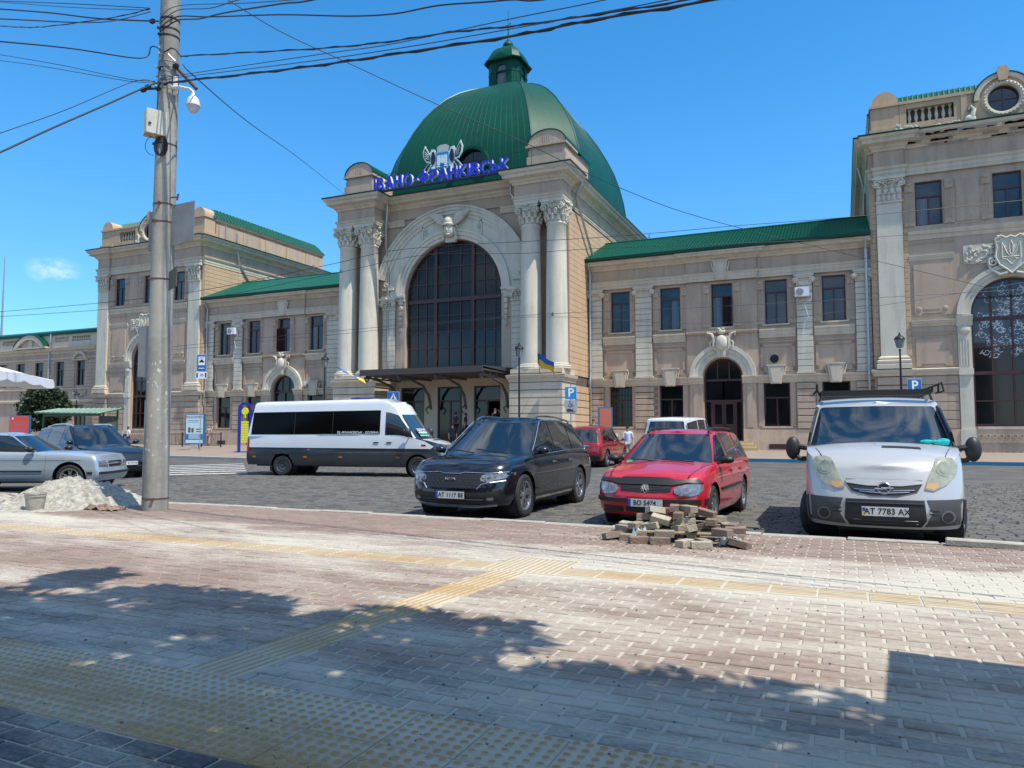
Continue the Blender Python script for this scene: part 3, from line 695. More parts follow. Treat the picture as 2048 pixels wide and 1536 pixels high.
    for s in (-1, 1):
        m.tube([(cx+s*.30, Y-.33, 6.55), (cx+s*.48, Y-.36, 6.85), (cx+s*.45, Y-.36, 7.3), (cx+s*.60, Y-.36, 7.62), (cx+s*.86, Y-.34, 7.70), (cx+s*.80, Y-.34, 7.50)], [.08,.10,.09,.09,.07,.04], 7)
        m.tube([(cx+s*.5, Y-.3, 7.3), (cx+s*.72, Y-.3, 7.05), (cx+s*.66, Y-.3, 6.75), (cx+s*.55, Y-.3, 6.85)], [.05,.06,.05,.03], 6)
        m.ball((cx+s*.13, Y-.44, 7.93), (.10, .09, .07), 8, 5)
    m.prism([(cx-.22, 6.15), (cx+.22, 6.15), (cx+.42, 6.98), (cx-.42, 6.98)], Y-.40, Y-.05); 
    for u in (-.12, 0, .12): m.box(cx+u-.03, cx+u+.03, Y-.44, Y-.40, 6.25, 6.8)
    m.box(cx-.5, cx+.5, Y-.3, Y-.05, 6.6, 7.5)
    P('cartouche', m, M_WHITE, smooth=True, angle=45)
    # plinth
    q = MB()
    for a, b in ((-15.72, cx-2.08), (cx+2.08, 1.72)): P('plinth', MB().box(a, b, Y-.16, Y+.02, 0, 1.15).box(a, b, Y-.12, Y+.02, 1.15, 1.60), M_PLINTH)
    P('vent_grille', MB().box(cx+2.7, cx+3.7, Y-.19, Y-.15, .42, .72), M_FRAME)
    P('vent_grille', MB().box(cx+6.1, cx+7.0, Y-.19, Y-.15, .42, .72), M_FRAME)
    # downpipes in the two corners
    for xx, yy in ((-15.50, Y-.34), (1.45, Y-.34)):
        m = MB(); m.tube([(xx, yy-.35, 12.85), (xx, yy-.33, 12.6), (xx, yy, 12.2), (xx, yy, 5.15), (xx, yy-.12, 4.95), (xx, yy-.12, 4.4), (xx, yy, 4.2), (xx, yy, .5)], .075, 8)
        d = P('downpipe', m, M_ZINC, smooth=True)
        for zz in (11.5, 9.5, 7.5, 5.6, 3, 1.2): obj('pipe_clip', MB().lathe([(.075, zz-.03), (.095, zz-.03), (.095, zz+.03), (.075, zz+.03)], 8, (xx, yy, 0)), M_ZINC, d)
wing()
# round vent on the right wing only
m = MB().lathe([(0, -.10), (.12, -.10), (.13, -.05), (.24, -.05), (.26, -.02), (.26, .02)], 16, (-3.78, 48, 5.95), axis='y'); P('round_vent', m, M_IRON, rec=False)
# ---------------------------------------------------------------- pavilion (right; mirrored later)
def corinth_half(x0, x1, z0, z1, y, mt=None):
    """flat pilaster capital: two tiers of leaves, volutes and abacus"""
    m = MB(); cx = (x0+x1)/2; w = x1-x0; h = z1-z0
    m.box(x0, x1, y-.06, y+.05, z0, z1-.2); m.box(x0-.04, x1+.04, y-.10, y+.05, z0-.06, z0+.03)
    m.box(x0-.2, x1+.2, y-.32, y+.05, z1-.14, z1); m.box(x0-.1, x1+.1, y-.24, y+.05, z1-.24, z1-.14)
    for r, (n, zz, hh) in enumerate(((5, .05, .36), (4, .32, .34))):
        for i in range(n):
            px = x0+w*(i+.5)/n
            m.ball((px, y-.10-.03*r, z0+h*zz+h*.13), (w/n*.40, .07, h*hh*.45), 7, 5); m.ball((px, y-.18-.03*r, z0+h*zz+h*.27), (w/n*.30, .07, .06), 6, 4)
    for s in (-1, 1):
        ring_volute(m, cx+s*(w/2-.02), z1-.42, y-.20, .20, 1.7, .045, s)
        m.lathe([(0,-.03),(.09,-.02),(.09,.08)], 8, (cx+s*(w/2-.02), y-.22, z1-.42), axis='y')
        m.tube([(cx+s*.08, y-.18, z0+h*.60), (cx+s*w*.22, y-.22, z1-.35), (cx+s*w*.40, y-.22, z1-.24)], .04, 6)
    for i in range(5): m.ball((cx-.26+.13*i, y-.26, z1-.30-.08*(1-abs(i-2)/2)), .06, 6, 4)
    m.ball((cx, y-.33, z1-.07), (.12, .07, .11), 8, 5)
    return m
def pavilion():
    Y = 47.5; c = 8.55; X0, X1 = 1.75, 15.35; G = .3
    WX = (-3.79, 0, 3.79)
    ups = [(c+u-.68, c+u+.68, 13.2, 15.76) for u in WX]
    w = MB(); wall(w, X0+.02, X1-.02, -.1, 18.5, Y, Y+.5, rects=ups, arches=[(c, 1.95, 1.75, 7.95)])
    P('wall', w, M_TAN); P('interior', MB().box(X0+.2, X1-.2, Y+1.6, Y+1.65, 0, 18), M_DARK)
    # side wall towards the middle of the station, with board-like courses
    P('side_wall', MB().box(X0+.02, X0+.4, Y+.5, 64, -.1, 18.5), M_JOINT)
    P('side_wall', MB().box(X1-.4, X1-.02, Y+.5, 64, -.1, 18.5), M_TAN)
    P('rear_wall', MB().box(X0+.4, X1-.4, 63.6, 64, -.1, 18.5), M_TAN)
    z = .3
    while z < 16.0:
        P('wall_course', MB().box(X0-.03, X0+.02, Y+.02, 63.9, z+.012, min(z+.358, 16.1)), M_OCHRE); z += .37
    for (a, b, z0, z1) in ups:
        window(a, b, z0, z1, Y+.18, transom=.66)
        surround(a-.56, a-.08, z0, z1+.05, Y); surround(b+.08, b+.56, z0, z1+.05, Y)
    for u in (-1.9, 1.9):
        m = MB(); m.box(c+u-.68, c+u+.68, Y-.03, Y, 13.1, 15.75); m.box(c+u-.55, c+u+.55, Y-.07, Y-.03, 13.25, 15.6); P('blank_panel', m, M_TAN)
    # big pilasters
    for a, b in ((2.08, 3.40), (13.7, 15.02)):
        P('pilaster', MB().box(a, b, Y-.20, Y, 5.72, 14.72), M_WHITE)
        m = MB(); mould(m, [(a-.02, Y), (a-.02, Y-.2), (b+.02, Y-.2), (b+.02, Y)][::1], [(0, 5.05), (.22, 5.05), (.22, 5.30), (.14, 5.34), (.20, 5.42), (.20, 5.52), (.08, 5.58), (.12, 5.66), (.10, 5.72), (0, 5.78)]); P('pilaster_base', m, M_CREAM)
        P('pilaster_capital', corinth_half(a, b, 14.74, 16.16, Y-.2), M_WHITE, smooth=True, angle=40)
        zz = .3
        for i in range(40): pass
        courses(a-.25, a-.02, 5.8, 16.1, Y, 28, M_OCHRE, .04, 'corner_block', .02); courses(b+.02, b+.27, 5.8, 16.1, Y, 28, M_OCHRE, .04, 'corner_block', .02)
        courses(a-.22, b+.22, 1.64, 4.60, Y, 6, M_TAN, .22, 'stone_course', .05)
        P('pedestal', MB().box(a-.25, b+.25, Y-.26, Y, -.1, 1.6), M_PLINTH)
    for a, b in ((3.72, 5.90), (11.2, 13.38)):
        x0, x1 = a, b
        courses(a, b, 1.64, 4.60, Y, 6, M_TAN, .06, 'stone_course', .05)
        P('plinth', MB().box(a, b, Y-.14, Y, -.1, 1.6), M_PLINTH)
        def pr(z0, z1, d, mm, nm='string_moulding', x0=a-.05, x1=b+.02):
            q = MB(); h = z1-z0
            mould(q, [(x0, Y), (x1, Y)], [(-.02, z0), (d*.3, z0+.02), (d*.35, z0+h*.35), (d*.7, z0+h*.45), (d*.75, z0+h*.75), (d, z0+h*.82), (d, z1-.02), (-.02, z1)]); P(nm, q, mm)
        pr(7.40, 7.76, .24, M_CREAM); pr(6.86, 7.02, .10, M_TAN); pr(11.18, 11.52, .09, M_CREAM); pr(12.1, 12.2, .08, M_TAN)
        m = MB(); m.prism([(a+.15,5.15),(a+.35,5.15),(a+.45,5.28),(b-.65,5.28),(b-.55,5.15),(b-.25,5.15),(b-.25,6.70),(a+.15,6.70)], Y-.07, Y); P('wall_panel', m, M_TAN)
        m = MB(); m.prism([(a+.15,8.02),(a+.45,8.02),(a+.55,8.15),(b-.75,8.15),(b-.65,8.02),(b-.25,8.02),(b-.25,10.95),(a+.15,10.95)], Y-.07, Y)
        for xx in (a+.38, b-.5): m.lathe([(0,-.13),(.10,-.12),(.13,-.07)], 10, (xx, Y, 8.4), axis='y')
        m.box(a+.6, b-.75, Y-.09, Y-.07, 8.36, 8.42); P('wall_panel', m, M_TAN)
    q = MB(); mould(q, [(3.65, Y), (13.45, Y)], [(-.02, 12.38), (.05, 12.40), (.08, 12.60), (.16, 12.68), (.20, 12.86), (-.02, 12.92)]); P('string_moulding', q, M_CREAM)
    q = MB(); mould(q, [(X0-.02, Y+16), (X0-.02, Y-.22), (3.62, Y-.22), (3.62, Y-.05), (5.93, Y-.05)], [(-.02, 4.62), (.06, 4.64), (.10, 4.78), (.18, 4.86), (.20, 4.98), (-.02, 5.04)]); P('string_course', q, M_CREAM)
    q = MB(); mould(q, [(11.17, Y-.05), (13.5, Y-.05), (13.5, Y-.22), (X1, Y-.22)], [(-.02, 4.62), (.06, 4.64), (.10, 4.78), (.18, 4.86), (.20, 4.98), (-.02, 5.04)]); P('string_course', q, M_CREAM)
    # the big arch
    m = MB(); band(m, c, 7.95, 1.97, 2.18, Y-.10, Y, n=32); band(m, c, 7.95, 2.18, 2.40, Y-.17, Y, n=32); band(m, c, 7.95, 2.40, 2.64, Y-.26, Y, n=32); P('archivolt', m, M_WHITE)
    for s in (-1, 1):
        a, b = sorted((c+s*1.97, c+s*2.62))
        m = MB(); m.box(a, b, Y-.12, Y, 1.55, 7.4); m.box(a-.04, b+.04, Y-.20, Y, .1, 1.6)
        for i in range(4): m.box(a+.08+i*.135, a+.14+i*.135, Y-.16, Y-.12, 5.1, 6.6)
        P('arch_pier', m, M_WHITE)
        m = MB(); mould(m, [(a-.06, Y), (b+.06, Y)], [(-.02, 7.32), (.16, 7.34), (.20, 7.5), (.28, 7.66), (.34, 7.88), (-.02, 7.95)]); m.ball(((a+b)/2, Y-.16, 7.10), (.28, .10, .24), 12, 7); P('impost', m, M_WHITE); P('pier_band', MB().box(a-.03, b+.03, Y-.22, Y, 4.6, 4.95), M_WHITE)
    m = MB(); yf = Y+.26
    band(m, c, 7.95, 1.83, 1.95, yf, yf+.14, n=32)
    for s in (-1, 1): m.box(c+s*1.83, c+s*1.95, yf, yf+.14, 1.76, 7.95)
    for z0, t in ((1.76, .14), (3.12, .07), (4.60, .20), (6.10, .08), (7.60, .20)): m.box(c-1.83, c+1.83, yf-.015, yf+.14, z0, z0+t)
    m.box(c-1.6, c+1.6, yf, yf+.14, 8.85, 8.93)
    for u in (-.97, 0, .97): m.box(c+u-.05, c+u+.05, yf, yf+.14, 1.9, 7.95+sqrt(1.83**2-u*u))
    win = P('arched_window', m, M_FRAME)
    zs = [1.9, 3.12, 4.6, 6.1, 7.6]
    xs = [-1.83, -.97, 0, .97, 1.83]
    for za, zb in zip(zs, zs[1:]):
        for xa, xb in zip(xs, xs[1:]): obj('pane', MB().box(c+xa, c+xb, yf+.06, yf+.075, za, zb), M_GLASSD if za < 6 else M_GLASS, win)
    for xa, xb in zip(xs, xs[1:]):
        t = [(c+xa+(xb-xa)*k/6, 7.95+sqrt(max(0, 1.84**2-(xa+(xb-xa)*k/6)**2))) for k in range(7)]
        obj('pane', MB().prism([(c+xa, 7.6)]+t+[(c+xb, 7.6)], yf+.06, yf+.075), M_GLASS, win)
    # etched tendrils on the upper panes
    rr = random.Random(12); m = MB()
    for k in range(95):
        u = -1.7+3.4*rr.random(); z0 = 5.55+4.1*rr.random()
        if hypot(u, max(0, z0-7.95)) > 1.55: continue
        r0 = .13+.13*rr.random(); s = rr.choice((-1, 1)); a0 = rr.random()*6.28
        pts = [(c+u+r0*(1-.75*t/12)*cos(a0+s*t*.6), yf+.045, z0+r0*(1-.75*t/12)*sin(a0+s*t*.6)) for t in range(13)]
        pts = [(max(c-1.75, min(c+1.75, c+u+s*.34*cos(a0+1))), yf+.045, z0+.34*sin(a0+1))]+pts
        m.tube(pts, .013, 4)
        for q_ in (0, 3, 7): m.ball((pts[q_][0]+.04, yf+.045, pts[q_][2]+.05), (.045, .01, .03), 6, 4)
    tag(obj('etched_tendrils', m, mat('etched_white', (.60, .66, .70), .6), win), kind='stuff')
    m = MB(); m.box(c-1.83, c+1.83, Y-.1, Y+.3, 1.60, 1.75); P('window_sill', m, M_CREAM)
    m = MB(); m.box(c-1.9, c+1.9, Y-.06, Y+.02, .85, 1.6); P('window_apron', m, M_PLINTH)
    for i in range(12): P('apron_ring', MB().lathe([(.08,-.05),(.13,-.05),(.13,0),(.08,0),(.08,-.05)], 10, (c-1.7+i*.31, Y-.06, 1.22), axis='y'), M_TAN)
    # relief with shield and trident
    m = MB(); rr = random.Random(5)
    m.box(c-2.2, c+2.2, Y-.05, Y, 10.75, 11.85)
    for k in range(150):
        u = (rr.random()*2-1)*2.1; zz = 10.85+.9*rr.random()
        if abs(u) < .75: continue
        a = rr.random()*6.28
        m.ball((c+u, Y-.09, zz), (.05+.07*abs(cos(a)), .05, .05+.07*abs(sin(a))), 6, 4)
    P('relief', m, M_WHITE, smooth=True)
    sh = [(-.72,11.95),(-.45,12.15),(-.2,12.0),(0,12.1),(.2,12.0),(.45,12.15),(.72,11.95),(.66,11.5),(.74,11.0),(.55,10.55),(.25,10.3),(0,10.05),(-.25,10.3),(-.55,10.55),(-.74,11.0),(-.66,11.5)]
    m = MB(); m.prism([(c+a, b) for a, b in sh], Y-.30, Y-.02)
    m.tube([(c+a, Y-.31, b) for a, b in sh], .06, 6, closed=True)
    for s in (-1, 1):
        ring_volute(m, c+s*.85, 10.72, Y-.25, .24, 1.4, .07, s); ring_volute(m, c+s*.62, 11.95, Y-.28, .2, 1.3, .06, -s)
        m.tube([(c+s*.2, Y-.3, 10.1), (c+s*.55, Y-.28, 10.0), (c+s*.95, Y-.22, 10.35), (c+s*1.1, Y-.2, 10.7)], [.08,.09,.08,.05], 7)
    sh_ = P('shield', m, M_WHITE, smooth=True, angle=40)
    m = MB(); yy = Y-.34
    for s in (-1, 1):
        m.tube([(c+s*.42, yy, 11.75), (c+s*.42, yy, 10.85), (c+s*.20, yy, 10.80)], .04, 5)
        m.tube([(c+s*.42, yy, 11.75), (c+s*.30, yy, 11.45), (c+s*.22, yy, 11.2), (c+s*.08, yy, 11.0), (c+s*.22, yy, 10.8), (c+s*.08, yy, 10.62), (c, yy, 10.5)], .035, 5)
        m.tube([(c, yy, 11.85), (c+s*.08, yy, 11.6), (c+s*.07, yy, 11.2), (c+s*.02, yy, 11.05)], .035, 5)
    m.tube([(c-.42, yy, 10.95), (c+.42, yy, 10.95)], .03, 5)
    P('trident', m, M_WHITE)
    # entablature all round
    path = [(X0, 64), (X0, Y-.02), (X0+.25, Y-.02), (X0+.25, Y-.28), (3.55, Y-.28), (3.55, Y-.12), (13.55, Y-.12), (13.55, Y-.28), (X1-.25, Y-.28), (X1-.25, Y-.02), (X1, Y-.02), (X1, 64)]
    q = MB(); mould(q, path, [(-.05, 16.17), (.03, 16.18), (.03, 16.36), (.06, 16.38), (.06, 16.60), (.12, 16.64), (.18, 16.78), (-.05, 16.84)]); P('architrave', q, M_CREAM)
    q = MB(); mould(q, path, [(-.1, 16.8), (0, 16.82), (0, 17.74), (-.1, 17.76)]); P('frieze', q, M_TAN)
    q = MB(); mould(q, path, [(-.05, 17.72), (.08, 17.73), (.10, 17.84), (.22, 17.92), (.24, 18.05), (.58, 18.12), (.60, 18.30), (.72, 18.38), (.76, 18.52), (-.05, 18.55)]); P('cornice', q, M_CREAM)
    q = MB(); mould(q, path, [(-.1, 18.553), (.80, 18.523), (.82, 18.60), (-.1, 18.66)]); P('cornice_flashing', q, M_GREEND)
    if True:
        rr = random.Random(9)
    # parapet
    y0 = Y+.05
    for a, b in ((X0+.2, 3.42), (13.68, X1-.2)):
        m = MB(); m.box(a-.1, b+.1, y0-.12, y0+1.3, 18.6, 19.15); m.box(a, b, y0, y0+1.2, 19.15, 20.45)
        m.box(a-.09, b+.09, y0-.1, y0+1.3, 20.45, 20.62)
        m.prism([(a+.05, 20.62), (b-.05, 20.62)]+arc((a+b)/2, 20.72, (b-a)/2-.05, 0, pi, 12), y0+.02, y0+1.18)
        P('parapet_pedestal', m, M_OCHRE)
    for a, b in ((3.44, 7.15), (9.95, 13.66)):
        m = MB(); m.box(a, b, y0, y0+.5, 18.6, 19.30); m.box(a, b, y0, y0+.5, 20.16, 20.45); m.box(a-.02, b+.02, y0-.08, y0+.6, 20.45, 20.62)
        m.box(a, a+.36, y0, y0+.5, 19.3, 20.16); m.box(b-.95, b, y0, y0+.5, 19.3, 20.16)
        m.box(b-.62, b-.32, y0-.06, y0, 18.6, 20.45) if a < 5 else m.box(a+.32, a+.62, y0-.06, y0, 18.6, 20.45)
        P('parapet', m, M_OCHRE)
        balustrade(a+.36, b-.95, 19.30, 20.16, y0+.12, 7)
    # gable with round window
    m = MB()
    pol = [(7.15, 18.6), (9.95, 18.6), (9.95, 20.0)]+arc(c, 20.02, 1.35, 0, pi, 20)+[(7.15, 20.0)]
    A = arc(c, 19.88, .78, 0, 2*pi, 28)[:-1]
    # wall with hole: fan of quads between outer outline samples and the hole
    def outer(a):
        x, z = cos(a), sin(a)
        if z >= 0 and True:
            t = 1.38; return (c+x*t, 19.95+z*t) 
        t = 1.4/max(abs(x), 1e-6); t2 = (19.88-18.6)/max(-z, 1e-6); t = min(t, t2); return (c+x*t, 19.88+z*t)
    N = 36
    for i in range(N):
        a, b = 2*pi*i/N, 2*pi*(i+1)/N
        p, q_ = outer(a), outer(b); r_, s_ = (c+.78*cos(a), 19.88+.78*sin(a)), (c+.78*cos(b), 19.88+.78*sin(b))
        m.add([(p[0],y0-.05,p[1]),(q_[0],y0-.05,q_[1]),(s_[0],y0-.05,s_[1]),(r_[0],y0-.05,r_[1]),(p[0],y0+.6,p[1]),(q_[0],y0+.6,q_[1]),(s_[0],y0+.6,s_[1]),(r_[0],y0+.6,r_[1])], [(0,1,2,3),(7,6,5,4),(0,4,5,1),(3,2,6,7)])
    P('gable', m, M_OCHRE)
    m = MB(); band(m, c, 19.95, 1.15, 1.40, y0-.16, y0+.5, 0, pi, 28); P('gable_moulding', m, M_CREAM)
    m = MB(); band(m, c, 19.95, 1.405, 1.46, y0-.20, y0+.7, 0, pi, 28); P('gable_flashing', m, M_GREEND)
    m = MB(); m.lathe([(.74,-.06),(.80,-.16),(.90,-.18),(1.0,-.10),(1.04,-.02),(1.04,.05)], 32, (c, y0-.05, 19.88), axis='y')
    for i in range(30):
        a = 2*pi*i/30; m.ball((c+.93*cos(a), y0-.23, 19.88+.93*sin(a)), .055, 6, 4)
    P('round_window_surround', m, M_CREAM, smooth=True)
    m = MB(); m.prism([(c-.2, 20.85), (c+.2, 20.85), (c+.3, 21.45), (c+.22, 21.5), (c+.2, 21.66), (c-.2, 21.66), (c-.22, 21.5), (c-.3, 21.45)], y0-.3, y0+.1); P('keystone', m, M_OCHRE)
    m = MB(); m.lathe([(.68,-.02),(.74,-.02),(.74,.06),(.68,.06),(.68,-.02)], 28, (c, y0+.12, 19.88), axis='y'); m.box(c-.025, c+.025, y0+.11, y0+.16, 19.2, 20.56); m.box(c-.68, c+.68, y0+.112, y0+.158, 19.86, 19.91)
    wn_ = P('round_window', m, M_FRAME); obj('pane', MB().lathe([(0,0),(.7,0)], 28, (c, y0+.15, 19.88), axis='y'), M_GLASS, wn_)
    # scroll ornament beside the gable, crumbling ornament on the parapet foot
    for s in (-1, 1):
        m = MB(); m.tube([(c+s*1.75, y0-.1, 18.7), (c+s*1.5, y0-.12, 19.1), (c+s*1.42, y0-.12, 19.5), (c+s*1.55, y0-.12, 19.68), (c+s*1.68, y0-.1, 19.5)], [.16,.15,.12,.1,.06], 8); m.ball((c+s*1.6, y0-.12, 18.95), (.3,.16,.28), 9, 6); P('scroll_ornament', m, M_WHITE, smooth=True, angle=50)
    rr = random.Random(3); m = MB()
    for k in range(60):
        u = rr.random(); m.ball((3.2+u*1.1, y0-.22-.08*rr.random(), 18.68+.5*rr.random()*(1-u*.5)), (.05+.08*rr.random(), .06, .04+.07*rr.random()), 6, 4)
    for k in range(30): m.ball((5.2+rr.random()*1.4, y0-.2, 18.68+.28*rr.random()), (.05+.07*rr.random(), .05, .05), 6, 4)
    P('broken_relief', m, M_WHITE, smooth=True)
    # roof with side walls of the attic
    m = MB(); m.box(X0+.25, X1-.25, 48.9, 63.8, 18.6, 20.4); P('attic_wall', m, M_OCHRE)
    for i in range(5):
        a = 49.2+i*2.95; P('attic_panel', MB().box(X0+.18, X0+.25, a, a+2.3, 18.95, 20.1), M_TAN)
    q = MB(); mould(q, [(X0+.25, 63.8), (X0+.25, 48.7)], [(-.05, 20.30), (.10, 20.32), (.16, 20.46), (.20, 20.56), (-.05, 20.62)]); P('attic_cornice', q, M_OCHRE)
    m = MB(); z0, z1 = 20.55, 21.55; i_ = .75
    a, b, d, e = X0+.05, X1-.05, 48.4, 64.0
    m.add([(a,d,z0),(b,d,z0),(b,e,z0),(a,e,z0),(a+i_,d+i_,z1),(b-i_,d+i_,z1),(b-i_,e-i_,z1),(a+i_,e-i_,z1)], [(0,1,5,4),(1,2,6,5),(2,3,7,6),(3,0,4,7),(4,5,6,7)])
    P('roof', m, M_GREEN)
    m = MB()
    k = a+.3
    while k < b-.3:
        t0 = max(0, max(a+i_-k, k-(b-i_)))/i_
        m.tube([(k, d, z0+.02), (k, d+i_*(1-t0), z0+(z1-z0)*(1-t0)+.02)], .055, 6); k += .27
    k = d+.3
    while k < e-.3:
        t0 = max(0, max(d+i_-k, k-(e-i_)))/i_
        m.tube([(a, k, z0+.02), (a+i_*(1-t0), k, z0+(z1-z0)*(1-t0)+.02)], .05, 5); k += .4
    tag(P('roof_ribs', m, M_GREENT, smooth=True), kind='stuff')
    # pipes on the side wall
    m = MB(); m.tube([(X0-.55, 50.6, 19.6), (X0-.55, 50.6, 18.4), (X0-.15, 51.4, 17.0), (X0-.1, 53.2, 14.9)], .08, 8); P('downpipe', m, M_ZINC, smooth=True)
    m = MB(); m.tube([(X0+.1, 49.9, 20.2), (X0+.1, 49.9, 18.75)], .06, 8); P('downpipe', m, M_ZINC)
pavilion()
# patch of bare masonry on the right pavilion's cornice
rr = random.Random(4)
for k in range(30):
    x0 = 3.3+rr.random()*6.4; zz = rr.choice((17.74, 17.9, 18.14, 18.2)); w = .3+rr.random()*.9
    yy = {17.74: 47.30, 17.9: 47.14, 18.14: 46.79, 18.2: 46.785}[zz]; hh = .10+.14*rr.random()
    v = []; n = 7
    top = [(x0+w*i/n, zz+hh*(.6+.4*rr.random())) for i in range(n+1)]; bot = [(x0+w*i/n, zz+.02*rr.random()) for i in range(n, -1, -1)]
    P('bare_patch', MB().prism(top+bot, yy-.035, yy+.06), M_PEEL, rec=False)
# ---------------------------------------------------------------- mirror everything to the left half
for o in list(REC):
    c_ = o.copy(); COL.objects.link(c_); c_.parent = ST
    c_.location = (-49-o.location.x, o.location.y, o.location.z); c_.scale = (-o.scale.x, o.scale.y, o.scale.z)
    for ch in o.children:
        if ch.name.startswith('etched'): continue
        d = ch.copy(); COL.objects.link(d); d.parent = c_
# the far left low wing
def low_wing():
    Y = 48.5; X1 = -64.6; X0 = -92; 
    ws = [(-71.45+.02, -70.27, 6.0, 8.42), (-68.4, -67.22, 6.0, 8.42)]+[(-74.7-i*2.9, -73.4-i*2.9, 6.0, 8.42) for i in range(6)]
    gs = [(-68.6, -67.2, 1.8, 4.1), (-71.6, -70.2, 1.8, 4.1)]
    w = MB(); wall(w, X0, X1, -.1, 9.6, Y, Y+.4, rects=ws+gs); p = lambda n, mb, m, **k: obj(n, mb, m, ST, **k)
    p('wall', w, M_TAN); p('interior', MB().box(X0, X1, Y+.8, Y+.85, 0, 9), M_DARK)
    for a, b, c, d in ws: window(a, b, c, d, Y+.15, transom=.66, rec=False, glass=M_GLASSD)
    for a, b, c, d in gs: window(a, b, c, d, Y+.15, transom=.66, rec=False, glass=M_GLASSD)
    q = MB(); mould(q, [(X0, Y), (X1, Y)], [(-.02, 9.2), (.08, 9.22), (.12, 9.4), (.35, 9.5), (.42, 9.68), (.5, 9.74), (-.02, 9.8)]); p('cornice', q, M_CREAM)
    q = MB(); mould(q, [(X0, Y), (X1, Y)], [(-.02, 8.62), (.08, 8.64), (.12, 8.78), (-.02, 8.82)]); p('string_moulding', q, M_CREAM)
    q = MB(); mould(q, [(X0, Y), (X1, Y)], [(-.02, 4.3), (.12, 4.32), (.2, 4.45), (.2, 4.6), (-.02, 4.64)]); p('string_moulding', q, M_CREAM)
    q = MB(); mould(q, [(X0, Y), (X1, Y)], [(-.02, 5.6), (.10, 5.62), (.14, 5.72), (-.02, 5.76)]); p('string_moulding', q, M_CREAM)
    op = [(-71.64, -69.6), (-69.07, -66.45), (-79.9, -77.6), (-82.5, -80.4), (-86, -83)]
    q = MB(); q.box(X0, X1, Y-.1, Y+.4, 9.78, 10.38); q.box(X0, X1, Y-.1, Y+.4, 10.86, 11.1)
    xs = sorted([v for o_ in op for v in o_]); xs = [X0]+xs+[X1]
    for a, b in zip(xs[::2], xs[1::2]): q.box(a, b, Y-.1, Y+.4, 10.38, 10.86)
    p('parapet', q, M_CREAM)
    for a, b in op[:3]: balustrade(a, b, 10.38, 10.86, Y-.05, 10, rec=False)
    q = MB(); q.box(X0, X1, Y-.3, Y+6, 11.1, 11.35); q.add([(X0,Y-.3,11.35),(X1,Y-.3,11.35),(X1,Y+5,12.6),(X0,Y+5,12.6)], [(0,1,2,3)]); p('roof', q, M_GREEN)
    q = MB(); cx, cz = -74.9, 8.2; band(q, cx, cz, 2.55, 3.0, Y-.62, Y, R(38), R(142), 18); band(q, cx, cz, 1.7, 2.0, Y-.35, Y, R(55), R(125), 12); q.prism([(cx-2.4, 9.9), (cx+2.4, 9.9)]+arc(cx, cz, 2.6, R(40), R(140), 16), Y-.3, Y); q.box(cx-2.6, cx+2.6, Y-.6, Y, 9.8, 9.95); q.box(cx-.3, cx+.3, Y-.45, Y, 9.9, 10.8); p('arched_pediment', q, M_CREAM)
    q = MB(); band(q, cx, cz, 3.0, 3.1, Y-.66, Y+2, R(38), R(142), 18); p('pediment_flashing', q, M_GREEN)
    q = MB(); q.tube([(-72.0, Y-.3, 11.2), (-72.0, Y-.3, 10.4), (-72.3, Y-.2, 9.6), (-72.3, Y-.15, .4)], .07, 8); p('downpipe', q, M_ZINC)
    for a, b in ((-70.1, -68.6), (-67.1, -65.2), (-73.3, -71.6)):
        for i in range(8): p('stone_course', MB().box(a, b, Y-.07, Y+.01, 5.85+i*.33, 6.15+i*.33), M_TAN)
    for i in range(7): p('stone_course', MB().box(-66.9, -64.8, Y-.07, Y+.01, 1.6+i*.38, 1.94+i*.38), M_TAN)
    q = MB(); band(q, -67.8, 8.35, .75, 1.0, Y-.25, Y, R(15), R(165), 12); q.box(-69, -66.6, Y-.2, Y, 8.44, 8.56); p('window_hood', q, M_CREAM)
    q = MB()
    for s in (-1, 1):
        q.tube([(-67.8, Y-.1, 4.95), (-67.8+s*.5, Y-.1, 5.05), (-67.8+s*.95, Y-.1, 5.4)], .09, 6)
        for i in range(5): q.ball((-67.8+s*(.8+.1*(i % 2)), Y-.08, 5.5-i*.12), .08, 6, 4)
    p('garland_relief', q, M_CREAM)
low_wing()
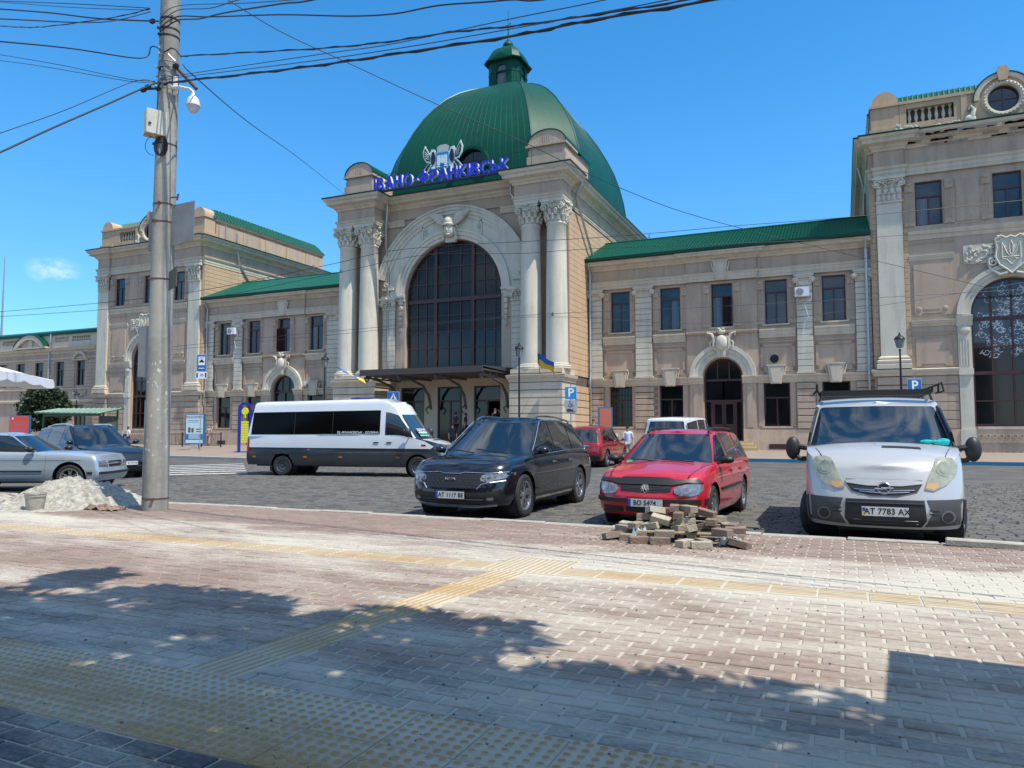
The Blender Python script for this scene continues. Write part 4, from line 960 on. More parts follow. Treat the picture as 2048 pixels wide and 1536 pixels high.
# ---------------------------------------------------------------- central hall
def hall():
    c = -24.17; X0, X1 = -32.45, -15.73; Y = 44.0
    p = lambda n, mb, m, **k: obj(n, mb, m, ST, **k)
    w = MB(); wall(w, X0, X1, 5.05, 16.4, Y, Y+.7, arches=[(c, 3.73, 5.3, 10.9)]); p('wall', w, M_TAN)
    p('interior', MB().box(X0+.5, X1-.5, Y+4, Y+4.1, 0, 16), M_DARK)
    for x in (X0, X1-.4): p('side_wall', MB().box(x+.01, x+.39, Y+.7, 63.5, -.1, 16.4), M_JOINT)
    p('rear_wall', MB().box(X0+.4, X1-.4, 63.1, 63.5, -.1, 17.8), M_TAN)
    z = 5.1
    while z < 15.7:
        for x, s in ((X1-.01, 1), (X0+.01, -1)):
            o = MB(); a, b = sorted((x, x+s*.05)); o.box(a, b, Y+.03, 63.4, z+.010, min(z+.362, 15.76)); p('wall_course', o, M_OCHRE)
        z += .375
    for x, s in ((X1, 1), (X0, -1)):
        a, b = sorted((x-s*.01, x+s*.06))
        zz = 1.64
        while zz < 4.4:
            o = MB(); o.box(*sorted((x-s*.01, x+s*.12)), Y-1.7 if False else Y, 63.4, zz+.02, zz+.44); p('stone_course', o, M_OCHRE); zz += .47
        p('plinth', MB().box(*sorted((x-s*.02, x+s*.18)), Y, 63.4, 0, 1.62), M_PLINTH)
    # ground storey behind the canopy with three doors
    dr = [(-28.45, -26.57, .85, 4.55), (-25.52, -23.59, .85, 4.55), (-22.70, -20.72, .85, 4.55)]
    w = MB(); wall(w, -29.0, -19.3, -.1, 5.3, Y+.45, Y+.9, rects=dr); p('wall', w, M_CREAM)
    for a, b, z0, z1 in dr:
        m = MB(); m.box(a, a+.1, Y+.55, Y+.7, z0, z1); m.box(b-.1, b, Y+.55, Y+.7, z0, z1); m.box(a+.1, b-.1, Y+.55, Y+.7, z1-.1, z1); m.box(a+.1, b-.1, Y+.55, Y+.7, 3.5, 3.62); m.box((a+b)/2-.06, (a+b)/2+.06, Y+.551, Y+.7, z0, 3.5)
        fr = p('door_frame', m, M_FRAME)
        obj('pane', MB().box(a+.1, b-.1, Y+.6, Y+.62, 3.62, z1-.1), M_GLASSD, fr)
        if a > -24: obj('pane', MB().box(a+.1, (a+b)/2-.06, Y+.6, Y+.62, z0, 3.5), M_GLASSD, fr)
        else:
            obj('pane', MB().box(a+.1, (a+b)/2-.06, Y+.6, Y+.62, z0, 3.5), M_GLASSD, fr); obj('pane', MB().box((a+b)/2+.06, b-.1, Y+.6, Y+.62, z0, 3.5), M_GLASSD, fr)
    for i in range(3): p('step', MB().box(-29.2+.3*i, -19.2-.3*i, Y-1.4+.4*i, Y+.5, .2, .48+.17*i), M_PLINTH)
    # pedestals of the columns
    for a, b in ((-32.52+.0, -29.05), (-19.0, -15.48)):
        p('pedestal', MB().box(a+.05, b-.05, 42.15, Y+.5, 0, 5.1), M_JOINT)
        p('pedestal_plinth', MB().box(a-.06, b+.06, 42.0, Y+.4, 0, 1.6), M_PLINTH)
        for i in range(6):
            z0 = 1.64+i*.48; p('stone_course', MB().box(a, b, 42.06, Y+.45, z0+.02, z0+.455), M_CREAM)
        m = MB(); mould(m, [(a, Y+.4), (a, 42.12), (b, 42.12), (b, Y+.4)], [(-.05, 4.52), (.06, 4.54), (.08, 4.70), (.18, 4.80), (.22, 4.98), (-.05, 5.02)]); p('string_course', m, M_CREAM)
        p('pedestal_cap', MB().box(a+.02, b-.02, 42.16, Y+.4, 5.02, 5.36), M_CREAM)
    # columns
    col = MB(); col.lathe([(.70,5.68),(.69,7.5),(.665,10.0),(.635,12.5),(.605,14.4),(.64,14.44),(.66,14.50),(.64,14.56),(.60,14.58)], 32)
    base = MB(); base.lathe([(.0,5.36),(.92,5.36),(.92,5.42),(.90,5.44),(.93,5.50),(.88,5.56),(.79,5.57),(.77,5.60),(.80,5.64),(.76,5.69),(.70,5.70)], 32)
    cap = MB(); cap.lathe([(.58,14.5),(.60,14.7),(.62,15.2),(.74,15.6),(.80,15.66)], 24)
    cap.prism([(-.82,-.82),(-.4,-.74),(.4,-.74),(.82,-.82),(.74,-.4),(.74,.4),(.82,.82),(.4,.74),(-.4,.74),(-.82,.82),(-.74,.4),(-.74,-.4)], 15.80, 15.96, 'z')
    cap.prism([(-.76,-.76),(-.36,-.68),(.36,-.68),(.76,-.76),(.68,-.36),(.68,.36),(.76,.76),(.36,.68),(-.36,.68),(-.76,.76),(-.68,.36),(-.68,-.36)], 15.66, 15.80, 'z')
    for tier, (zz, rr_, n, off) in enumerate(((14.66, .66, 12, 0), (14.98, .70, 12, .5))):
        for i in range(n):
            a = 2*pi*(i+off)/n; x, y = cos(a), sin(a)
            cap.tube([(x*(rr_-.04), y*(rr_-.04), zz), (x*rr_, y*rr_, zz+.18), (x*(rr_+.09), y*(rr_+.09), zz+.33), (x*(rr_+.17), y*(rr_+.17), zz+.30)], [.11,.12,.09,.05], 6)
    for i in range(4):
        a = pi/4+i*pi/2; d = Vector((cos(a), sin(a), 0)); t = Vector((-sin(a), cos(a), 0))
        for s in (-1, 1):
            pts = []
            for k in range(13):
                q = k/12; ang = pi/2-q*1.5*2*pi; r = .18*(1-.75*q)
                pts.append(tuple(d*(.86+r*cos(ang)*.9)+t*s*.07+Vector((0,0,15.46+r*sin(ang)))))
            cap.tube([tuple(d*.60+Vector((0,0,15.25))), tuple(d*.74+Vector((0,0,15.52)))]+pts, .05, 5)
    for i in range(4):
        a = i*pi/2
        for s in (-1, 1):
            cx_, cy_ = cos(a)*.72-sin(a)*s*.52, sin(a)*.72+cos(a)*s*.52
            if i in (3, 1): ring_volute(cap, s*.55, 15.42, (-.80 if i == 3 else .80), .22, 1.6, .045, s)
        cap.ball((cos(a)*.80, sin(a)*.80, 15.78), (.13,.13,.12), 8, 5)
        for k in range(5): cap.ball((cos(a)*.76-sin(a)*(.11*(k-2)), sin(a)*.76+cos(a)*(.11*(k-2)), 15.5-.05*(2-abs(k-2))), .065, 6, 4)
    cm, bm, km = None, None, None
    for i, x in enumerate((-32.08, -30.30, -17.93, -16.18)):
        if cm is None:
            o = p('column', col, M_WHITE, smooth=True, angle=50); cm = o.data
            b = obj('column_base', base, M_WHITE, o, smooth=True, angle=40); bm = b.data
            k = obj('column_capital', cap, M_WHITE, o, smooth=True, angle=50); km = k.data
        else:
            o = link('column', cm, ST); link('column_base', bm, o); link('column_capital', km, o)
        o.location = (x, 43.05, 0)
    for x in (-31.19, -17.05):
        m = MB()
        for k in range(9): m.ball((x+.05*(-1)**k, Y-.03, 14.3-k*.45), (.13, .08, .16), 7, 5)
        m.tube([(x, Y-.03, 14.8), (x, Y-.03, 10.3)], .04, 5); p('relief_garland', m, M_TAN, smooth=True)
    # entablature
    yc, yb = 42.35, 43.85
    path = [(X0, 63.5), (X0, yb), (-32.6, yb), (-32.85, yc), (-29.45, yc), (-29.45, yb), (-18.80, yb), (-18.80, yc), (-15.50, yc), (-15.50, yb), (X1, yb), (X1, 63.5)]
    path = [(X0, 63.5), (X0, yb+.05), (-32.58, yb+.05), (-32.58, yc), (-29.45, yc), (-29.45, yb), (-18.80, yb), (-18.80, yc), (-15.52, yc), (-15.52, yb+.05), (X1, yb+.05), (X1, 63.5)]
    prA = [(-.4, 15.94), (.02, 15.95), (.02, 16.06), (.05, 16.07), (.05, 16.20), (.10, 16.24), (.16, 16.36), (-.4, 16.40)]
    # left and right runs of the architrave; over the arch it bends up as a hood
    q = MB(); mould(q, path[:6]+[(-27.9, yb)], prA); p('architrave', q, M_CREAM)
    q = MB(); mould(q, [(-20.45, yb)]+path[6:], prA); p('architrave', q, M_CREAM)
    p('soffit', MB().box(-32.56, -29.47, yc+.02, Y, 15.96, 15.99), M_CREAM); p('soffit', MB().box(-18.78, -15.54, yc+.02, Y, 15.96, 15.99), M_CREAM)
    q = MB(); mould(q, path, [(-.5, 16.38), (0, 16.40), (0, 17.12), (-.5, 17.14)]); p('frieze', q, M_TAN)
    q = MB(); mould(q, path, [(-.3, 17.10), (.08, 17.11), (.10, 17.22), (.22, 17.30), (.25, 17.42), (.58, 17.50), (.60, 17.68), (.72, 17.76), (.78, 17.92), (-.3, 17.95)]); p('cornice', q, M_CREAM)
    q = MB(); mould(q, path, [(-.5, 17.953), (.82, 17.923), (.84, 18.0), (-.5, 18.10)]); p('cornice_flashing', q, M_GREEND)
    p('attic_floor', MB().box(X0, X1, 43.5, 63.4, 17.6, 18.05), M_GREEND)
    # arch mouldings
    q = MB()
    for r0, r1, d in ((3.76, 4.0, .10), (4.0, 4.25, .17), (4.25, 4.42, .23)): band(q, c, 10.9, r0, r1, Y-d, Y, n=48)
    band(q, c, 10.9, 4.42, 5.30, Y-.06, Y, n=48)
    p('archivolt', q, M_WHITE)
    q = MB(); a0 = R(14)
    for r0, r1, d in ((5.28, 5.50, .14), (5.50, 5.75, .22), (5.75, 5.95, .30), (5.95, 6.08, .38)): band(q, c, 10.85, r0, r1, Y-d, Y, a0, pi-a0, n=40)
    p('hood_moulding', q, M_WHITE)
    for s in (-1, 1):
        m = MB(); m.box(c+s*4.6, c+s*5.55, Y-.20, Y, 11.45, 11.62); m.box(c+s*3.75, c+s*5.6, Y-.24, Y, 10.86, 11.02); ring_volute(m, c+s*5.2, 11.85, Y-.2, .2, 1.4, .05, s)
        a, b = sorted((c+s*4.5, c+s*5.5)); p('imposts', m, M_WHITE)
        courses2 = 13
        p('pilaster', MB().box(a, b, Y-.08, Y, 5.3, 10.1), M_JOINT)
        for i in range(courses2): p('pilaster_block', MB().box(a, b, Y-.14, Y-.08, 5.3+i*.37+.01, 5.3+(i+1)*.37-.01), M_WHITE)
        p('pilaster_capital', corinth_half(a, b, 10.1, 10.86, Y-.14), M_WHITE, smooth=True, angle=40)
        m = MB(); a2, b2 = sorted((c+s*3.76, c+s*4.4))
        for k in range(6): m.ball(((a2+b2)/2, Y-.05, 10.5-k*.38), (.22-.025*k, .12, .20), 8, 5)
        m.box(a2, b2, Y-.12, Y, 10.6, 10.86); p('console', m, M_CREAM, smooth=True)
        # letter-like plaques on the archivolt
        ang = R(90-s*28); px, pz = c+4.86*cos(ang), 10.9+4.86*sin(ang)
        m = MB(); m.box(px-s*.0-.05, px+.05, Y-.14, Y-.05, pz-.75, pz+.55); ring_volute(m, px-s*.28, pz+.1, Y-.12, .2, 1.0, .04, s); p('arch_ornament', m, M_WHITE)
    # head with winged helmet
    m = MB(); yy = Y-.42; z0 = 15.05
    m.ball((c, yy, 15.22), (.40, .34, .58), 16, 12)      # face
    m.ball((c, yy-.32, 15.14), (.08, .12, .17), 8, 6)    # nose
    m.ball((c, yy-.24, 14.82), (.17, .12, .10), 8, 6)    # chin
    m.ball((c, yy-.29, 14.96), (.13, .06, .035), 8, 4)
    for s in (-1, 1):
        m.ball((c+s*.16, yy-.27, 15.30), (.09, .05, .05), 8, 5); m.tube([(c+s*.28, yy-.22, 15.40), (c+s*.08, yy-.32, 15.42)], .045, 6)
        m.ball((c+s*.40, yy+.02, 15.2), (.10, .16, .16), 8, 6)
        for k in range(4): m.ball((c+s*(.45+.02*k), yy+.05, 15.0-k*.14), (.11, .12, .10), 7, 5)
    m.lathe([(.48,15.45),(.50,15.55),(.42,15.62),(.44,15.78),(.36,15.98),(.20,16.12),(0,16.16)], 16, (c, yy+.03, 0))
    P0 = [(0,15.6),(.35,15.55),(.75,15.8),(1.1,16.15),(1.35,16.35),(1.0,16.42),(.65,16.38),(.3,16.2)]
    for s in (-1, 1):
        m.prism([(c+s*(.2+a), b) for a, b in P0], yy-.12, yy+.12)
        for k in range(4): m.tube([(c+s*(.35+.1*k), yy-.14, 15.68+.1*k), (c+s*(1.05+.08*k), yy-.14, 16.02+.11*k)], .045, 5)
    m.prism([(c-.38, 14.4), (c+.38, 14.4), (c+.52, 15.5), (c-.52, 15.5)], Y-.30, Y-.02)
    p('winged_head', m, M_WHITE, smooth=True, angle=40)
    # great window
    yf = Y+.32; m = MB(); band(m, c, 10.9, 3.60, 3.73, yf, yf+.2, n=48)
    for s in (-1, 1): m.box(c+s*3.60, c+s*3.73, yf, yf+.2, 5.3, 10.9)
    V1 = (-1.44, 1.46); VS = (-2.93, -2.2, -.44, .50, 2.33, 3.1)
    for u in V1: m.box(c+u-.11, c+u+.11, yf-.05, yf+.2, 5.3, 10.9+sqrt(3.6**2-u*u))
    for u in VS: m.box(c+u-.032, c+u+.032, yf+.01, yf+.16, 5.3, 10.9+sqrt(3.6**2-u*u))
    m.box(c-3.6, c+3.6, yf-.06, yf+.2, 10.40, 10.66)
    hz = (6.0, 7.2, 8.35, 9.45, 11.72, 12.86, 13.9)
    for z in hz:
        hw = 3.6 if z < 10.9 else sqrt(3.6**2-(z-10.9)**2); m.box(c-hw, c+hw, yf+.012, yf+.15, z-.03, z+.03)
    win = p('arched_window', m, M_FRAME)
    xs = sorted([-3.6, 3.6, *V1, *VS]); zs = [5.3, 6.0, 7.2, 8.35, 9.45, 10.53, 11.72, 12.86, 13.9, 14.5]
    for z0, z1 in zip(zs, zs[1:]):
        for xa, xb in zip(xs, xs[1:]):
            pts = []
            n = 4
            lim = lambda x: 10.9+sqrt(max(0, 3.62**2-x*x))
            tops = [(c+xa+(xb-xa)*k/n, min(z1, lim(xa+(xb-xa)*k/n))) for k in range(n+1)]
            if max(t[1] for t in tops) <= z0+.02: continue
            bots = [(c+xb-(xb-xa)*k/n, min(z0, lim(xb-(xb-xa)*k/n))) for k in range(n+1)]
            poly = []
            for q_ in tops+bots:
                if not poly or hypot(poly[-1][0]-q_[0], poly[-1][1]-q_[1]) > 1e-4: poly.append(q_)
            ti = (rs.random()-.5)*.012
            mbp = MB().prism(poly, yf+.08, yf+.09)
            mbp.v = [(x, y+(x-c-xa)*ti, z) for x, y, z in mbp.v]
            obj('pane', mbp, M_GLASSH if z0 > 8.3 else M_GLASSD, win)
    # attic blocks
    for a, b in ((-32.15, -29.75), (-17.98, -15.35)):
        m = MB(); m.box(a, b, 42.5, 44.6, 18.0, 18.9); m.box(a+.08, b-.08, 42.58, 44.6, 18.9, 19.3)
        m.box(a+.12, b-.12, 42.62, 44.6, 19.3, 19.5); m.box(a-.06, b+.06, 42.44, 44.7, 19.5, 19.62)
        m.prism([(a+.04, 19.62), (b-.04, 19.62)]+[((a+b)/2+((b-a)/2-.04)*cos(t), 19.66+.86*sin(t)) for t in [pi*k/14 for k in range(15)]], 42.55, 44.6)
        for k in range(4): m.box((a+b)/2-.22+.14*k, (a+b)/2-.18+.14*k, 42.53, 42.56, 19.75, 20.2)
        p('attic_block', m, M_TAN)
        m = MB(); pts = [((a+b)/2+((b-a)/2+.02)*cos(t), 19.68+.90*sin(t)) for t in [pi*k/14 for k in range(15)]]
        pin = [((a+b)/2+((b-a)/2-.03)*cos(t), 19.68+.84*sin(t)) for t in [pi*k/14 for k in range(15)]]
        for (p0, p1, q0, q1) in zip(pts, pts[1:], pin, pin[1:]): m.add([(p0[0],42.5,p0[1]),(p1[0],42.5,p1[1]),(q1[0],42.5,q1[1]),(q0[0],42.5,q0[1]),(p0[0],47.5,p0[1]),(p1[0],47.5,p1[1]),(q1[0],47.5,q1[1]),(q0[0],47.5,q0[1])], [(0,1,2,3),(0,4,5,1),(3,2,6,7),(4,7,6,5)])
        p('attic_block_roof', m, M_GREEN); p('attic_block_body', MB().box(a+.15, b-.15, 44.6, 47.4, 18.0, 19.7), M_TAN)
    # the dome
    prof = [(8.30,18.0),(8.22,19.2),(8.05,20.4),(7.78,21.6),(7.40,22.8),(6.90,23.9),(6.25,25.1),(5.50,26.2),(4.62,27.2),(3.70,27.95),(2.80,28.5),(2.1,28.82),(1.45,29.0)]
    CX, CY, A = -24.3, 53.55, .68
    def ringp(h): return [(CX-A*h, CY-h), (CX+A*h, CY-h), (CX+h, CY-A*h), (CX+h, CY+A*h), (CX+A*h, CY+h), (CX-A*h, CY+h), (CX-h, CY+A*h), (CX-h, CY-A*h)]
    m = MB(); v = []
    for h, z in prof: v += [(x, y, z) for x, y in ringp(h)]
    f = [(i*8+k, i*8+(k+1) % 8, (i+1)*8+(k+1) % 8, (i+1)*8+k) for i in range(len(prof)-1) for k in range(8)]
    m.add(v, f); m.add([(x, y, 29.0) for x, y in ringp(1.5)], [tuple(range(8))])
    o = p('dome', m, M_GREEN, smooth=True, angle=20)
    m = MB(); hipm = MB()
    for k in range(8):
        hipm.tube([(*ringp(h+.0)[k], z) for h, z in prof], .055, 6)
        n = {0: 22, 2: 26, 1: 6, 3: 6, 4: 10, 5: 6, 6: 26, 7: 6}[k] if k % 2 == 0 else 6
        if k % 2: n = 5
        for j in range(1, n):
            t = j/n
            m.tube([tuple((1-t)*a_+t*b_ for a_, b_ in zip(ringp(h-.002)[k], ringp(h-.002)[(k+1) % 8]))+(z,) for h, z in prof if True], .009, 4)
    p('dome_hips', hipm, M_GREEND, smooth=True); tag(p('dome_seams', m, M_GREEN), kind='stuff')
    # round dormer in the dome
    dx = -23.35; dz = 20.15; yd = 45.5
    m = MB(); band(m, dx, dz, 1.12, 1.34, yd-.42, yd+2.2, -.25, pi+.25, 26); p('dormer_hood', m, M_GREEN, smooth=True, angle=40)
    m = MB(); m.lathe([(0,0),(1.12,0)], 28, (dx, yd-.05, dz), axis='y'); dn = p('dormer_window', m, M_GLASSD)
    obj('frame', MB().box(dx-.03, dx+.03, yd-.09, yd-.051, dz-1.1, dz+1.1).box(dx-1.1, dx+1.1, yd-.088, yd-.053, dz-.03, dz+.03), M_GREEND, dn)
    p('dormer_cheek', MB().box(dx-1.3, dx+1.3, yd+.05, yd+2.2, dz-2.1, dz), M_GREEN)
    # lantern
    def oct_(h, a=.69): return [(CX-a*h, CY-h), (CX+a*h, CY-h), (CX+h, CY-a*h), (CX+h, CY+a*h), (CX+a*h, CY+h), (CX-a*h, CY+h), (CX-h, CY+a*h), (CX-h, CY-a*h)]
    m = MB(); mould(m, oct_(1.32)[::-1], [(-.3, 28.75), (.22, 28.78), (.18, 28.95), (.05, 29.05), (-.3, 29.06)], closed=True)
    m2 = MB(); hh = 1.32; zt = 31.35
    O = oct_(hh)
    ln = p('lantern', MB().add([(x, y, 29.0) for x, y in oct_(1.2)]+[(x, y, zt) for x, y in oct_(1.2)], [(k, (k+1) % 8, (k+1) % 8+8, k+8) for k in range(8)]), M_GREEND)
    for k in range(8):
        a, b = Vector(O[k]), Vector(O[(k+1) % 8]); d = (b-a); l = d.length; d.normalize(); n_ = Vector((d.y, -d.x))
        wm = MB()
        if k % 2 == 0:
            wall(wm, 0, l, 29.0, zt, 0, .12, arches=[(l/2, .42, 29.25, 30.5)])
            band(wm, l/2, 30.5, .42, .50, -.05, 0, n=14); wm.box(l/2-.50, l/2-.42, -.05, 0, 29.25, 30.5); wm.box(l/2+.42, l/2+.50, -.05, 0, 29.25, 30.5)
            wm.box(l/2-.42, l/2+.42, .02, .08, 30.3, 30.42); wm.box(0, l, -.03, 0, 30.28, 30.34)
        else:
            wm.box(0, l, 0, .12, 29.0, zt); wm.box(0, l, -.03, 0, 30.28, 30.34)
            for q_ in (.3, .7): wm.box(l*q_-.02, l*q_+.02, -.03, 0, 29, 30.28)
        M_ = Matrix(((d.x, -n_.x, 0, a.x), (d.y, -n_.y, 0, a.y), (0, 0, 1, 0), (0, 0, 0, 1)))
        p('lantern_wall', wm.xf(M_), M_GREEN)
        if k % 2 == 0: p('lantern_window', MB().box(l/2-.42, l/2+.42, .09, .1, 29.25, 30.95).xf(M_), mat('lantern_glass', (.05,.06,.07), .08, noise=(1, .5, (.2,.26,.3))))
    p('lantern_base', m, M_GREEND)
    m = MB(); pr2 = [(1.62,31.22),(1.66,31.32),(1.50,31.36),(1.44,31.5),(1.36,31.85),(1.15,32.25),(.82,32.6),(.48,32.80),(.42,32.86)]
    v = []
    for h, z in pr2: v += [(x, y, z) for x, y in oct_(h)]
    m.add(v, [(i*8+k, i*8+(k+1) % 8, (i+1)*8+(k+1) % 8, (i+1)*8+k) for i in range(len(pr2)-1) for k in range(8)])
    m.add([(x, y, 31.22) for x, y in oct_(1.62)], [tuple(range(8))])
    p('lantern_roof', m, M_GREEN, smooth=True, angle=25)
    for s, k in ((1, 0), (-1, 4)):
        mm = MB(); mm.prism([(CX-.8, 31.3), (CX+.8, 31.3), (CX, 31.75)], CY-s*1.66, CY-s*1.3); p('lantern_gable', mm, M_GREEN)
    m = MB(); m.lathe([(.36,32.8),(.42,32.9),(.46,33.0),(.40,33.2),(.24,33.42),(.08,33.6),(.05,33.9),(.045,34.9),(.02,34.95)], 14, (CX, CY, 0))
    m.tube([(CX, CY, 34.9), (CX, CY, 36.1)], .018, 6); m.tube([(CX-.22, CY, 34.85), (CX+.25, CY, 34.85)], .02, 5); m.ball((CX+.18, CY, 34.95), .06, 6, 4)
    p('spire', m, M_GREEN, smooth=True, angle=40)
    # downpipes of the hall
    for pts in ([(-28.95, 43.2, 17.85), (-28.95, 43.2, 16.9), (-29.25, 43.5, 15.9), (-29.25, 43.6, 14.0), (-29.25, 43.85, 13.8), (-29.25, 43.85, 5.4)],
                [(-19.35, 43.1, 17.9), (-19.35, 43.1, 16.9), (-19.0, 42.95, 16.5), (-18.72, 43.3, 15.9), (-18.72, 43.85, 15.3), (-18.72, 43.85, 5.4)],
                [(-14.98, 44.6, 17.9), (-14.98, 44.6, 17.5), (-15.35, 44.6, 16.9), (-15.45, 44.8, 16.6), (-15.5, 48.6, 13.3)],
                [(-14.98, 62.8, 18.6), (-14.98, 62.8, 16.6)]):
        p('downpipe', MB().tube(pts, .085, 8), M_ZINC, smooth=True, angle=60)
    # entrance canopy
    x0, x1 = -28.25, -19.75
    m = MB(); m.box(x0-.1, x1+.1, 39.5, 43.9, 5.18, 5.30); m.box(x0-.16, x1+.16, 39.42, 39.52, 5.05, 5.42)
    cn = p('canopy', m, mat('canopy_brown', (.060,.050,.043), .6))
    for yy in (39.9, 40.8, 41.7, 42.6, 43.4): obj('canopy_beam', MB().box(x0, x1, yy, yy+.14, 5.0, 5.179), mat('canopy_beam', (.085,.075,.066), .6), cn)
    p('canopy_roof', MB().add([(x0-.16, 39.45, 5.44), (x1+.16, 39.45, 5.44), (x1+.16, 43.9, 5.62), (x0-.16, 43.9, 5.62), (x0-.16, 39.45, 5.40), (x1+.16, 39.45, 5.40), (x1+.16, 43.9, 5.31), (x0-.16, 43.9, 5.31)], [(0,1,2,3),(7,6,5,4),(1,5,6,2),(0,3,7,4),(0,4,5,1),(2,6,7,3)]), mat('canopy_roof', (.05,.05,.05), .5))
    for x in (-28.2, -25.7, -23.0, -19.9):
        m = MB(); m.tube([(x, 43.9, 3.0), (x, 43.6, 3.9), (x, 42.8, 4.55), (x, 41.4, 4.85), (x, 40.2, 4.98)], [.10,.10,.09,.08,.07], 7); m.box(x-.07, x+.07, 39.7, 43.9, 4.9, 5.0)
        for k in range(12):
            a_, b_ = k/11, (k+1)/11
        sp_ = [(x, 39.98+.24*(1-.7*k/12)*cos(k*.75), 4.86+.24*(1-.7*k/12)*sin(k*.75)) for k in range(13)]
        m.tube(sp_, .05, 6); m.tube([(x, 43.7+.0, 3.2+.0), (x, 43.2, 3.0), (x, 43.5, 2.7)], .05, 6)
        p('canopy_bracket', m, mat('bracket_iron', (.10,.09,.08), .5), smooth=True)
hall()
# sign letters and coat of arms above the cornice
M_SBLUE = mat('letter_blue', (.004,.022,.58), .35); M_SWHITE = mat('letter_side_white', (.70,.72,.78), .5)
SG = thing('station_sign', 'blue block letters spelling the town name above the main cornice of the hall', 'sign', (-24.1, 42.0, 18.05))
TXT = 'ІВАНО-ФРАНКІВСЬК'
TH = .155
def letter_mesh(ch, y0, y1, th):
    """block letter built from overlapping bars; height 1, returns (mesh, width)"""
    m = MB(); n = [0]; h = .98; t = th
    def bar(x0, z0, x1, z1, w=t):
        dx, dz = x1-x0, z1-z0; l = hypot(dx, dz); nx, nz_ = -dz/l*w/2, dx/l*w/2; e = .0012*n[0]; n[0] += 1
        m.prism([(x0+nx, z0+nz_), (x0-nx, z0-nz_), (x1-nx, z1-nz_), (x1+nx, z1+nz_)], y0-e, y1)
    def arc_(cx, cz, rx, rz, a0, a1, k=12):
        e = .0012*n[0]; n[0] += 1
        for i in range(k):
            p, q = a0+(a1-a0)*i/k, a0+(a1-a0)*(i+1)/k
            P4 = [(cx+(rx+s_*t/2)*cos(a), cz+(rz+s_*t/2)*sin(a)) for a, s_ in ((p, -1), (p, 1), (q, 1), (q, -1))]
            m.prism(P4, y0-e, y1)
    a = t/2
    if ch == 'І': bar(a, 0, a, h); w = t
    elif ch == 'В': bar(a, 0, a, h); bar(a, h-a, .36, h-a); bar(a, h*.52, .40, h*.52); bar(a, a, .40, a); arc_(.36, h*.75, .17, h*.25-a, -pi/2, pi/2); arc_(.39, h*.27, .19, h*.27-a, -pi/2, pi/2); w = .67
    elif ch == 'А': bar(a, 0, .37, h); bar(.37, h, .74-a, 0); bar(.17, h*.28, .57, h*.28); w = .74
    elif ch == 'Н': bar(a, 0, a, h); bar(.66-a, 0, .66-a, h); bar(a, h/2, .66-a, h/2); w = .66
    elif ch == 'О': arc_(.41, h/2, .41-a, h/2-a, 0, 2*pi, 24); w = .82
    elif ch == '-': bar(0, h*.42, .34, h*.42); w = .34
    elif ch == 'Ф': bar(.43, -.02, .43, h+.02); arc_(.43, h/2, .43-a, h*.34-a, 0, 2*pi, 24); w = .86
    elif ch == 'Р': bar(a, 0, a, h); bar(a, h-a, .36, h-a); bar(a, h*.42, .36, h*.42); arc_(.36, h*.71-.02, .21, h*.29-a+.02, -pi/2, pi/2); w = .65
    elif ch == 'К': bar(a, 0, a, h); bar(a+.02, h*.42, .60, h-.02); bar(.22, h*.56, .62, .02); w = .68
    elif ch == 'С': arc_(.41, h/2, .41-a, h/2-a, .75, 2*pi-.75, 20); w = .72
    elif ch == 'Ь': bar(a, 0, a, h); bar(a, h*.56, .36, h*.56); bar(a, a, .36, a); arc_(.36, h*.28+.01, .20, h*.28-a+.01, -pi/2, pi/2); w = .64
    return m, w
LM = [(ch,)+letter_mesh(ch, -.15, -.10, TH) for ch in TXT]
tot = sum(l[2] for l in LM)+.12*(len(LM)-1); sc = 10.2/tot; x = -5.10
for ch, m_, w_ in LM:
    m2_ = letter_mesh(ch, -.0985, .13, TH-.02)[0]
    lt = obj('letter', m_, M_SBLUE, SG, fix=True); lt.location = (x, 0, .04); lt.scale = (sc, 1, .84)
    rt_ = obj('letter_return', m2_, M_SWHITE, lt, fix=True)
    x += (w_+.12)*sc
obj('sign_rail', MB().box(-5.2, 5.25, -.14, .16, -.10, -.02), mat('sign_rail', (.004,.02,.09), .5), SG)
m = MB(); m.tube([(-5.3, .12, 1.15), (5.6, .12, 1.15)], .015, 5); m.tube([(5.6, .12, 1.15), (6.6, .12, 1.15), (6.6, .12, .1)], .02, 5)
for k in range(9): m.tube([(-5.1+k*1.28, .12, 0), (-5.1+k*1.28, .12, 1.15)], .018, 5)
obj('support_frame', m, M_IRON, SG)
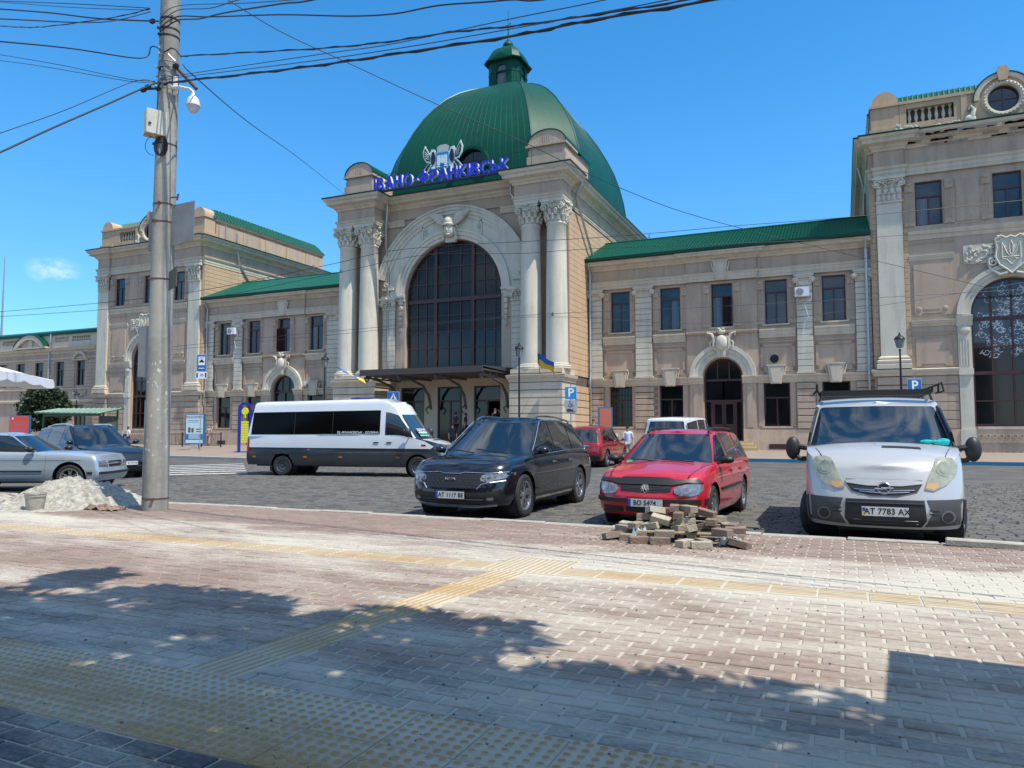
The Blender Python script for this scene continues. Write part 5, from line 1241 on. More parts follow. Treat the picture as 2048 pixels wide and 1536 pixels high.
def emblem():
    t = thing('coat_of_arms', 'coat of arms with blue shield and two black birds in front of the dome', 'coat of arms', (-24.1, 42.35, 19.38)); t.scale = (1.22, 1, 1.22)
    bk = mat('emblem_black', (.008,.010,.022), .5); wh = mat('emblem_white', (.62,.72,.70), .5); bl = mat('emblem_blue', (.01,.20,.42), .45); gy = mat('emblem_grey', (.45,.45,.44), .6)
    sh = [(-.34,.62),(.42,.62),(.42,-.02),(.30,-.24),(.04,-.36),(-.22,-.24),(-.34,-.02)]
    m = MB(); m.prism([((a-.04)*1.10+.04, (b-.15)*1.10+.15) for a, b in sh], .0, .10); obj('shield_rim', m, mat('emblem_lightblue', (.35,.62,.80), .5), t)
    obj('shield', MB().prism(sh, -.03, -.001), bl, t)
    m = MB()
    for u in (-.18, .04, .26): m.box(u-.09, u+.09, -.055, -.031, .02 if u == .04 else -.18, .42); [m.box(u-.09+k*.07, u-.05+k*.07, -.055, -.031, .42, .48) for k in range(3)]
    pass
    m.box(-.09, .17, -.052, -.031, .10, .30); obj('gate_tower', m, wh, t)
    m = MB().prism([(-.28,.66),(.36,.66),(.44,.95),(.26,1.06),(-.10,1.06),(-.30,.95)], -.02, .08); obj('crown', m, gy, t)
    for s in (-1, 1):
        o = .04; X = lambda a: o+s*a
        m = MB(); m.prism([(X(.42),.66),(X(.50),.86),(X(.70),.92),(X(.78),.74),(X(.86),.72),(X(1.12),1.18),(X(1.26),.82),(X(1.20),.45),(X(1.02),.20),(X(.86),.18),(X(1.36),-.40),(X(1.00),-.44),(X(.72),-.02),(X(.56),-.32),(X(.40),-.12)], .02, .09)
        obj('bird_outline', m, wh, t)
        m = MB(); m.prism([(X(.46),.50),(X(.54),.74),(X(.66),.72),(X(.72),.40),(X(.72),.14),(X(.62),-.04),(X(.50),.10),(X(.44),.30)], -.03, .019); m.prism([(X(.80),.58),(X(.88),.66),(X(1.10),1.02),(X(1.17),.80),(X(1.12),.48),(X(.98),.28),(X(.80),.26)], -.03, .019); m.prism([(X(.74),.08),(X(.82),.12),(X(1.24),-.34),(X(1.04),-.37)], -.03, .019)
        obj('bird', m, bk, t)
        m = MB()
        for k in range(4): m.tube([(X(.86), -.04, .34+.08*k), (X(1.06+.02*k), -.04, .46+.12*k)], .012, 4)
        m.box(X(.58)-.10, X(.58)+.10, -.02, .019, -.34, -.12); obj('feather_lines', m, wh, t)
    obj('support_post', MB().tube([(-.6,.1,-1.0),(-.6,.1,.3)], .025, 5).tube([(.7,.1,-1.0),(.7,.1,.3)], .025, 5), M_IRON, t)
emblem()
# ================================================================ VEHICLES
M_TYRE = mat('tyre_rubber', (.014,.014,.015), .75, noise=(6, .6, (.05,.048,.044)))
M_RIM = mat('alloy', (.42,.43,.45), .28, .85)
M_RIMD = mat('alloy_dark', (.10,.10,.11), .35, .6)
M_CGLASS = mat('car_glass', (.008,.012,.014), .02, spec=.9, coat=.6)
M_PLAS = mat('black_plastic', (.018,.018,.019), .5)
M_GREYP = mat('grey_plastic', (.055,.056,.060), .5, noise=(3, .5, (.09,.085,.075)))
M_CHROME = mat('chrome', (.62,.63,.65), .12, 1.0)
M_LENS = mat('headlight_lens', (.30,.31,.32), .10, .45, spec=.8, coat=.8, noise=(26, 1.0, (.10,.11,.12)))
M_LENSC = mat('lens_chrome', (.38,.39,.40), .12, .6, coat=.8, noise=(30, .9, (.12,.12,.13)))
M_LENSR = mat('lens_bowl', (.36,.36,.25), .12, .3, coat=.6)
M_LENSD = mat('lens_dark', (.16,.17,.18), .1, .6, coat=.8)  # darker grey tone for lamp lenses
M_LENSY = mat('yellowed_lens', (.40,.40,.28), .14, .2, spec=.7, coat=.7, noise=(16, .9, (.24,.25,.20)))
M_RED = mat('tail_lamp_red', (.35,.006,.01), .15, coat=.5)
M_AMBER = mat('amber_lens', (.45,.14,.02), .2, coat=.4)
M_PLATE = mat('plate_white', (.58,.59,.58), .45)
M_PLTXT = mat('plate_black', (.01,.01,.012), .5)
M_PLBLUE = mat('plate_blue', (.01,.06,.35), .4)
M_PLYEL = mat('plate_yellow', (.65,.45,.02), .4)
def lerp_tab(tab, x):
    if x <= tab[0][0]: return tab[0][1]
    for (a, b), (c, d) in zip(tab, tab[1:]):
        if x <= c: return b+(d-b)*(x-a)/(c-a) if c > a else d
    return tab[-1][1]
def smooth_tab(tab, x, w=.06):
    return (lerp_tab(tab, x-w)+2*lerp_tab(tab, x)+lerp_tab(tab, x+w))/4
class Car:
    """x forward, y left, z up; the front bumper at +L/2. Body shell lofted, features laid on its surfaces"""
    def __init__(s, root, paint, L, W, top, belt_t=1.0, zb=.22, side=None, nose=None, tail=None, cf=.35, cr=.25, nf=2.8,
                 wheels=(1.3, -1.3), r=.33, gh=None, crown=.05, plan=None, wheel_y=None, arch=1.16):
        s.root, s.paint, s.L, s.W, s.top, s.zb = root, paint, L, W, top, zb
        s.side = side or [(0,.93),(.12,.975),(.45,1.0),(.8,.985),(.93,.955),(1,.90)]
        s.nose = nose; s.tail = tail; s.cf, s.cr, s.nf = cf, cr, nf; s.wheels, s.r, s.g = wheels, r, gh; s.crown = crown
        s.plan = plan or [(-L/2, .94), (-L/2+.8, .99), (0, 1.0), (L/2-1.0, .985), (L/2, .93)]
        s.Ra = r*arch
        s.body()
        if gh: s.greenhouse()
    def ztop(s, x): return smooth_tab(s.top, x)
    def hw(s, x, t): return s.W/2*lerp_tab(s.plan, x)*lerp_tab(s.side, t)
    def xf(s, z): return s.L/2-smooth_tab(s.nose, z, .03)
    def xr(s, z): return -s.L/2+smooth_tab(s.tail, z, .03)
    def zof(s, x, t): return s.zb+(s.ztop(x)-s.zb)*t
    def fade(s, x): return min(1, (s.L/2-.02-abs(x))*5+.05)
    def _end(s, y, z, e, fr):
        zend = s.ztop(s.L/2-.15) if fr else s.ztop(-s.L/2+.1); c_ = s.cf if fr else s.cr; n = s.nf if fr else 3.2; sg = 1 if fr else -1
        x = sg*(s.L/2-c_*.5); q = 0; t = .5
        for _ in range(8):
            t = (z-s.zb)/max(.05, s.ztop(x)-s.zb); tt = max(0, min(1, t)); zz = s.zb+(zend-s.zb)*tt
            x0 = s.xf(zz) if fr else s.xr(zz); h = s.hw(x0-sg*c_, tt); q = min(1, abs(y)/h)
            x = x0-sg*c_*(1-(1-q**n)**(1/n))
        if t <= 1.0: return (x+sg*e, y, z)
        lo, hi = 0, abs(x)                       # on the deck: find where the bonnet is that high
        for _ in range(24):
            m = (lo+hi)/2; zz = s.ztop(sg*m)+s.crown*(1-min(1, abs(y)/s.hw(sg*m, 1.0))**2)*s.fade(sg*m)
            if zz > z: lo = m
            else: hi = m
        return (sg*(lo+e*.6), y, z+e*.8)
    def front(s, y, z, e=0.0): return s._end(y, z, e, True)
    def rear(s, y, z, e=0.0): return s._end(y, z, e, False)
    def sidep(s, x, z, e=0.0, sg=1):
        t = max(0, min(1, (z-s.zb)/(s.ztop(x)-s.zb))); return (x, sg*(s.hw(x, t)+e), z)
    def body(s):
        NS = 96; NF = 9; T = [0, .06, .14, .26, .38, .5, .62, .74, .84, .91, .96, 1.0]
        half = []   # outline indices for +y side: rear centre -> rear corner -> side -> front corner -> front centre
        for i in range(NF): half.append(('r', (i/(NF))*pi/2))
        for i in range(NS+1): half.append(('s', i/NS))
        for i in range(NF): half.append(('f', pi/2*(1-(i+1)/NF)))
        rows = []
        for t in T:
            row = []
            for k, u in half:
                zf = s.zb+(s.ztop(s.L/2-.15)-s.zb)*t; zr = s.zb+(s.ztop(-s.L/2+.1)-s.zb)*t
                xfr, xre = s.xf(zf), s.xr(zr); n = s.nf
                if k == 's':
                    x = (xre+s.cr)+((xfr-s.cf)-(xre+s.cr))*u; y = s.hw(x, t); z = s.zof(x, t)
                elif k == 'f':
                    h = s.hw(xfr-s.cf, t); x = xfr-s.cf*(1-max(0, cos(u))**(2/n)); y = h*max(0, sin(u))**(2/n); z = s.zof(x, t)
                else:
                    h = s.hw(xre+s.cr, t); x = xre+s.cr*(1-max(0, cos(u))**(2/3.2)); y = h*max(0, sin(u))**(2/3.2); z = s.zof(x, t)
                row.append((x, y, z))
            rows.append(row)
        m = len(half); v = []; f = []
        for row in rows: v += row
        for row in rows: v += [(x, -y, z) for x, y, z in row]
        nR = len(T)
        def bad(q): return False
        for side_ in (0, 1):
            o = side_*nR*m
            for i in range(nR-1):
                for k in range(m-1):
                    q = (o+i*m+k, o+i*m+k+1, o+(i+1)*m+k+1, o+(i+1)*m+k)
                    cx = sum(v[a][0] for a in q)/4; cz = sum(v[a][2] for a in q)/4; cy = abs(sum(v[a][1] for a in q)/4)
                    if any(hypot(cx-wx, cz-s.r) < s.Ra-.01 for wx in s.wheels) and cy > s.W*.36 and cz < s.r+s.Ra: continue
                    f.append(q if side_ else q[::-1])
        # snap to the wheel arch
        for i, p in enumerate(v):
            for wx in s.wheels:
                d = hypot(p[0]-wx, p[2]-s.r)
                if d < s.Ra+.035 and abs(p[1]) > s.W*.36 and d > s.Ra-.10:
                    k_ = s.Ra/max(d, 1e-4); v[i] = (wx+(p[0]-wx)*k_, p[1], max(s.zb-.02, s.r+(p[2]-s.r)*k_))
        # deck
        K = 10; base = len(v); topA = (nR-1)*m; topB = nR*m+topA
        for k in range(m):
            a, b = v[topA+k], v[topB+k]
            for j in range(1, K):
                q = 1-2*j/K; y = a[1]*q
                v.append((a[0], y, a[2]+s.crown*(1-q*q)*s.fade(a[0])))
        def dv(k, j): return topA+k if j == 0 else topB+k if j == K else base+k*(K-1)+j-1
        for k in range(m-1):
            for j in range(K): f.append((dv(k, j), dv(k+1, j), dv(k+1, j+1), dv(k, j+1)))
        s.bodyo = obj('body', MB().add(v, f), s.paint, s.root, smooth=True, angle=42)
        # wheel wells, floor
        for wx in s.wheels:
            for sg in (1, -1):
                obj('wheel_well', MB().lathe([(s.Ra+.006, sg*(s.W/2-.045)), (s.Ra+.006, sg*(s.W/2-.42)), (0, sg*(s.W/2-.42))], 22, (wx, 0, s.r), axis='y'), M_PLAS, s.bodyo)
        obj('floor', MB().box(-s.L/2+.3, s.L/2-.3, -s.W/2+.40, s.W/2-.40, s.zb-.06, s.zb+.04).box(s.wheels[1]+s.Ra+.03, s.wheels[0]-s.Ra-.03, -s.W/2+.09, s.W/2-.09, s.zb-.03, s.zb+.05), M_PLAS, s.bodyo)
    def ghp(s, side, k, q):
        """greenhouse surface; side 'f','r' with q lateral -1..1; 's' with q absolute x"""
        g = s.g; kk = k
        zroof = g['h']
        def zr(x): return lerp_tab(g['roof'], x)
        if side == 's':
            x = q; w = g['wb']+(g['wr']-g['wb'])*kk**1.25; z = g['zb'](x)+(zr(x)-g['zb'](x))*kk; return (x, w*lerp_tab(g.get('pl', [(-9, 1), (9, 1)]), x), z)
        w = (g['wb']+(g['wr']-g['wb'])*kk**1.25)
        if side == 'f':
            x0 = g['fb']+(g['ft']-g['fb'])*(kk**g.get('fe', 1.0)); x = x0-g.get('fc', .18)*abs(q)**2.2; 
        else:
            x0 = g['rb']+(g['rt']-g['rb'])*(kk**g.get('re', 1.0)); x = x0+g.get('rc', .12)*abs(q)**2.2
        z = g['zb'](x0)+(zr(x0)-g['zb'](x0))*kk
        return (x, w*lerp_tab(g.get('pl', [(-9, 1), (9, 1)]), x)*q, z)
    def greenhouse(s):
        g = s.g; KS = [0, .15, .3, .45, .6, .75, .86, .93, .975, 1.0]; NS = 26; NQ = 8
        rows = []
        for k in KS:
            rk = min(1, k/.93); ins = 0 if k <= .93 else (1-sqrt(max(0, 1-((k-.93)/.07)**2)))*.09
            fr = [s.ghp('f', k, q/NQ) for q in range(NQ, -1, -1)]; re = [s.ghp('r', k, q/NQ) for q in range(0, NQ+1)]
            xa, xb = re[-1][0], fr[0][0]
            row = re+[s.ghp('s', k, xa+(xb-xa)*i/NS) for i in range(1, NS)]+fr
            if ins: 
                cx = (xa+xb)/2; row = [(x-(ins*.8 if x > cx+.3 else -ins*.8 if x < cx-.3 else 0), max(0, y-ins) if y > ins else y*.2, z) for x, y, z in row]
            rows.append(row)
        m = len(rows[0]); n = len(KS); v = []; f = []
        for row in rows: v += row
        for row in rows: v += [(x, -y, z) for x, y, z in row]
        for sd in (0, 1):
            o = sd*n*m
            for i in range(n-1):
                for k in range(m-1): q = (o+i*m+k, o+i*m+k+1, o+(i+1)*m+k+1, o+(i+1)*m+k); f.append(q)
        K = 10; base = len(v); A = (n-1)*m; B = n*m+A
        for k in range(m):
            a = v[A+k]
            for j in range(1, K): q = 1-2*j/K; v.append((a[0], a[1]*q, a[2]+g.get('crown', .035)*(1-q*q)))
        def dv(k, j): return A+k if j == 0 else B+k if j == K else base+k*(K-1)+j-1
        for k in range(m-1):
            for j in range(K): f.append((dv(k, j), dv(k+1, j), dv(k+1, j+1), dv(k, j+1)))
        s.cab = obj('cab', MB().add(v, f), g.get('paint', s.paint), s.root, smooth=True, angle=40)
    # ---- laying shapes on surfaces
    def _patch(s, name, poly, fn, m, parent, step=.08, th=.008, smooth=True, nrm=None):
        b = bmesh.new(); vs = [b.verts.new((p[0], p[1], 0)) for p in poly]; b.faces.new(vs)
        us = [p[0] for p in poly]; ws = [p[1] for p in poly]
        for ax, lo, hi in ((0, min(us), max(us)), (1, min(ws), max(ws))):
            st_ = step if not isinstance(step, tuple) else step[ax]
            k = math.floor(lo/st_)+1
            while k*st_ < hi-1e-4:
                co = [0, 0, 0]; co[ax] = k*st_; no = [0, 0, 0]; no[ax] = 1
                bmesh.ops.bisect_plane(b, geom=b.verts[:]+b.edges[:]+b.faces[:], plane_co=co, plane_no=no); k += 1
        b.normal_update(); vv = list(b.verts); idx = {q: i for i, q in enumerate(vv)}
        top = [fn(q.co.x, q.co.y, th) for q in vv]; bot = [fn(q.co.x, q.co.y, -.02) for q in vv]; n = len(vv)
        f = [tuple(idx[q] for q in fc.verts) for fc in b.faces]; F = f+[tuple(i+n for i in reversed(q)) for q in f]
        for e in b.edges:
            if len(e.link_faces) == 1:
                i, j = idx[e.verts[0]], idx[e.verts[1]]; F.append((i, j, j+n, i+n))
        b.free(); return obj(name, MB().add(top+bot, F), m, parent, smooth=smooth, angle=40)
    def fpatch(s, name, poly, m, parent=None, th=.008, step=.07): return s._patch(name, poly, lambda y, z, e: s.front(y, z, e), m, parent or s.bodyo, step, th)
    def rpatch(s, name, poly, m, parent=None, th=.008, step=.07): return s._patch(name, poly, lambda y, z, e: s.rear(y, z, e), m, parent or s.bodyo, step, th)
    def spatch(s, name, poly, m, sg, parent=None, th=.008, step=.12): return s._patch(name, poly, lambda x, z, e: s.sidep(x, z, e, sg), m, parent or s.bodyo, step, th)
    def windscreen(s, side='f', q0=.90, q1=.90, k0=.04, k1=.93, name='windscreen', m=None, th=.008, qb=None):
        sg = 1 if side == 'f' else -1
        def fn(q, k, e): p = s.ghp(side, k, q); return (p[0]+e*sg*.75, p[1], p[2]+e*.6)
        qb = qb or q0
        poly = [(-qb, k0), (-qb*.5, k0-.005), (0, k0-.01), (qb*.5, k0-.005), (qb, k0), (q1, k1-.03), (q1-.03, k1), (0, k1+.01), (-q1+.03, k1), (-q1, k1-.03)]
        return s._patch(name, poly, fn, m or M_CGLASS, s.cab, .1, th)
    def swin(s, poly, sg, name='side_window', m=None, th=.006):
        def fn(x, k, e): p = s.ghp('s', k, x); return (x, sg*(p[1]+e), p[2])
        return s._patch(name, poly, fn, m or M_CGLASS, s.cab, (.15, .12), th)
    def deckp(s, x, y, e=0):
        t = 1.0; h = s.hw(x, 1.0); q = max(-1, min(1, y/h)); return (x, y, s.ztop(x)+s.crown*(1-q*q)*s.fade(x)+e)
    def dpatch(s, name, poly, m, parent=None, th=.004): return s._patch(name, poly, lambda x, y, e: s.deckp(x, y, e), m, parent or s.bodyo, .12, th)
    def wheel(s, x, sg, spokes=5, steer=0, rim=None, w=.215, rr=.62, style=0, y=None):
        r = s.r; yy = sg*((y if y is not None else s.W/2-.035)-w/2)
        e = bpy.data.objects.new('wheel', None); COL.objects.link(e); e.parent = s.root; e.location = (x, yy, r); e.rotation_euler = (0, 0, steer)
        h = w/2
        t = MB().lathe([(r*rr, -h), (r*.86, -h-.008), (r*.965, -h+.01), (r*.99, -h+.03), (r, -h+.06), (r, -.012), (r-.006, -.010), (r-.006, .010), (r, .012), (r, h-.06), (r*.99, h-.03), (r*.965, h-.01), (r*.86, h+.008), (r*rr, h), (r*rr-.01, 0), (r*rr, -h)], 40, axis='y')
        obj('tyre', t, M_TYRE, e, smooth=True, angle=30)
        R_ = r*rr; mr = MB(); o = sg
        mr.lathe([(R_+.004, o*h*1.02), (R_-.004, o*(h+.004)), (R_-.022, o*(h-.01)), (R_-.03, o*(h-.06)), (R_-.035, -o*h*.8)], 40, axis='y')
        mr.lathe([(.0, o*(h-.025)), (.055, o*(h-.025)), (.062, o*(h-.045)), (.062, o*(h-.09))], 16, axis='y')
        if style == 2:
            mr.lathe([(.06, o*(h-.05)), (R_*.45, o*(h-.03)), (R_*.72, o*(h-.028)), (R_-.02, o*(h-.05))], 32, axis='y')
            for k in range(12):
                a = 2*pi*k/12; mr.ball((R_*.82*cos(a), o*(h-.035), R_*.82*sin(a)), (.018, .01, .018), 6, 4)
        else:
            for k in range(spokes):
                a = 2*pi*k/spokes+.3; c_, s_ = cos(a), sin(a); px, pz = -s_, c_
                if style == 1:
                    for d in (-.22, .22):
                        b2 = a+d; mr.add([(.05*c_-.018*px, o*(h-.03), .05*s_-.018*pz), (.05*c_+.018*px, o*(h-.03), .05*s_+.018*pz), ((R_-.012)*cos(b2)+.017*px, o*(h-.018), (R_-.012)*sin(b2)+.017*pz), ((R_-.012)*cos(b2)-.017*px, o*(h-.018), (R_-.012)*sin(b2)-.017*pz),
                                        (.05*c_-.018*px, o*(h-.07), .05*s_-.018*pz), (.05*c_+.018*px, o*(h-.07), .05*s_+.018*pz), ((R_-.012)*cos(b2)+.017*px, o*(h-.06), (R_-.012)*sin(b2)+.017*pz), ((R_-.012)*cos(b2)-.017*px, o*(h-.06), (R_-.012)*sin(b2)-.017*pz)],
                                       [(0,1,2,3),(7,6,5,4),(0,4,5,1),(1,5,6,2),(2,6,7,3),(3,7,4,0)])
                else:
                    w0, w1 = .030, .042
                    mr.add([(.04*c_-w0*px, o*(h-.03), .04*s_-w0*pz), (.04*c_+w0*px, o*(h-.03), .04*s_+w0*pz), ((R_-.012)*c_+w1*px, o*(h-.016), (R_-.012)*s_+w1*pz), ((R_-.012)*c_-w1*px, o*(h-.016), (R_-.012)*s_-w1*pz),
                            (.04*c_-w0*px, o*(h-.08), .04*s_-w0*pz), (.04*c_+w0*px, o*(h-.08), .04*s_+w0*pz), ((R_-.012)*c_+w1*px, o*(h-.06), (R_-.012)*s_+w1*pz), ((R_-.012)*c_-w1*px, o*(h-.06), (R_-.012)*s_-w1*pz)],
                           [(0,1,2,3),(7,6,5,4),(0,4,5,1),(1,5,6,2),(2,6,7,3),(3,7,4,0)])
        obj('rim', mr, rim or M_RIM, e, smooth=True, angle=30)
        obj('brake_disc', MB().lathe([(0, o*(h-.12)), (R_*.62, o*(h-.12)), (R_*.62, o*(h-.13)), (0, o*(h-.13))], 20, axis='y'), M_RIMD, e)
        return e
    def wheels_all(s, **k):
        st_ = k.pop('steer', 0)
        for i, x in enumerate(s.wheels):
            for sg in (1, -1): s.wheel(x, sg, steer=st_ if i == 0 else 0, **k)
    def mirror(s, x, z, sg, m=None, w=.20, h=.13, d=.10, out=.16):
        y0 = s.sidep(x, min(z, s.ztop(x)-.02), 0, 1)[1] if z < s.ztop(x) else s.ghp('s', .1, x)[1]
        mb = MB(); mb.ball((0, sg*(out), 0), (d*.62, w/2, h/2), 14, 10); mb.tube([(-.0, -sg*.06, -h*.45), (0, sg*out*.7, -h*.35)], .022, 6)
        o = obj('mirror', mb, m or s.paint, s.root, smooth=True); o.location = (x, sg*y0, z)
        obj('mirror_glass', MB().ball((-d*.45, sg*out, 0), (.012, w*.42, h*.40), 12, 6), M_CHROME, o, smooth=True); return o
    def plate(s, txt, z, rear=False, w=.52, h=.112, left='blue', size=.098, proud=.03, y=0):
        px = (s.rear(y, z)[0]-proud) if rear else (s.front(y, z)[0]+proud)
        sg = -1 if rear else 1
        pl = obj('number_plate', MB().box(-.006, .006, -w/2, w/2, -h/2, h/2), M_PLATE, s.root); pl.location = (px, y, z); pl.rotation_euler = (0, 0, 0 if sg > 0 else pi)
        obj('plate_surround', MB().box(-.012, -.0061, -w/2-.012, w/2+.012, -h/2-.012, h/2+.012), M_PLAS, pl)
        # seen from the front the left side is at -y
        if left == 'blue': obj('plate_strip', MB().box(.0062, .008, -w/2, -w/2+.045, -h/2, h/2), M_PLBLUE, pl)
        else:
            obj('plate_strip', MB().box(.0062, .008, -w/2+.008, -w/2+.04, 0, h/2-.01), M_PLBLUE, pl); obj('plate_strip', MB().box(.0062, .008, -w/2+.008, -w/2+.04, -h/2+.01, 0), M_PLYEL, pl)
        text('lettering', txt, size, M_PLTXT, pl, (.0075, .022, 0), (pi/2, 0, pi/2), .001, .0015, scale=(.92, 1, 1), spacing=1.02)
        return pl
    def handles(s, xs, z, m=None):
        for x in xs:
            for sg in (1, -1):
                p = s.sidep(x, z, 0, sg); o = obj('door_handle', MB().box(-.09, .09, -.008, .022, -.012, .014).ball((0, -.0, -.0), (.085, .012, .022), 8, 5), m or s.paint, s.bodyo, smooth=True)
                o.location = (p[0], p[1]+sg*.006, p[2])
                if sg < 0: o.scale = (1, -1, 1)
    def seams(s, lines, th=.003, w=.006):
        for pts in lines:
            for sg in (1, -1):
                P2 = []
                for (x0, z0), (x1, z1) in zip(pts, pts[1:]):
                    n = max(2, int(hypot(x1-x0, z1-z0)/.06)); P2 += [(x0+(x1-x0)*i/n, z0+(z1-z0)*i/n) for i in range(n)]
                P2.append(pts[-1])
                v = []; f = []
                for i, (x, z) in enumerate(P2):
                    a = P2[max(0, i-1)]; b = P2[min(len(P2)-1, i+1)]; dx, dz = b[0]-a[0], b[1]-a[1]; l = hypot(dx, dz) or 1; nx, nz_ = -dz/l*w/2, dx/l*w/2
                    v += [s.sidep(x+nx, z+nz_, th, sg), s.sidep(x-nx, z-nz_, th, sg)]
                for i in range(len(P2)-1): f.append((2*i, 2*i+1, 2*i+3, 2*i+2))
                obj('panel_gap', MB().add(v, f), M_PLAS, s.bodyo, fix=False)
def place(root, x, y, hd):
    """heading hd: direction of the front measured from +X"""
    root.location = (x, y, 0.012); root.rotation_euler = (0, 0, hd)
def paint(name, c, metal=.0, rough=.30, c2=None):
    return mat(name, c, rough, metal, coat=.9, noise=(1.4, .35, c2 or tuple(k*.75 for k in c)), spec=.5)
def rr_poly(cy, cz, w, h, r, n=4):
    out = []
    for (sx, sz, a0) in ((1, 1, 0), (-1, 1, pi/2), (-1, -1, pi), (1, -1, 3*pi/2)):
        for i in range(n+1): a = a0+pi/2*i/n; out.append((cy+sx*(w/2-r)+r*cos(a), cz+sz*(h/2-r)+r*sin(a)))
    return out
# ---------------------------------------------------------------- black SUV, front left
def suv_black():
    t = thing('parked_suv', 'black SUV with number plate AT 1117 BE parked nose to the kerb', 'SUV')
    pt = paint('paint_black_blue', (.012,.016,.024), .5, .22)
    L, W = 4.81, 1.90
    top = [(-2.41,.98),(-1.9,1.06),(-1.0,1.07),(.2,1.04),(.95,1.02),(1.3,1.01),(1.75,.97),(2.1,.92),(2.3,.86),(2.42,.80)]
    zbf = lambda x: lerp_tab(top, x)-.03
    g = dict(h=1.70, zb=zbf, roof=[(-2.4,1.30),(-2.1,1.52),(-1.6,1.62),(-.6,1.69),(.1,1.69),(.45,1.63),(1.5,1.5)], fb=1.32, ft=.38, rb=-2.25, rt=-1.85, wb=.885, wr=.66, fc=.22, rc=.2, crown=.03, fe=1.0)
    c = Car(t, pt, L, W, top, zb=.25, nose=[(.2,.16),(.32,.03),(.45,.0),(.62,.03),(.78,.07),(.86,.12),(1,.25)], tail=[(.2,.15),(.4,.02),(.6,.0),(.9,.06),(1.1,.12)], cf=.50, cr=.3, nf=2.6,
            wheels=(1.43, -1.385), r=.365, gh=g, crown=.055, arch=1.14)
    c.windscreen('f', .93, .90, .03, .95); c.windscreen('r', .8, .8, .15, .85, 'rear_window')
    for sg in (1, -1):
        c.swin([(.92,.12),(.93,.24),(.22,.90),(-.02,.93),(-.02,.10)], sg); c.swin([(-.10,.10),(-.10,.93),(-.88,.93),(-.98,.86),(-.98,.10)], sg); c.swin([(-1.06,.12),(-1.06,.86),(-1.55,.66),(-1.78,.30),(-1.72,.18)], sg)
        # chrome line round the side glass
        pl = [(.98,.06),(.98,.24),(.25,.965),(-.9,.965),(-1.55,.74),(-1.86,.30),(-1.78,.10),(.98,.055)]
        pts = []
        for (a, b), (c2, d2) in zip(pl, pl[1:]):
            for i in range(8): u = a+(c2-a)*i/8; k = b+(d2-b)*i/8; p = c.ghp('s', k, u); pts.append((p[0], sg*(p[1]+.010), p[2]))
        obj('window_trim', MB().tube(pts, .008, 5), M_CHROME, c.cab)
        # roof rails
        pr = [c.ghp('s', 1.0, x) for x in (.30,.1,-.3,-.8,-1.2,-1.5,-1.62)]; dz = [.0,.030,.04,.04,.035,.03,.0]
        obj('roof_rail', MB().tube([(p[0], sg*(p[1]-.07), p[2]+.01+d) for p, d in zip(pr, dz)], .020, 6), M_CHROME, t, smooth=True)
    # grille
    def arcz(y): return 0
    gl = c.fpatch('grille', [(-.62,.60),(-.50,.53),(.50,.53),(.62,.60),(.72,.70),(.60,.755),(.22,.765),(.14,.75),(-.14,.75),(-.22,.765),(-.60,.755),(-.72,.70)], M_PLAS, th=.012)
    mb = MB()
    for i in range(15):
        for j in range(4):
            y = -.58+i*.083+(j % 2)*.04; z = .56+j*.045
            if abs(y) < .63 and not (abs(y) < .13 and z > .60): a = c.front(y, z, .014); mb.add([(a[0], y-.03, z), (a[0]+.008, y, z-.016), (a[0], y+.03, z), (a[0]+.008, y, z+.016)], [(0,1,2,3)])
    obj('grille_mesh', mb, M_RIMD, gl)
    def line(name, pts, r, m, e=.016, n=7):
        P2 = []
        for (a, b), (c2, d2) in zip(pts, pts[1:]): P2 += [c.front(a+(c2-a)*i/n, b+(d2-b)*i/n, e) for i in range(n)]
        P2.append(c.front(*pts[-1], e)); return obj(name, MB().tube(P2, r, 5), m, c.bodyo)
    line('chrome_line', [(-.88,.79),(-.62,.775),(-.22,.785),(-.14,.765),(.14,.765),(.22,.785),(.62,.775),(.88,.79)], .008, M_CHROME)
    for sg in (1, -1):
        h = c.fpatch('headlight', [(sg*.50,.665),(sg*.62,.62),(sg*.86,.70),(sg*.90,.775),(sg*.62,.768),(sg*.52,.74)], M_LENS, th=.014)
        mb = MB()
        for k in range(4): a = c.front(sg*(.58+k*.075), .715+.012*k, .018); mb.ball(a, (.012, .026, .024), 8, 5)
        obj('lamp_unit', mb, M_CHROME, h, smooth=True)
        mb = MB()
        mb.tube([c.front(sg*.46, .52, .018), c.front(sg*.53, .60, .018), c.front(sg*.66, .625, .018), c.front(sg*.86, .655, .018)], .009, 5); obj('daytime_lamp', mb, M_CHROME, h)
        c.fpatch('bumper_insert', [(sg*.58,.30),(sg*.78,.30),(sg*.80,.44),(sg*.62,.49),(sg*.54,.42)], M_PLAS, th=.01)
        c.fpatch('fog_lamp', rr_poly(sg*.66, .36, .10, .05, .02), M_LENS, th=.018)
        c.mirror(.93, 1.12, sg, w=.24, h=.15, d=.17)
        c.spatch('sill_trim', [(.95,.27),(.95,.31),(-.9,.33),(-.9,.29)], M_CHROME, sg, th=.018)
        c.spatch('sill_cladding', [(1.0,.2501),(1.0,.36),(-.95,.38),(-.95,.2501)], M_PLAS, sg, th=.008)
        c.fpatch('headlamp_side', [(sg*.905,.72),(sg*.93,.77),(sg*.90,.775)], M_LENS, th=.01)
    c.fpatch('lower_grille', [(-.60,.28),(.60,.28),(.66,.36),(.56,.46),(-.56,.46),(-.66,.36)], M_PLAS, th=.010)
    for z in (.31, .35): line('grille_bar', [(-.55, z), (.55, z)], .006, M_RIMD, .014)
    line('skid_plate', [(-.72,.265),(-.4,.235),(.4,.235),(.72,.265)], .024, M_RIM, -.005)
    c.plate('AT 1117 BE', .42, size=.10)
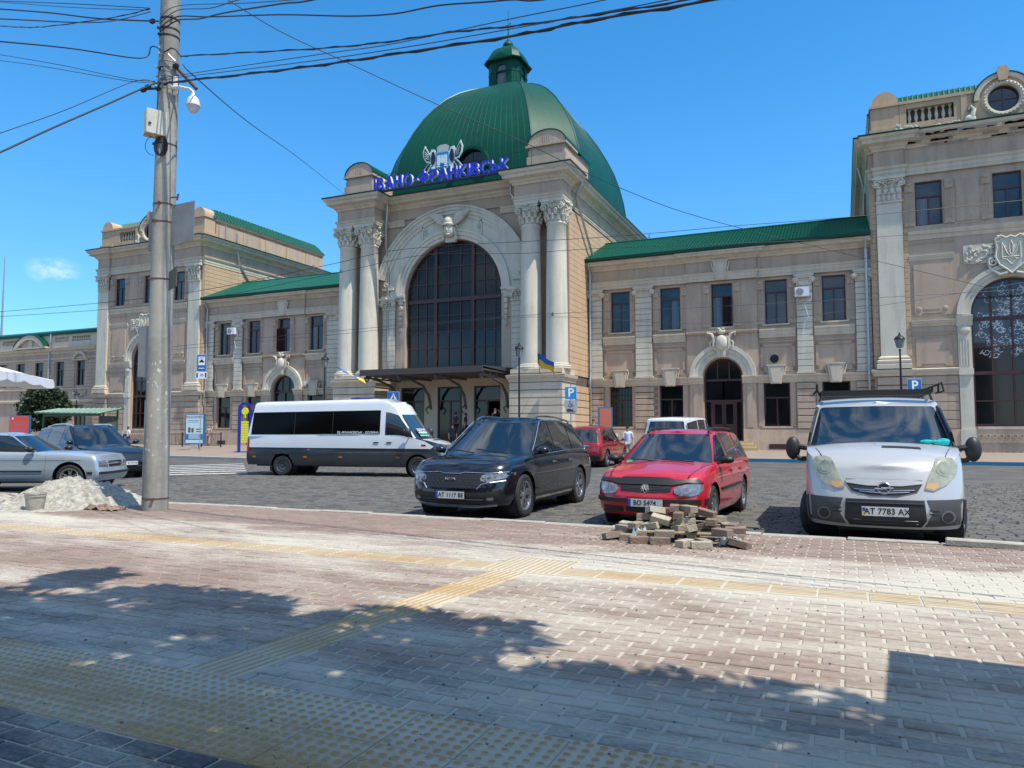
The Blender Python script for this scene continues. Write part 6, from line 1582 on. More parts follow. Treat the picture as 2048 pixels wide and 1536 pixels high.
    # brand lettering as strokes
    mb = MB(); e = .02; x0 = c.front(0, .66, e)[0]
    for st_ in ([(-.10,.645),(-.10,.678)],[(-.10,.660),(-.062,.678)],[(-.088,.664),(-.06,.645)],[(-.06,.645),(-.025,.678)],[(-.012,.645),(.012,.678)],[(.012,.645),(.04,.678)],[(.04,.678),(.066,.645)],[(.066,.645),(.066,.678)]):
        mb.tube([(x0, y, z+.02) for y, z in st_], .0065, 5)
    obj('badge', mb, M_CHROME, c.bodyo)
    c.seams([[(.98,1.03),(1.0,.6),(.86,.38)], [(-.06,1.05),(-.06,.38)], [(-1.0,1.06),(-1.12,.72),(-.95,.42)]])
    for sg in (1, -1): c.dpatch('bonnet_gap', [(1.30, sg*.80), (2.10, sg*.70), (2.10, sg*.705), (1.30, sg*.805)], M_PLAS)
    c.handles([.15, -.72], .90, M_CHROME)
    mb = MB(); a = c.deckp(1.33, 0, .01)
    for y0, y1 in ((.55, -.1), (-.1, -.68)): mb.tube([(1.36, y0, a[2]-.0), (1.30, (y0+y1)/2, a[2]+.035), (1.25, y1, a[2]+.06)], .011, 5)
    obj('wiper', mb, M_PLAS, t)
    c.wheels_all(spokes=5, style=1, rim=M_RIM, w=.235, rr=.66, steer=R(0))
    return t, c
t_suv, c_suv = suv_black(); place(t_suv, -5.86, 13.05, R(-90))
# ---------------------------------------------------------------- red estate
def estate_red():
    t = thing('parked_estate', 'red estate car with roof rails and black bonnet guard behind the pile of pavers', 'car')
    pt = paint('paint_red', (.50,.010,.022), .05, .24, (.38,.008,.018))
    L, W = 4.40, 1.735
    top = [(-2.2,.90),(-1.6,.94),(-.5,.95),(.6,.94),(1.0,.93),(1.45,.88),(1.85,.80),(2.05,.74),(2.2,.66)]
    zbf = lambda x: lerp_tab(top, x)-.03
    g = dict(h=1.46, zb=zbf, roof=[(-2.2,1.36),(-1.9,1.42),(-1.2,1.46),(.0,1.46),(.35,1.42),(1.4,1.3)], fb=1.12, ft=.28, rb=-2.12, rt=-1.92, wb=.80, wr=.585, fc=.16, rc=.1, crown=.03)
    c = Car(t, pt, L, W, top, zb=.20, nose=[(.15,.12),(.28,.03),(.45,.0),(.56,.02),(.66,.08),(.75,.16),(1,.4)], tail=[(.2,.1),(.4,.0),(.6,.0),(.9,.06)], cf=.42, cr=.22, nf=2.6,
            wheels=(1.30, -1.21), r=.312, gh=g, crown=.06, arch=1.17)
    c.windscreen('f', .93, .90, .03, .95); c.windscreen('r', .84, .84, .12, .9, 'rear_window')
    for sg in (1, -1):
        c.swin([(.85,.10),(.86,.22),(.20,.90),(-.05,.93),(-.05,.10)], sg); c.swin([(-.13,.10),(-.13,.93),(-.88,.92),(-1.0,.5),(-1.0,.10)], sg); c.swin([(-1.12,.12),(-1.10,.88),(-1.75,.84),(-1.88,.14)], sg)
        pr = [c.ghp('s', 1.0, x) for x in (.22,.05,-.4,-1.0,-1.5,-1.70)]; dz = [.0,.045,.05,.05,.045,.0]
        obj('roof_rail', MB().tube([(p[0], sg*(p[1]-.06), p[2]+d) for p, d in zip(pr, dz)], .021, 6), M_PLAS, t, smooth=True)
        # headlight: rounded lens
        pol = [(sg*.42,.60),(sg*.44,.545),(sg*.52,.51),(sg*.66,.505),(sg*.76,.53),(sg*.805,.59),(sg*.795,.655),(sg*.74,.685),(sg*.60,.675),(sg*.47,.645)]
        h = c.fpatch('headlight', pol, M_LENS, th=.02)
        for yy, rr2 in ((.55, .040), (.68, .052)):
            c.fpatch('reflector', [(sg*yy+rr2*cos(2*pi*q_/14), .598+rr2*sin(2*pi*q_/14)) for q_ in range(14)], M_LENSC, h, th=.0235)

        c.mirror(.82, 1.00, sg, m=M_PLAS, w=.21, h=.125, d=.14)
        c.spatch('side_moulding', [(.85,.52),(.85,.565),(-.78,.575),(-.78,.53)], M_PLAS, sg, th=.018)
        c.fpatch('lower_intake', [(sg*.34,.245),(sg*.66,.25),(sg*.70,.33),(sg*.34,.33)], M_PLAS)
    gl = c.fpatch('grille', [(-.38,.565),(-.10,.55),(.10,.55),(.38,.565),(.40,.645),(.0,.66),(-.40,.645)], M_PLAS, th=.010)
    for z in (.585, .605, .625):
        pts = [c.front(-.37+.74*i/14, z, .016) for i in range(15)]; obj('grille_bar', MB().tube(pts, .005, 5), M_GREYP, gl)
    c.fpatch('bonnet_guard', [(-.80,.69),(-.60,.70),(-.40,.66),(0,.665),(.40,.66),(.60,.70),(.80,.69),(.74,.745),(.4,.745),(0,.748),(-.4,.745),(-.74,.745)], M_PLAS, th=.03)
    c.fpatch('bumper_strip', [(-.83,.395),(.83,.395),(.83,.455),(-.83,.455)], M_PLAS, th=.025)
    c.spatch('bumper_strip', [(1.70,.395),(1.88,.395),(1.88,.455),(1.70,.455)], M_PLAS, 1, th=.02); c.spatch('bumper_strip', [(1.70,.395),(1.88,.395),(1.88,.455),(1.70,.455)], M_PLAS, -1, th=.02)
    c.fpatch('lower_grille', [(-.30,.25),(.30,.25),(.30,.33),(-.30,.33)], M_PLAS)
    c.plate('BO 5474  ', .395, size=.10, proud=.04, y=.02)
    # round badge
    a = c.front(0, .605, .024); bd = obj('badge', MB().lathe([(.050,-.004),(.056,.008),(.063,.008),(.066,-.004)], 28, a, axis='x').lathe([(0,.0),(.052,.0)], 28, a, axis='x'), M_CHROME, c.bodyo, smooth=True)
    mb = MB(); q = lambda y, z: (a[0]+.006, a[1]+y, a[2]+z)
    for st_ in ([(-.020,.046),(0,.006),(.020,.046)], [(-.044,.026),(-.022,-.040),(0,.0),(.022,-.040),(.044,.026)]): mb.tube([q(y, z) for y, z in st_], .0055, 5)
    obj('badge_letters', mb, M_PLATE, bd)
    c.seams([[(.86,.92),(.90,.5),(.80,.30)], [(-.09,.93),(-.09,.28)], [(-.98,.93),(-1.0,.7),(-.80,.42)]])
    for sg in (1, -1): c.dpatch('bonnet_gap', [(1.10, sg*.72), (1.98, sg*.60), (1.98, sg*.606), (1.10, sg*.726)], M_PLAS)
    c.handles([.02, -.86], .80)
    mb = MB()
    for y0, y1 in ((.5, -.05), (-.05, -.55)): mb.tube([(1.17, y0, .965), (1.12, (y0+y1)/2, .985), (1.08, y1, 1.0)], .010, 5)
    obj('wiper', mb, M_PLAS, t)
    # paper and green sticker behind the glass edge
    p = c.ghp('f', .10, .80); o = obj('sticker', MB().box(-.003, .003, -.05, .05, -.035, .035), mat('sticker_green', (.02,.30,.15), .5), c.cab); o.location = (p[0]+.016, -p[1], p[2]+.012); o.rotation_euler = (0, R(-58), 0)
    c.wheels_all(spokes=6, style=0, rim=M_RIM, w=.195, rr=.62)
    return t, c
t_est, c_est = estate_red(); place(t_est, -2.60, 13.05, R(-93))

# ---------------------------------------------------------------- silver van, front right
def van_silver():
    t = thing('parked_van', 'silver van with black roof rack and big black mirrors parked facing the kerb', 'van')
    pt = paint('paint_silver', (.50,.495,.48), .3, .32, (.43,.43,.42))
    L, W = 4.78, 1.90
    top = [(-2.39,1.22),(1.1,1.24),(1.5,1.23),(1.8,1.16),(2.05,1.05),(2.22,.95),(2.34,.86),(2.39,.80)]
    zbf = lambda x: lerp_tab(top, x)-.03
    g = dict(h=1.95, zb=zbf, roof=[(-2.4,1.90),(-1,1.95),(-.1,1.95),(.35,1.91),(.62,1.86),(1.7,1.7)], fb=1.60, ft=.62, rb=-2.33, rt=-2.26, wb=.925, wr=.80, fc=.26, rc=.05, crown=.03, fe=.95)
    c = Car(t, pt, L, W, top, zb=.24, side=[(0,.94),(.12,.985),(.4,1.0),(.75,.995),(.92,.985),(1,.975)], nose=[(.2,.10),(.34,.01),(.55,.0),(.66,.03),(.80,.09),(.9,.15),(1.1,.3)], tail=[(.2,.05),(.4,.0),(1.2,.02)], cf=.62, cr=.15, nf=2.5,
            wheels=(1.47, -1.63), r=.335, gh=g, crown=.07, arch=1.15, plan=[(-2.39,.96),(-1.6,1),(1.2,1),(1.6,.985),(2.39,.95)])
    c.windscreen('f', .955, .93, .02, .93)
    for sg in (1, -1):
        c.swin([(1.22,.05),(1.20,.40),(.62,.88),(.35,.88),(.35,.05)], sg)
        pol = [(sg*.45,.735),(sg*.55,.715),(sg*.70,.79),(sg*.82,.91),(sg*.85,1.02),(sg*.79,1.10),(sg*.68,1.115),(sg*.60,1.09),(sg*.52,.92)]
        h = c.fpatch('headlight', pol, M_LENSY, th=.016)
        c.fpatch('lamp_unit', [(sg*.68+.085*cos(2*pi*q/16), .975+.080*sin(2*pi*q/16)) for q in range(16)], M_LENSR, h, th=.020)
        c.fpatch('bulb', [(sg*.68+.05*cos(2*pi*q/12), .975+.048*sin(2*pi*q/12)) for q in range(12)], M_LENSY, h, th=.024)
        c.fpatch('indicator', [(sg*.465,.75),(sg*.55,.73),(sg*.62,.765),(sg*.60,.81),(sg*.485,.81)], mat('indicator_amber', (.55,.33,.14), .2, coat=.5), h, th=.019)
        # grey lower corners with round fog lamp openings
        c.fpatch('bumper_corner', [(sg*.44,.275),(sg*.90,.30),(sg*.925,.55),(sg*.90,.615),(sg*.47,.605),(sg*.53,.44)], M_GREYP, th=.008)
        c.spatch('bumper_corner', [(1.90,.30),(2.02,.30),(2.02,.60),(1.88,.60)], M_GREYP, sg, th=.006)
        c.fpatch('fog_lamp_rim', [(sg*.70+.082*cos(2*pi*q/16), .40+.082*sin(2*pi*q/16)) for q in range(16)], mat('grey_rim', (.13,.135,.14), .4), th=.022)
        c.fpatch('fog_lamp', [(sg*.70+.060*cos(2*pi*q/16), .40+.060*sin(2*pi*q/16)) for q in range(16)], M_PLAS, th=.028)
        for dz in (.0, .045): c.fpatch('bumper_slot', [(sg*.50,.425+dz),(sg*.60,.42+dz),(sg*.60,.435+dz),(sg*.49,.44+dz)], M_PLAS, th=.012)
        # mirrors on forked arms
        y0 = c.ghp('s', .02, 1.32)[1]
        mb = MB(); mb.ball((0, sg*.19, .05), (.085, .10, .165), 16, 12)
        o = obj('mirror', mb, M_PLAS, t, smooth=True); o.location = (1.28, sg*y0, 1.16)
        obj('mirror_arm', MB().tube([(0, -sg*.03, -.10), (.02, sg*.10, -.10), (0, sg*.2, -.02)], .035, 7).tube([(0, -sg*.03, .05), (.02, sg*.09, .07), (0, sg*.2, .08)], .040, 7), M_PLAS, o, smooth=True)
        obj('mirror_glass', MB().ball((-.075, sg*.19, .06), (.014, .085, .14), 12, 8), M_CHROME, o, smooth=True)
        # dark pillar strip between windscreen and door
        pts = [c.ghp('f', k, .985*sg) for k in (.0,.2,.4,.6,.8,.92)]
        obj('pillar_trim', MB().tube([(p[0]+.01, p[1], p[2]+.01) for p in pts], .022, 6), M_PLAS, c.cab)
        c.dpatch('bonnet_gap', [(1.62, sg*.80), (2.0, sg*.70), (2.0, sg*.707), (1.62, sg*.807)], M_PLAS)
    c.dpatch('bonnet_scoop', [(1.70,.02),(1.70,.46),(1.78,.47),(1.78,.01)], M_PLAS, th=.006)
    gl = c.fpatch('grille', [(-.43,.795),(-.37,.70),(-.15,.645),(.15,.645),(.37,.70),(.43,.795),(.20,.765),(-.20,.765)], M_PLAS, th=.012)
    c.fpatch('grille_bar', [(-.44,.83),(-.43,.797),(-.2,.767),(.2,.767),(.43,.797),(.44,.83),(.3,.845),(-.3,.845)], c.paint, th=.02)
    for z, w in ((.72, .34), (.695, .28)):
        obj('grille_slat', MB().tube([c.front(-w+2*w*i/12, z-.018*(1-abs(i-6)/6), .018) for i in range(13)], .007, 5), M_CHROME, gl)
    mb = MB(); mb.tube([c.front(-.43,.835,.010), c.front(-.2,.84,.012), c.front(.2,.84,.012), c.front(.43,.835,.010)], .008, 5); obj('bonnet_edge_gap', mb, M_PLAS, c.bodyo)
    a = c.front(0, .735, .03); bd = obj('badge', MB().lathe([(.058,-.006),(.064,.010),(.074,.010),(.080,-.006)], 28, a, axis='x'), M_CHROME, c.bodyo, smooth=True)
    obj('badge_bolt', MB().tube([(a[0]+.008, -.105, a[2]-.004), (a[0]+.010, .03, a[2]-.006), (a[0]+.010, -.03, a[2]+.008), (a[0]+.008, .105, a[2]+.006)], .009, 5), M_CHROME, bd)
    obj('badge_disc', MB().lathe([(0,0),(.06,0)], 20, a, axis='x'), M_PLAS, bd)
    c.fpatch('lower_grille', [(-.40,.27),(.40,.27),(.46,.36),(.44,.60),(-.44,.60),(-.46,.36)], M_PLAS, th=.014)
    for z in (.31, .345): obj('grille_slat', MB().tube([c.front(-.36+.72*i/12, z, .018) for i in range(13)], .006, 5), M_RIMD, c.bodyo)
    c.fpatch('bumper_shelf', [(-.44,.555),(.44,.555),(.44,.565),(-.44,.565)], M_RIMD, th=.03)
    c.plate('AT 7783 AX', .455, left='old', size=.105, proud=.035, y=.0)
    for sg in (1, -1): c.seams([[(1.22,1.20),(1.25,.8),(1.05,.45)], [(.22,1.22),(.22,.30)]]) if sg > 0 else None
    c.handles([.36], 1.0, M_PLAS)
    mb = MB()
    for y0, y1 in ((-.70, -.05), (.0, .62)):
        mb.tube([c.ghp('f', .0, q/.92) if False else (c.ghp('f', .01, q)[0]+.02, c.ghp('f', .01, q)[1], c.ghp('f', .01, q)[2]+.03+.05*i/5) for i, q in enumerate([(y0+(y1-y0)*j/5)/.92 for j in range(6)])], .013, 5)
    obj('wiper', mb, M_PLAS, t)
    # cloth on the dashboard, seen through the glass
    p = c.ghp('f', .12, .72); rr = random.Random(2); mb = MB()
    for k in range(9): mb.ball((p[0]+.012+.01*rr.random(), p[1]-.12+.26*rr.random(), p[2]+.02+.05*rr.random()), (.012, .05+.03*rr.random(), .018+.012*rr.random()), 7, 5)
    obj('turquoise_cloth', mb, mat('turquoise_cloth', (.01,.55,.55), .7), c.cab, smooth=True)
    # roof rack
    zr = 1.985
    m = MB(); m.box(.25, .36, -.74, .74, zr, zr+.085); rk = obj('roof_rack', m, M_PLAS, t)
    for x in (-.25, -.75, -1.25, -1.75, -2.2): obj('rack_bar', MB().box(x, x+.08, -.72, .72, zr+.01, zr+.05), M_PLAS, rk)
    for sg in (1, -1):
        obj('rack_rail', MB().tube([(.33, sg*.75, zr+.05), (-2.25, sg*.75, zr+.05)], .022, 6), M_PLAS, rk)
        for x in (.1, -1.0, -2.0): obj('rack_foot', MB().tube([(x, sg*.74, zr+.03), (x, sg*.78, 1.90)], .018, 5), M_PLAS, rk)
    obj('rack_loop', MB().tube([(.30,.64,zr+.07),(.30,.84,zr+.15),(.30,.88,zr+.18),(.30,.91,zr+.05),(.30,.80,zr+.02)], .015, 5).tube([(.30,.76,zr+.05),(.30,.76,zr+.12)], .015, 5).tube([(.30,.84,zr+.04),(.30,.84,zr+.15)], .015, 5), M_IRON, rk)
    obj('rack_loop', MB().tube([(.30,-.76,zr+.0),(.30,-.80,zr+.10),(.30,-.80,zr+.19)], .018, 5).tube([(.30,-.86,zr+.03),(.30,-.80,zr+.10)], .016, 5), M_IRON, rk)
    c.wheels_all(spokes=6, style=2, rim=M_RIM, w=.215, rr=.64, steer=R(-22))
    return t, c
t_van, c_van = van_silver(); place(t_van, .44, 12.72, R(-90))
# ---------------------------------------------------------------- white minibus
def minibus():
    t = thing('minibus', 'white and dark grey minibus with black side windows passing in front of the hall', 'minibus')
    wt = paint('paint_white', (.62,.66,.70), .0, .25, (.55,.58,.62)); gy = paint('paint_slate', (.030,.038,.046), .1, .3)
    L, W = 7.10, 1.93
    top = [(-3.55,1.32),(1.9,1.33),(2.45,1.26),(2.9,1.14),(3.25,1.02),(3.43,.92),(3.55,.84)]
    zbf = lambda x: lerp_tab(top, x)-.03
    g = dict(h=2.5, zb=zbf, roof=[(-3.5,2.36),(-3.3,2.43),(1.2,2.50),(1.7,2.46),(2.0,2.34),(2.4,2.15),(3,1.8)], fb=2.80, ft=1.90, rb=-3.48, rt=-3.28, wb=.945, wr=.80, fc=.22, rc=.10, crown=.05, paint=wt, fe=.9)
    c = Car(t, gy, L, W, top, zb=.36, side=[(0,.95),(.15,.99),(.4,1.0),(.8,.995),(1,.98)], nose=[(.3,.08),(.5,.0),(.7,.02),(.9,.08),(1.1,.2)], tail=[(.3,.05),(.5,.0),(1.3,.04)], cf=.45, cr=.18, nf=2.6,
            wheels=(2.58, -2.12), r=.335, gh=g, crown=.06, arch=1.2)
    c.windscreen('f', .94, .90, .03, .72, m=mat('bus_windscreen', (.02,.05,.08), .03, coat=.6))
    for sg in (1, -1):
        c.spatch('white_panel', [(-3.36,.93),(3.0,.90),(3.1,.98),(2.80,1.14),(2.45,1.24),(1.8,1.315),(-3.36,1.30)], wt, sg, th=.006)
        bw = c.swin([(-3.26,.06),(1.30,.06),(1.30,.70),(-3.22,.70)], sg, 'window_band', m=mat('tinted_glass', (.003,.003,.003), .10, spec=.12))
        for x in (-1.7, -.35): c.swin([(x,.07),(x+.015,.07),(x+.015,.70),(x,.70)], sg, 'window_joint', m=M_PLAS, th=.010)
        c.swin([(1.48,.04),(2.42,.04),(2.34,.20),(1.92,.62),(1.48,.66)], sg, 'side_window')
        c.spatch('rub_strip', [(-3.36,.915),(2.95,.885),(2.95,.905),(-3.36,.935)], M_PLAS, sg, th=.012)
        c.mirror(2.3, 1.42, sg, m=M_PLAS, w=.2, h=.30, d=.2, out=.2)
        for x, m_ in ((-3.2,M_AMBER),(-1.35,M_AMBER),(-.1,M_AMBER),(1.85,M_AMBER)): c.spatch('side_marker', [(x,.60),(x+.12,.60),(x+.12,.65),(x,.65)], m_, sg, th=.015)
        c.spatch('side_repeater', [(2.70,.99),(2.85,.99),(2.85,1.04),(2.70,1.04)], M_RED, sg, th=.012)
        c.fpatch('headlight', [(sg*.48,.66),(sg*.84,.68),(sg*.86,.86),(sg*.55,.84)], M_LENS)
        c.rpatch('tail_lamp', [(sg*.80,.75),(sg*.93,.75),(sg*.93,1.2),(sg*.80,1.2)], M_RED)
        c.swin([(-3.33,.80),(-3.29,.80),(-3.26,.92),(-3.30,.92)], sg, 'clearance_lamp', m=M_RED)
        text('lettering', 'ІВ.-ФРАНКІВСЬК - ДОЛИНА', .105, mat('sticker_white', (.6,.62,.64), .5), c.cab, (.55, sg*.963, 1.415), (pi/2-.02, 0, 0 if sg < 0 else pi), .001, .002)
    def wd(x, y, e): return c.deckp(x, y, e)
    c.dpatch('bonnet', [(2.72,-.84),(3.15,-.66),(3.30,-.34),(3.34,0),(3.30,.34),(3.15,.66),(2.72,.84),(2.80,.4),(2.84,0),(2.80,-.4)], wt, th=.008)
    c.dpatch('bonnet_vent', [(2.92,-.50),(2.92,.50),(3.0,.48),(3.0,-.48)], M_PLAS, th=.014)
    c.fpatch('grille', [(-.42,.62),(.42,.62),(.44,.82),(-.44,.82)], M_PLAS)
    c.seams([[(1.40,1.31),(1.40,.42)], [(2.5,1.23),(2.53,.90)], [(-.35,1.3),(-.35,.42)], [(-1.5,1.3),(-1.5,.42)], [(-3.35,.93),(-3.35,1.3)]])
    c.handles([1.18, 1.62], 1.10, M_PLAS)
    # destination card behind the glass
    p = c.ghp('f', .22, -.45); o = obj('route_card', MB().box(-.004, .004, -.27, .27, -.15, .15), M_PLATE, c.cab); o.location = (p[0]+.03, p[1], p[2]+.04); o.rotation_euler = (0, R(-38), R(-10))
    obj('card_stripe', MB().box(.0045, .006, -.25, .25, -.14, -.02), mat('card_green', (.12,.45,.38), .5), o)
    text('lettering', 'ДОЛИНА', .15, M_PLTXT, o, (.006, 0, .06), (pi/2, 0, pi/2), .001, .003)
    text('lettering', 'ФРАНКІВСЬК', .085, M_PLTXT, o, (.008, 0, -.08), (pi/2, 0, pi/2), .001, .002)
    c.wheels_all(style=2, rim=M_RIMD, w=.22, rr=.62); c.wheel(-2.12, 1, style=2, rim=M_RIMD, y=.72)
    obj('mud_flap', MB().box(-2.56, -2.54, -.92, -.68, .15, .45), M_PLAS, t)
    return t, c
t_bus, c_bus = minibus(); place(t_bus, -15.05, 20.63, R(12))
# ---------------------------------------------------------------- pale blue saloon
def saloon():
    t = thing('saloon_car', 'pale silver-blue old saloon car with black side strips behind the sand heap', 'car')
    pt = paint('paint_pale_blue', (.38,.46,.54), .45, .30, (.32,.39,.46))
    L, W = 4.70, 1.80
    top = [(-2.35,.92),(-2.1,.98),(-1.4,1.0),(-.4,.96),(.8,.94),(1.5,.93),(1.9,.90),(2.2,.86),(2.35,.80)]
    zbf = lambda x: lerp_tab(top, x)-.03
    g = dict(h=1.40, zb=zbf, roof=[(-2.,1.27),(-1.3,1.34),(-.9,1.39),(-.1,1.405),(.15,1.38),(1.,1.27)], fb=.98, ft=.18, rb=-1.78, rt=-1.12, wb=.80, wr=.58, fc=.15, rc=.15, crown=.03)
    c = Car(t, pt, L, W, top, zb=.24, nose=[(.2,.10),(.35,.0),(.52,.0),(.56,.05),(.7,.04),(.8,.10),(1,.2)], tail=[(.2,.1),(.4,.0),(.9,.05)], cf=.16, cr=.15, nf=3.4, plan=[(-2.35,.97),(-1.6,1),(1.6,1),(2.35,.975)],
            wheels=(1.60, -1.20), r=.325, gh=g, crown=.04, arch=1.2)
    c.windscreen('f', .92, .9, .04, .93); c.windscreen('r', .86, .84, .06, .92, 'rear_window')
    for sg in (1, -1):
        c.swin([(.70,.08),(.70,.16),(.12,.88),(-.22,.90),(-.24,.08)], sg); c.swin([(-.34,.08),(-.32,.90),(-.92,.88),(-.98,.08)], sg); c.swin([(-1.03,.08),(-.97,.86),(-1.06,.80),(-1.45,.08)], sg)
        pts = [c.ghp('s', k, x) for x, k in ((.76,.05),(.14,.94),(-.95,.95),(-1.12,.84),(-1.55,.04))]
        P2 = []
        for a, b in zip(pts, pts[1:]): P2 += [tuple(a[i]+(b[i]-a[i])*q/5 for i in range(3)) for q in range(5)]
        obj('window_trim', MB().tube([(p[0], sg*(p[1]+.012), p[2]) for p in P2+[pts[-1]]], .008, 5), M_CHROME, c.cab)
        for x in (-.29, -1.0): c.swin([(x-.02,.06),(x+.02,.06),(x+.03,.93),(x-.01,.93)], sg, 'window_post', m=c.paint if x > -.5 else M_CHROME, th=.012)
        c.spatch('side_moulding', [(.98,.47),(.98,.50),(-.92,.51),(-.92,.48)], M_PLAS, sg, th=.02)
        c.spatch('crease_line', [(1.85,.735),(1.85,.745),(-2.1,.755),(-2.1,.745)], mat('crease_dark', (.06,.08,.11), .4), sg, th=.004)
        c.mirror(.72, 1.02, sg, m=M_PLAS, w=.18, h=.15, d=.16)
        c.fpatch('headlight', [(sg*.42,.56),(sg*.80,.57),(sg*.82,.72),(sg*.50,.74)], M_LENS)
        c.spatch('bumper_trim', [(2.02,.40),(2.14,.40),(2.14,.46),(2.02,.46)], M_PLAS, sg, th=.03)
        c.spatch('bumper', [(2.02,.30),(2.15,.30),(2.15,.52),(2.02,.52)], c.paint, sg, th=.018)
    c.fpatch('bumper_trim', [(-.84,.40),(.84,.40),(.84,.46),(-.84,.46)], M_PLAS, th=.03)
    c.fpatch('grille', [(-.36,.56),(.36,.56),(.40,.72),(-.40,.72)], M_CHROME)
    c.seams([[(1.05,.92),(1.05,.6),(1.02,.30)], [(-.28,.95),(-.28,.28)], [(-1.12,.97),(-1.15,.7),(-1.0,.4),(-.95,.28)]])
    c.handles([-.12, -.98], .84, M_CHROME)
    c.wheels_all(spokes=5, style=1, rim=M_RIM, w=.205, rr=.68)
    return t, c
t_sal, c_sal = saloon(); place(t_sal, -19.10, 12.12, R(30))
# ---------------------------------------------------------------- generic crossovers in the background
def crossover(name, label, cat, pt, L, W, H, rails=False, boxy=False, rearlabel=None):
    t = thing(name, label, cat)
    hb = 1.02 if not boxy else 1.16
    top = [(-L/2,hb-.06),(-L/2+.5,hb),(0,hb),(L*.19,hb-.02),(L*.30,hb-.05),(L*.42,hb-.13),(L/2,hb-.28)]
    zbf = lambda x: lerp_tab(top, x)-.03
    rs_ = (-L/2+.12, -L/2+.32) if boxy else (-L/2+.12, -L/2+.55)
    g = dict(h=H, zb=zbf, roof=[(-L/2,H-(.08 if boxy else .22)),(-L/2+.4,H-(.03 if boxy else .06)),(-L*.2,H),(.1,H),(.45,H-.07),(1.5,H-.25)], fb=L*.23, ft=.30, rb=rs_[0], rt=rs_[1], wb=W/2-.07, wr=W/2-(.20 if boxy else .28), fc=.18, rc=.16, crown=.03)
    c = Car(t, pt, L, W, top, zb=.27, nose=[(.2,.12),(.35,.0),(.6,.0),(.8,.06),(1,.15)], tail=[(.2,.12),(.4,.02),(.6,.0),(.95,.08),(1.2,.14)], cf=.42, cr=.32, nf=2.6, wheels=(L*.295, -L*.285), r=.355, gh=g, crown=.05, arch=1.15)
    c.windscreen('f', .93, .9, .04, .94); c.windscreen('r', .84, .82, .10, .86, 'rear_window')
    xe = -L/2+(.45 if boxy else .75)
    for sg in (1, -1):
        c.swin([(L*.16,.10),(L*.155,.24),(.10,.90),(-.05,.92),(-.05,.10)], sg); c.swin([(-.13,.10),(-.13,.92),(-.95,.90),(-1.0,.10)], sg); c.swin([(-1.08,.12),(-1.03,.88),(xe-.1,.78 if boxy else .6),(xe-.1,.2)], sg)
        c.mirror(L*.18, hb+.10, sg, w=.22, h=.15, d=.15)
        c.spatch('sill_cladding', [(L*.19,.2701),(L*.19,.40),(-L*.18,.41),(-L*.18,.2701)], M_PLAS, sg, th=.01)
        c.fpatch('headlight', [(sg*.50,.70),(sg*.84,.72),(sg*.86,.80),(sg*.55,.78)], M_LENS)
        if boxy: c.rpatch('tail_lamp', [(sg*.72,.80),(sg*.90,.80),(sg*.90,1.12),(sg*.76,1.12)], M_RED)
        else: c.rpatch('tail_lamp', [(sg*.46,.84),(sg*.88,.86),(sg*.90,.98),(sg*.60,.96)], M_RED)
        if rails:
            pr = [c.ghp('s', 1.0, x) for x in (.2,0,-.5,-1.0,-1.5)]; obj('roof_rail', MB().tube([(p[0], sg*(p[1]-.06), p[2]+d) for p, d in zip(pr, (0,.05,.06,.05,0))], .018, 5), M_CHROME, t)
    gl = c.fpatch('grille', [(-.5,.50),(.5,.50),(.56,.76),(-.56,.76)], M_PLAS)
    for z in (.56, .62, .68): obj('grille_slat', MB().tube([c.front(-.5+i*.1, z, .014) for i in range(11)], .008, 4), M_CHROME, gl)
    c.fpatch('lower_grille', [(-.6,.30),(.6,.30),(.6,.42),(-.6,.42)], M_PLAS); c.rpatch('bumper_cladding', [(-.8,.28),(.8,.28),(.85,.50),(-.85,.50)], M_PLAS)
    c.rpatch('chrome_strip', [(-.4,.86),(.4,.86),(.4,.89),(-.4,.89)], M_CHROME, th=.012)
    c.seams([[(L*.17,hb-.03),(L*.18,.6),(L*.17,.42)], [(-.09,hb-.02),(-.09,.42)], [(-1.04,hb-.02),(-1.1,.7),(-.95,.45)]])
    c.handles([.1, -.82], .90)
    c.wheels_all(spokes=5, style=1, w=.23, rr=.64)
    return t, c
t_d, c_d = crossover('parked_suv', 'dark blue SUV half hidden behind the pale blue saloon and concrete pole', 'SUV', paint('paint_navy', (.006,.011,.024), .4, .2), 4.8, 1.94, 1.64, rails=True)
c_d.plate('AT 0119 HI', .48); place(t_d, -22.6, 16.6, R(-10))
t_r, c_r = crossover('parked_suv', 'red SUV seen from behind between the black SUV and the striped pedestrian', 'SUV', paint('paint_dark_red', (.26,.010,.016), .2, .22, (.18,.006,.012)), 4.5, 1.84, 1.68)
place(t_r, -9.85, 31.0, R(90))
t_w, c_w = crossover('parked_suv', 'tall white SUV seen from behind over the roof of the red estate', 'SUV', paint('paint_ivory', (.64,.65,.66), .0, .3), 4.85, 1.92, 1.98, boxy=True)
place(t_w, -5.60, 29.0, R(82))
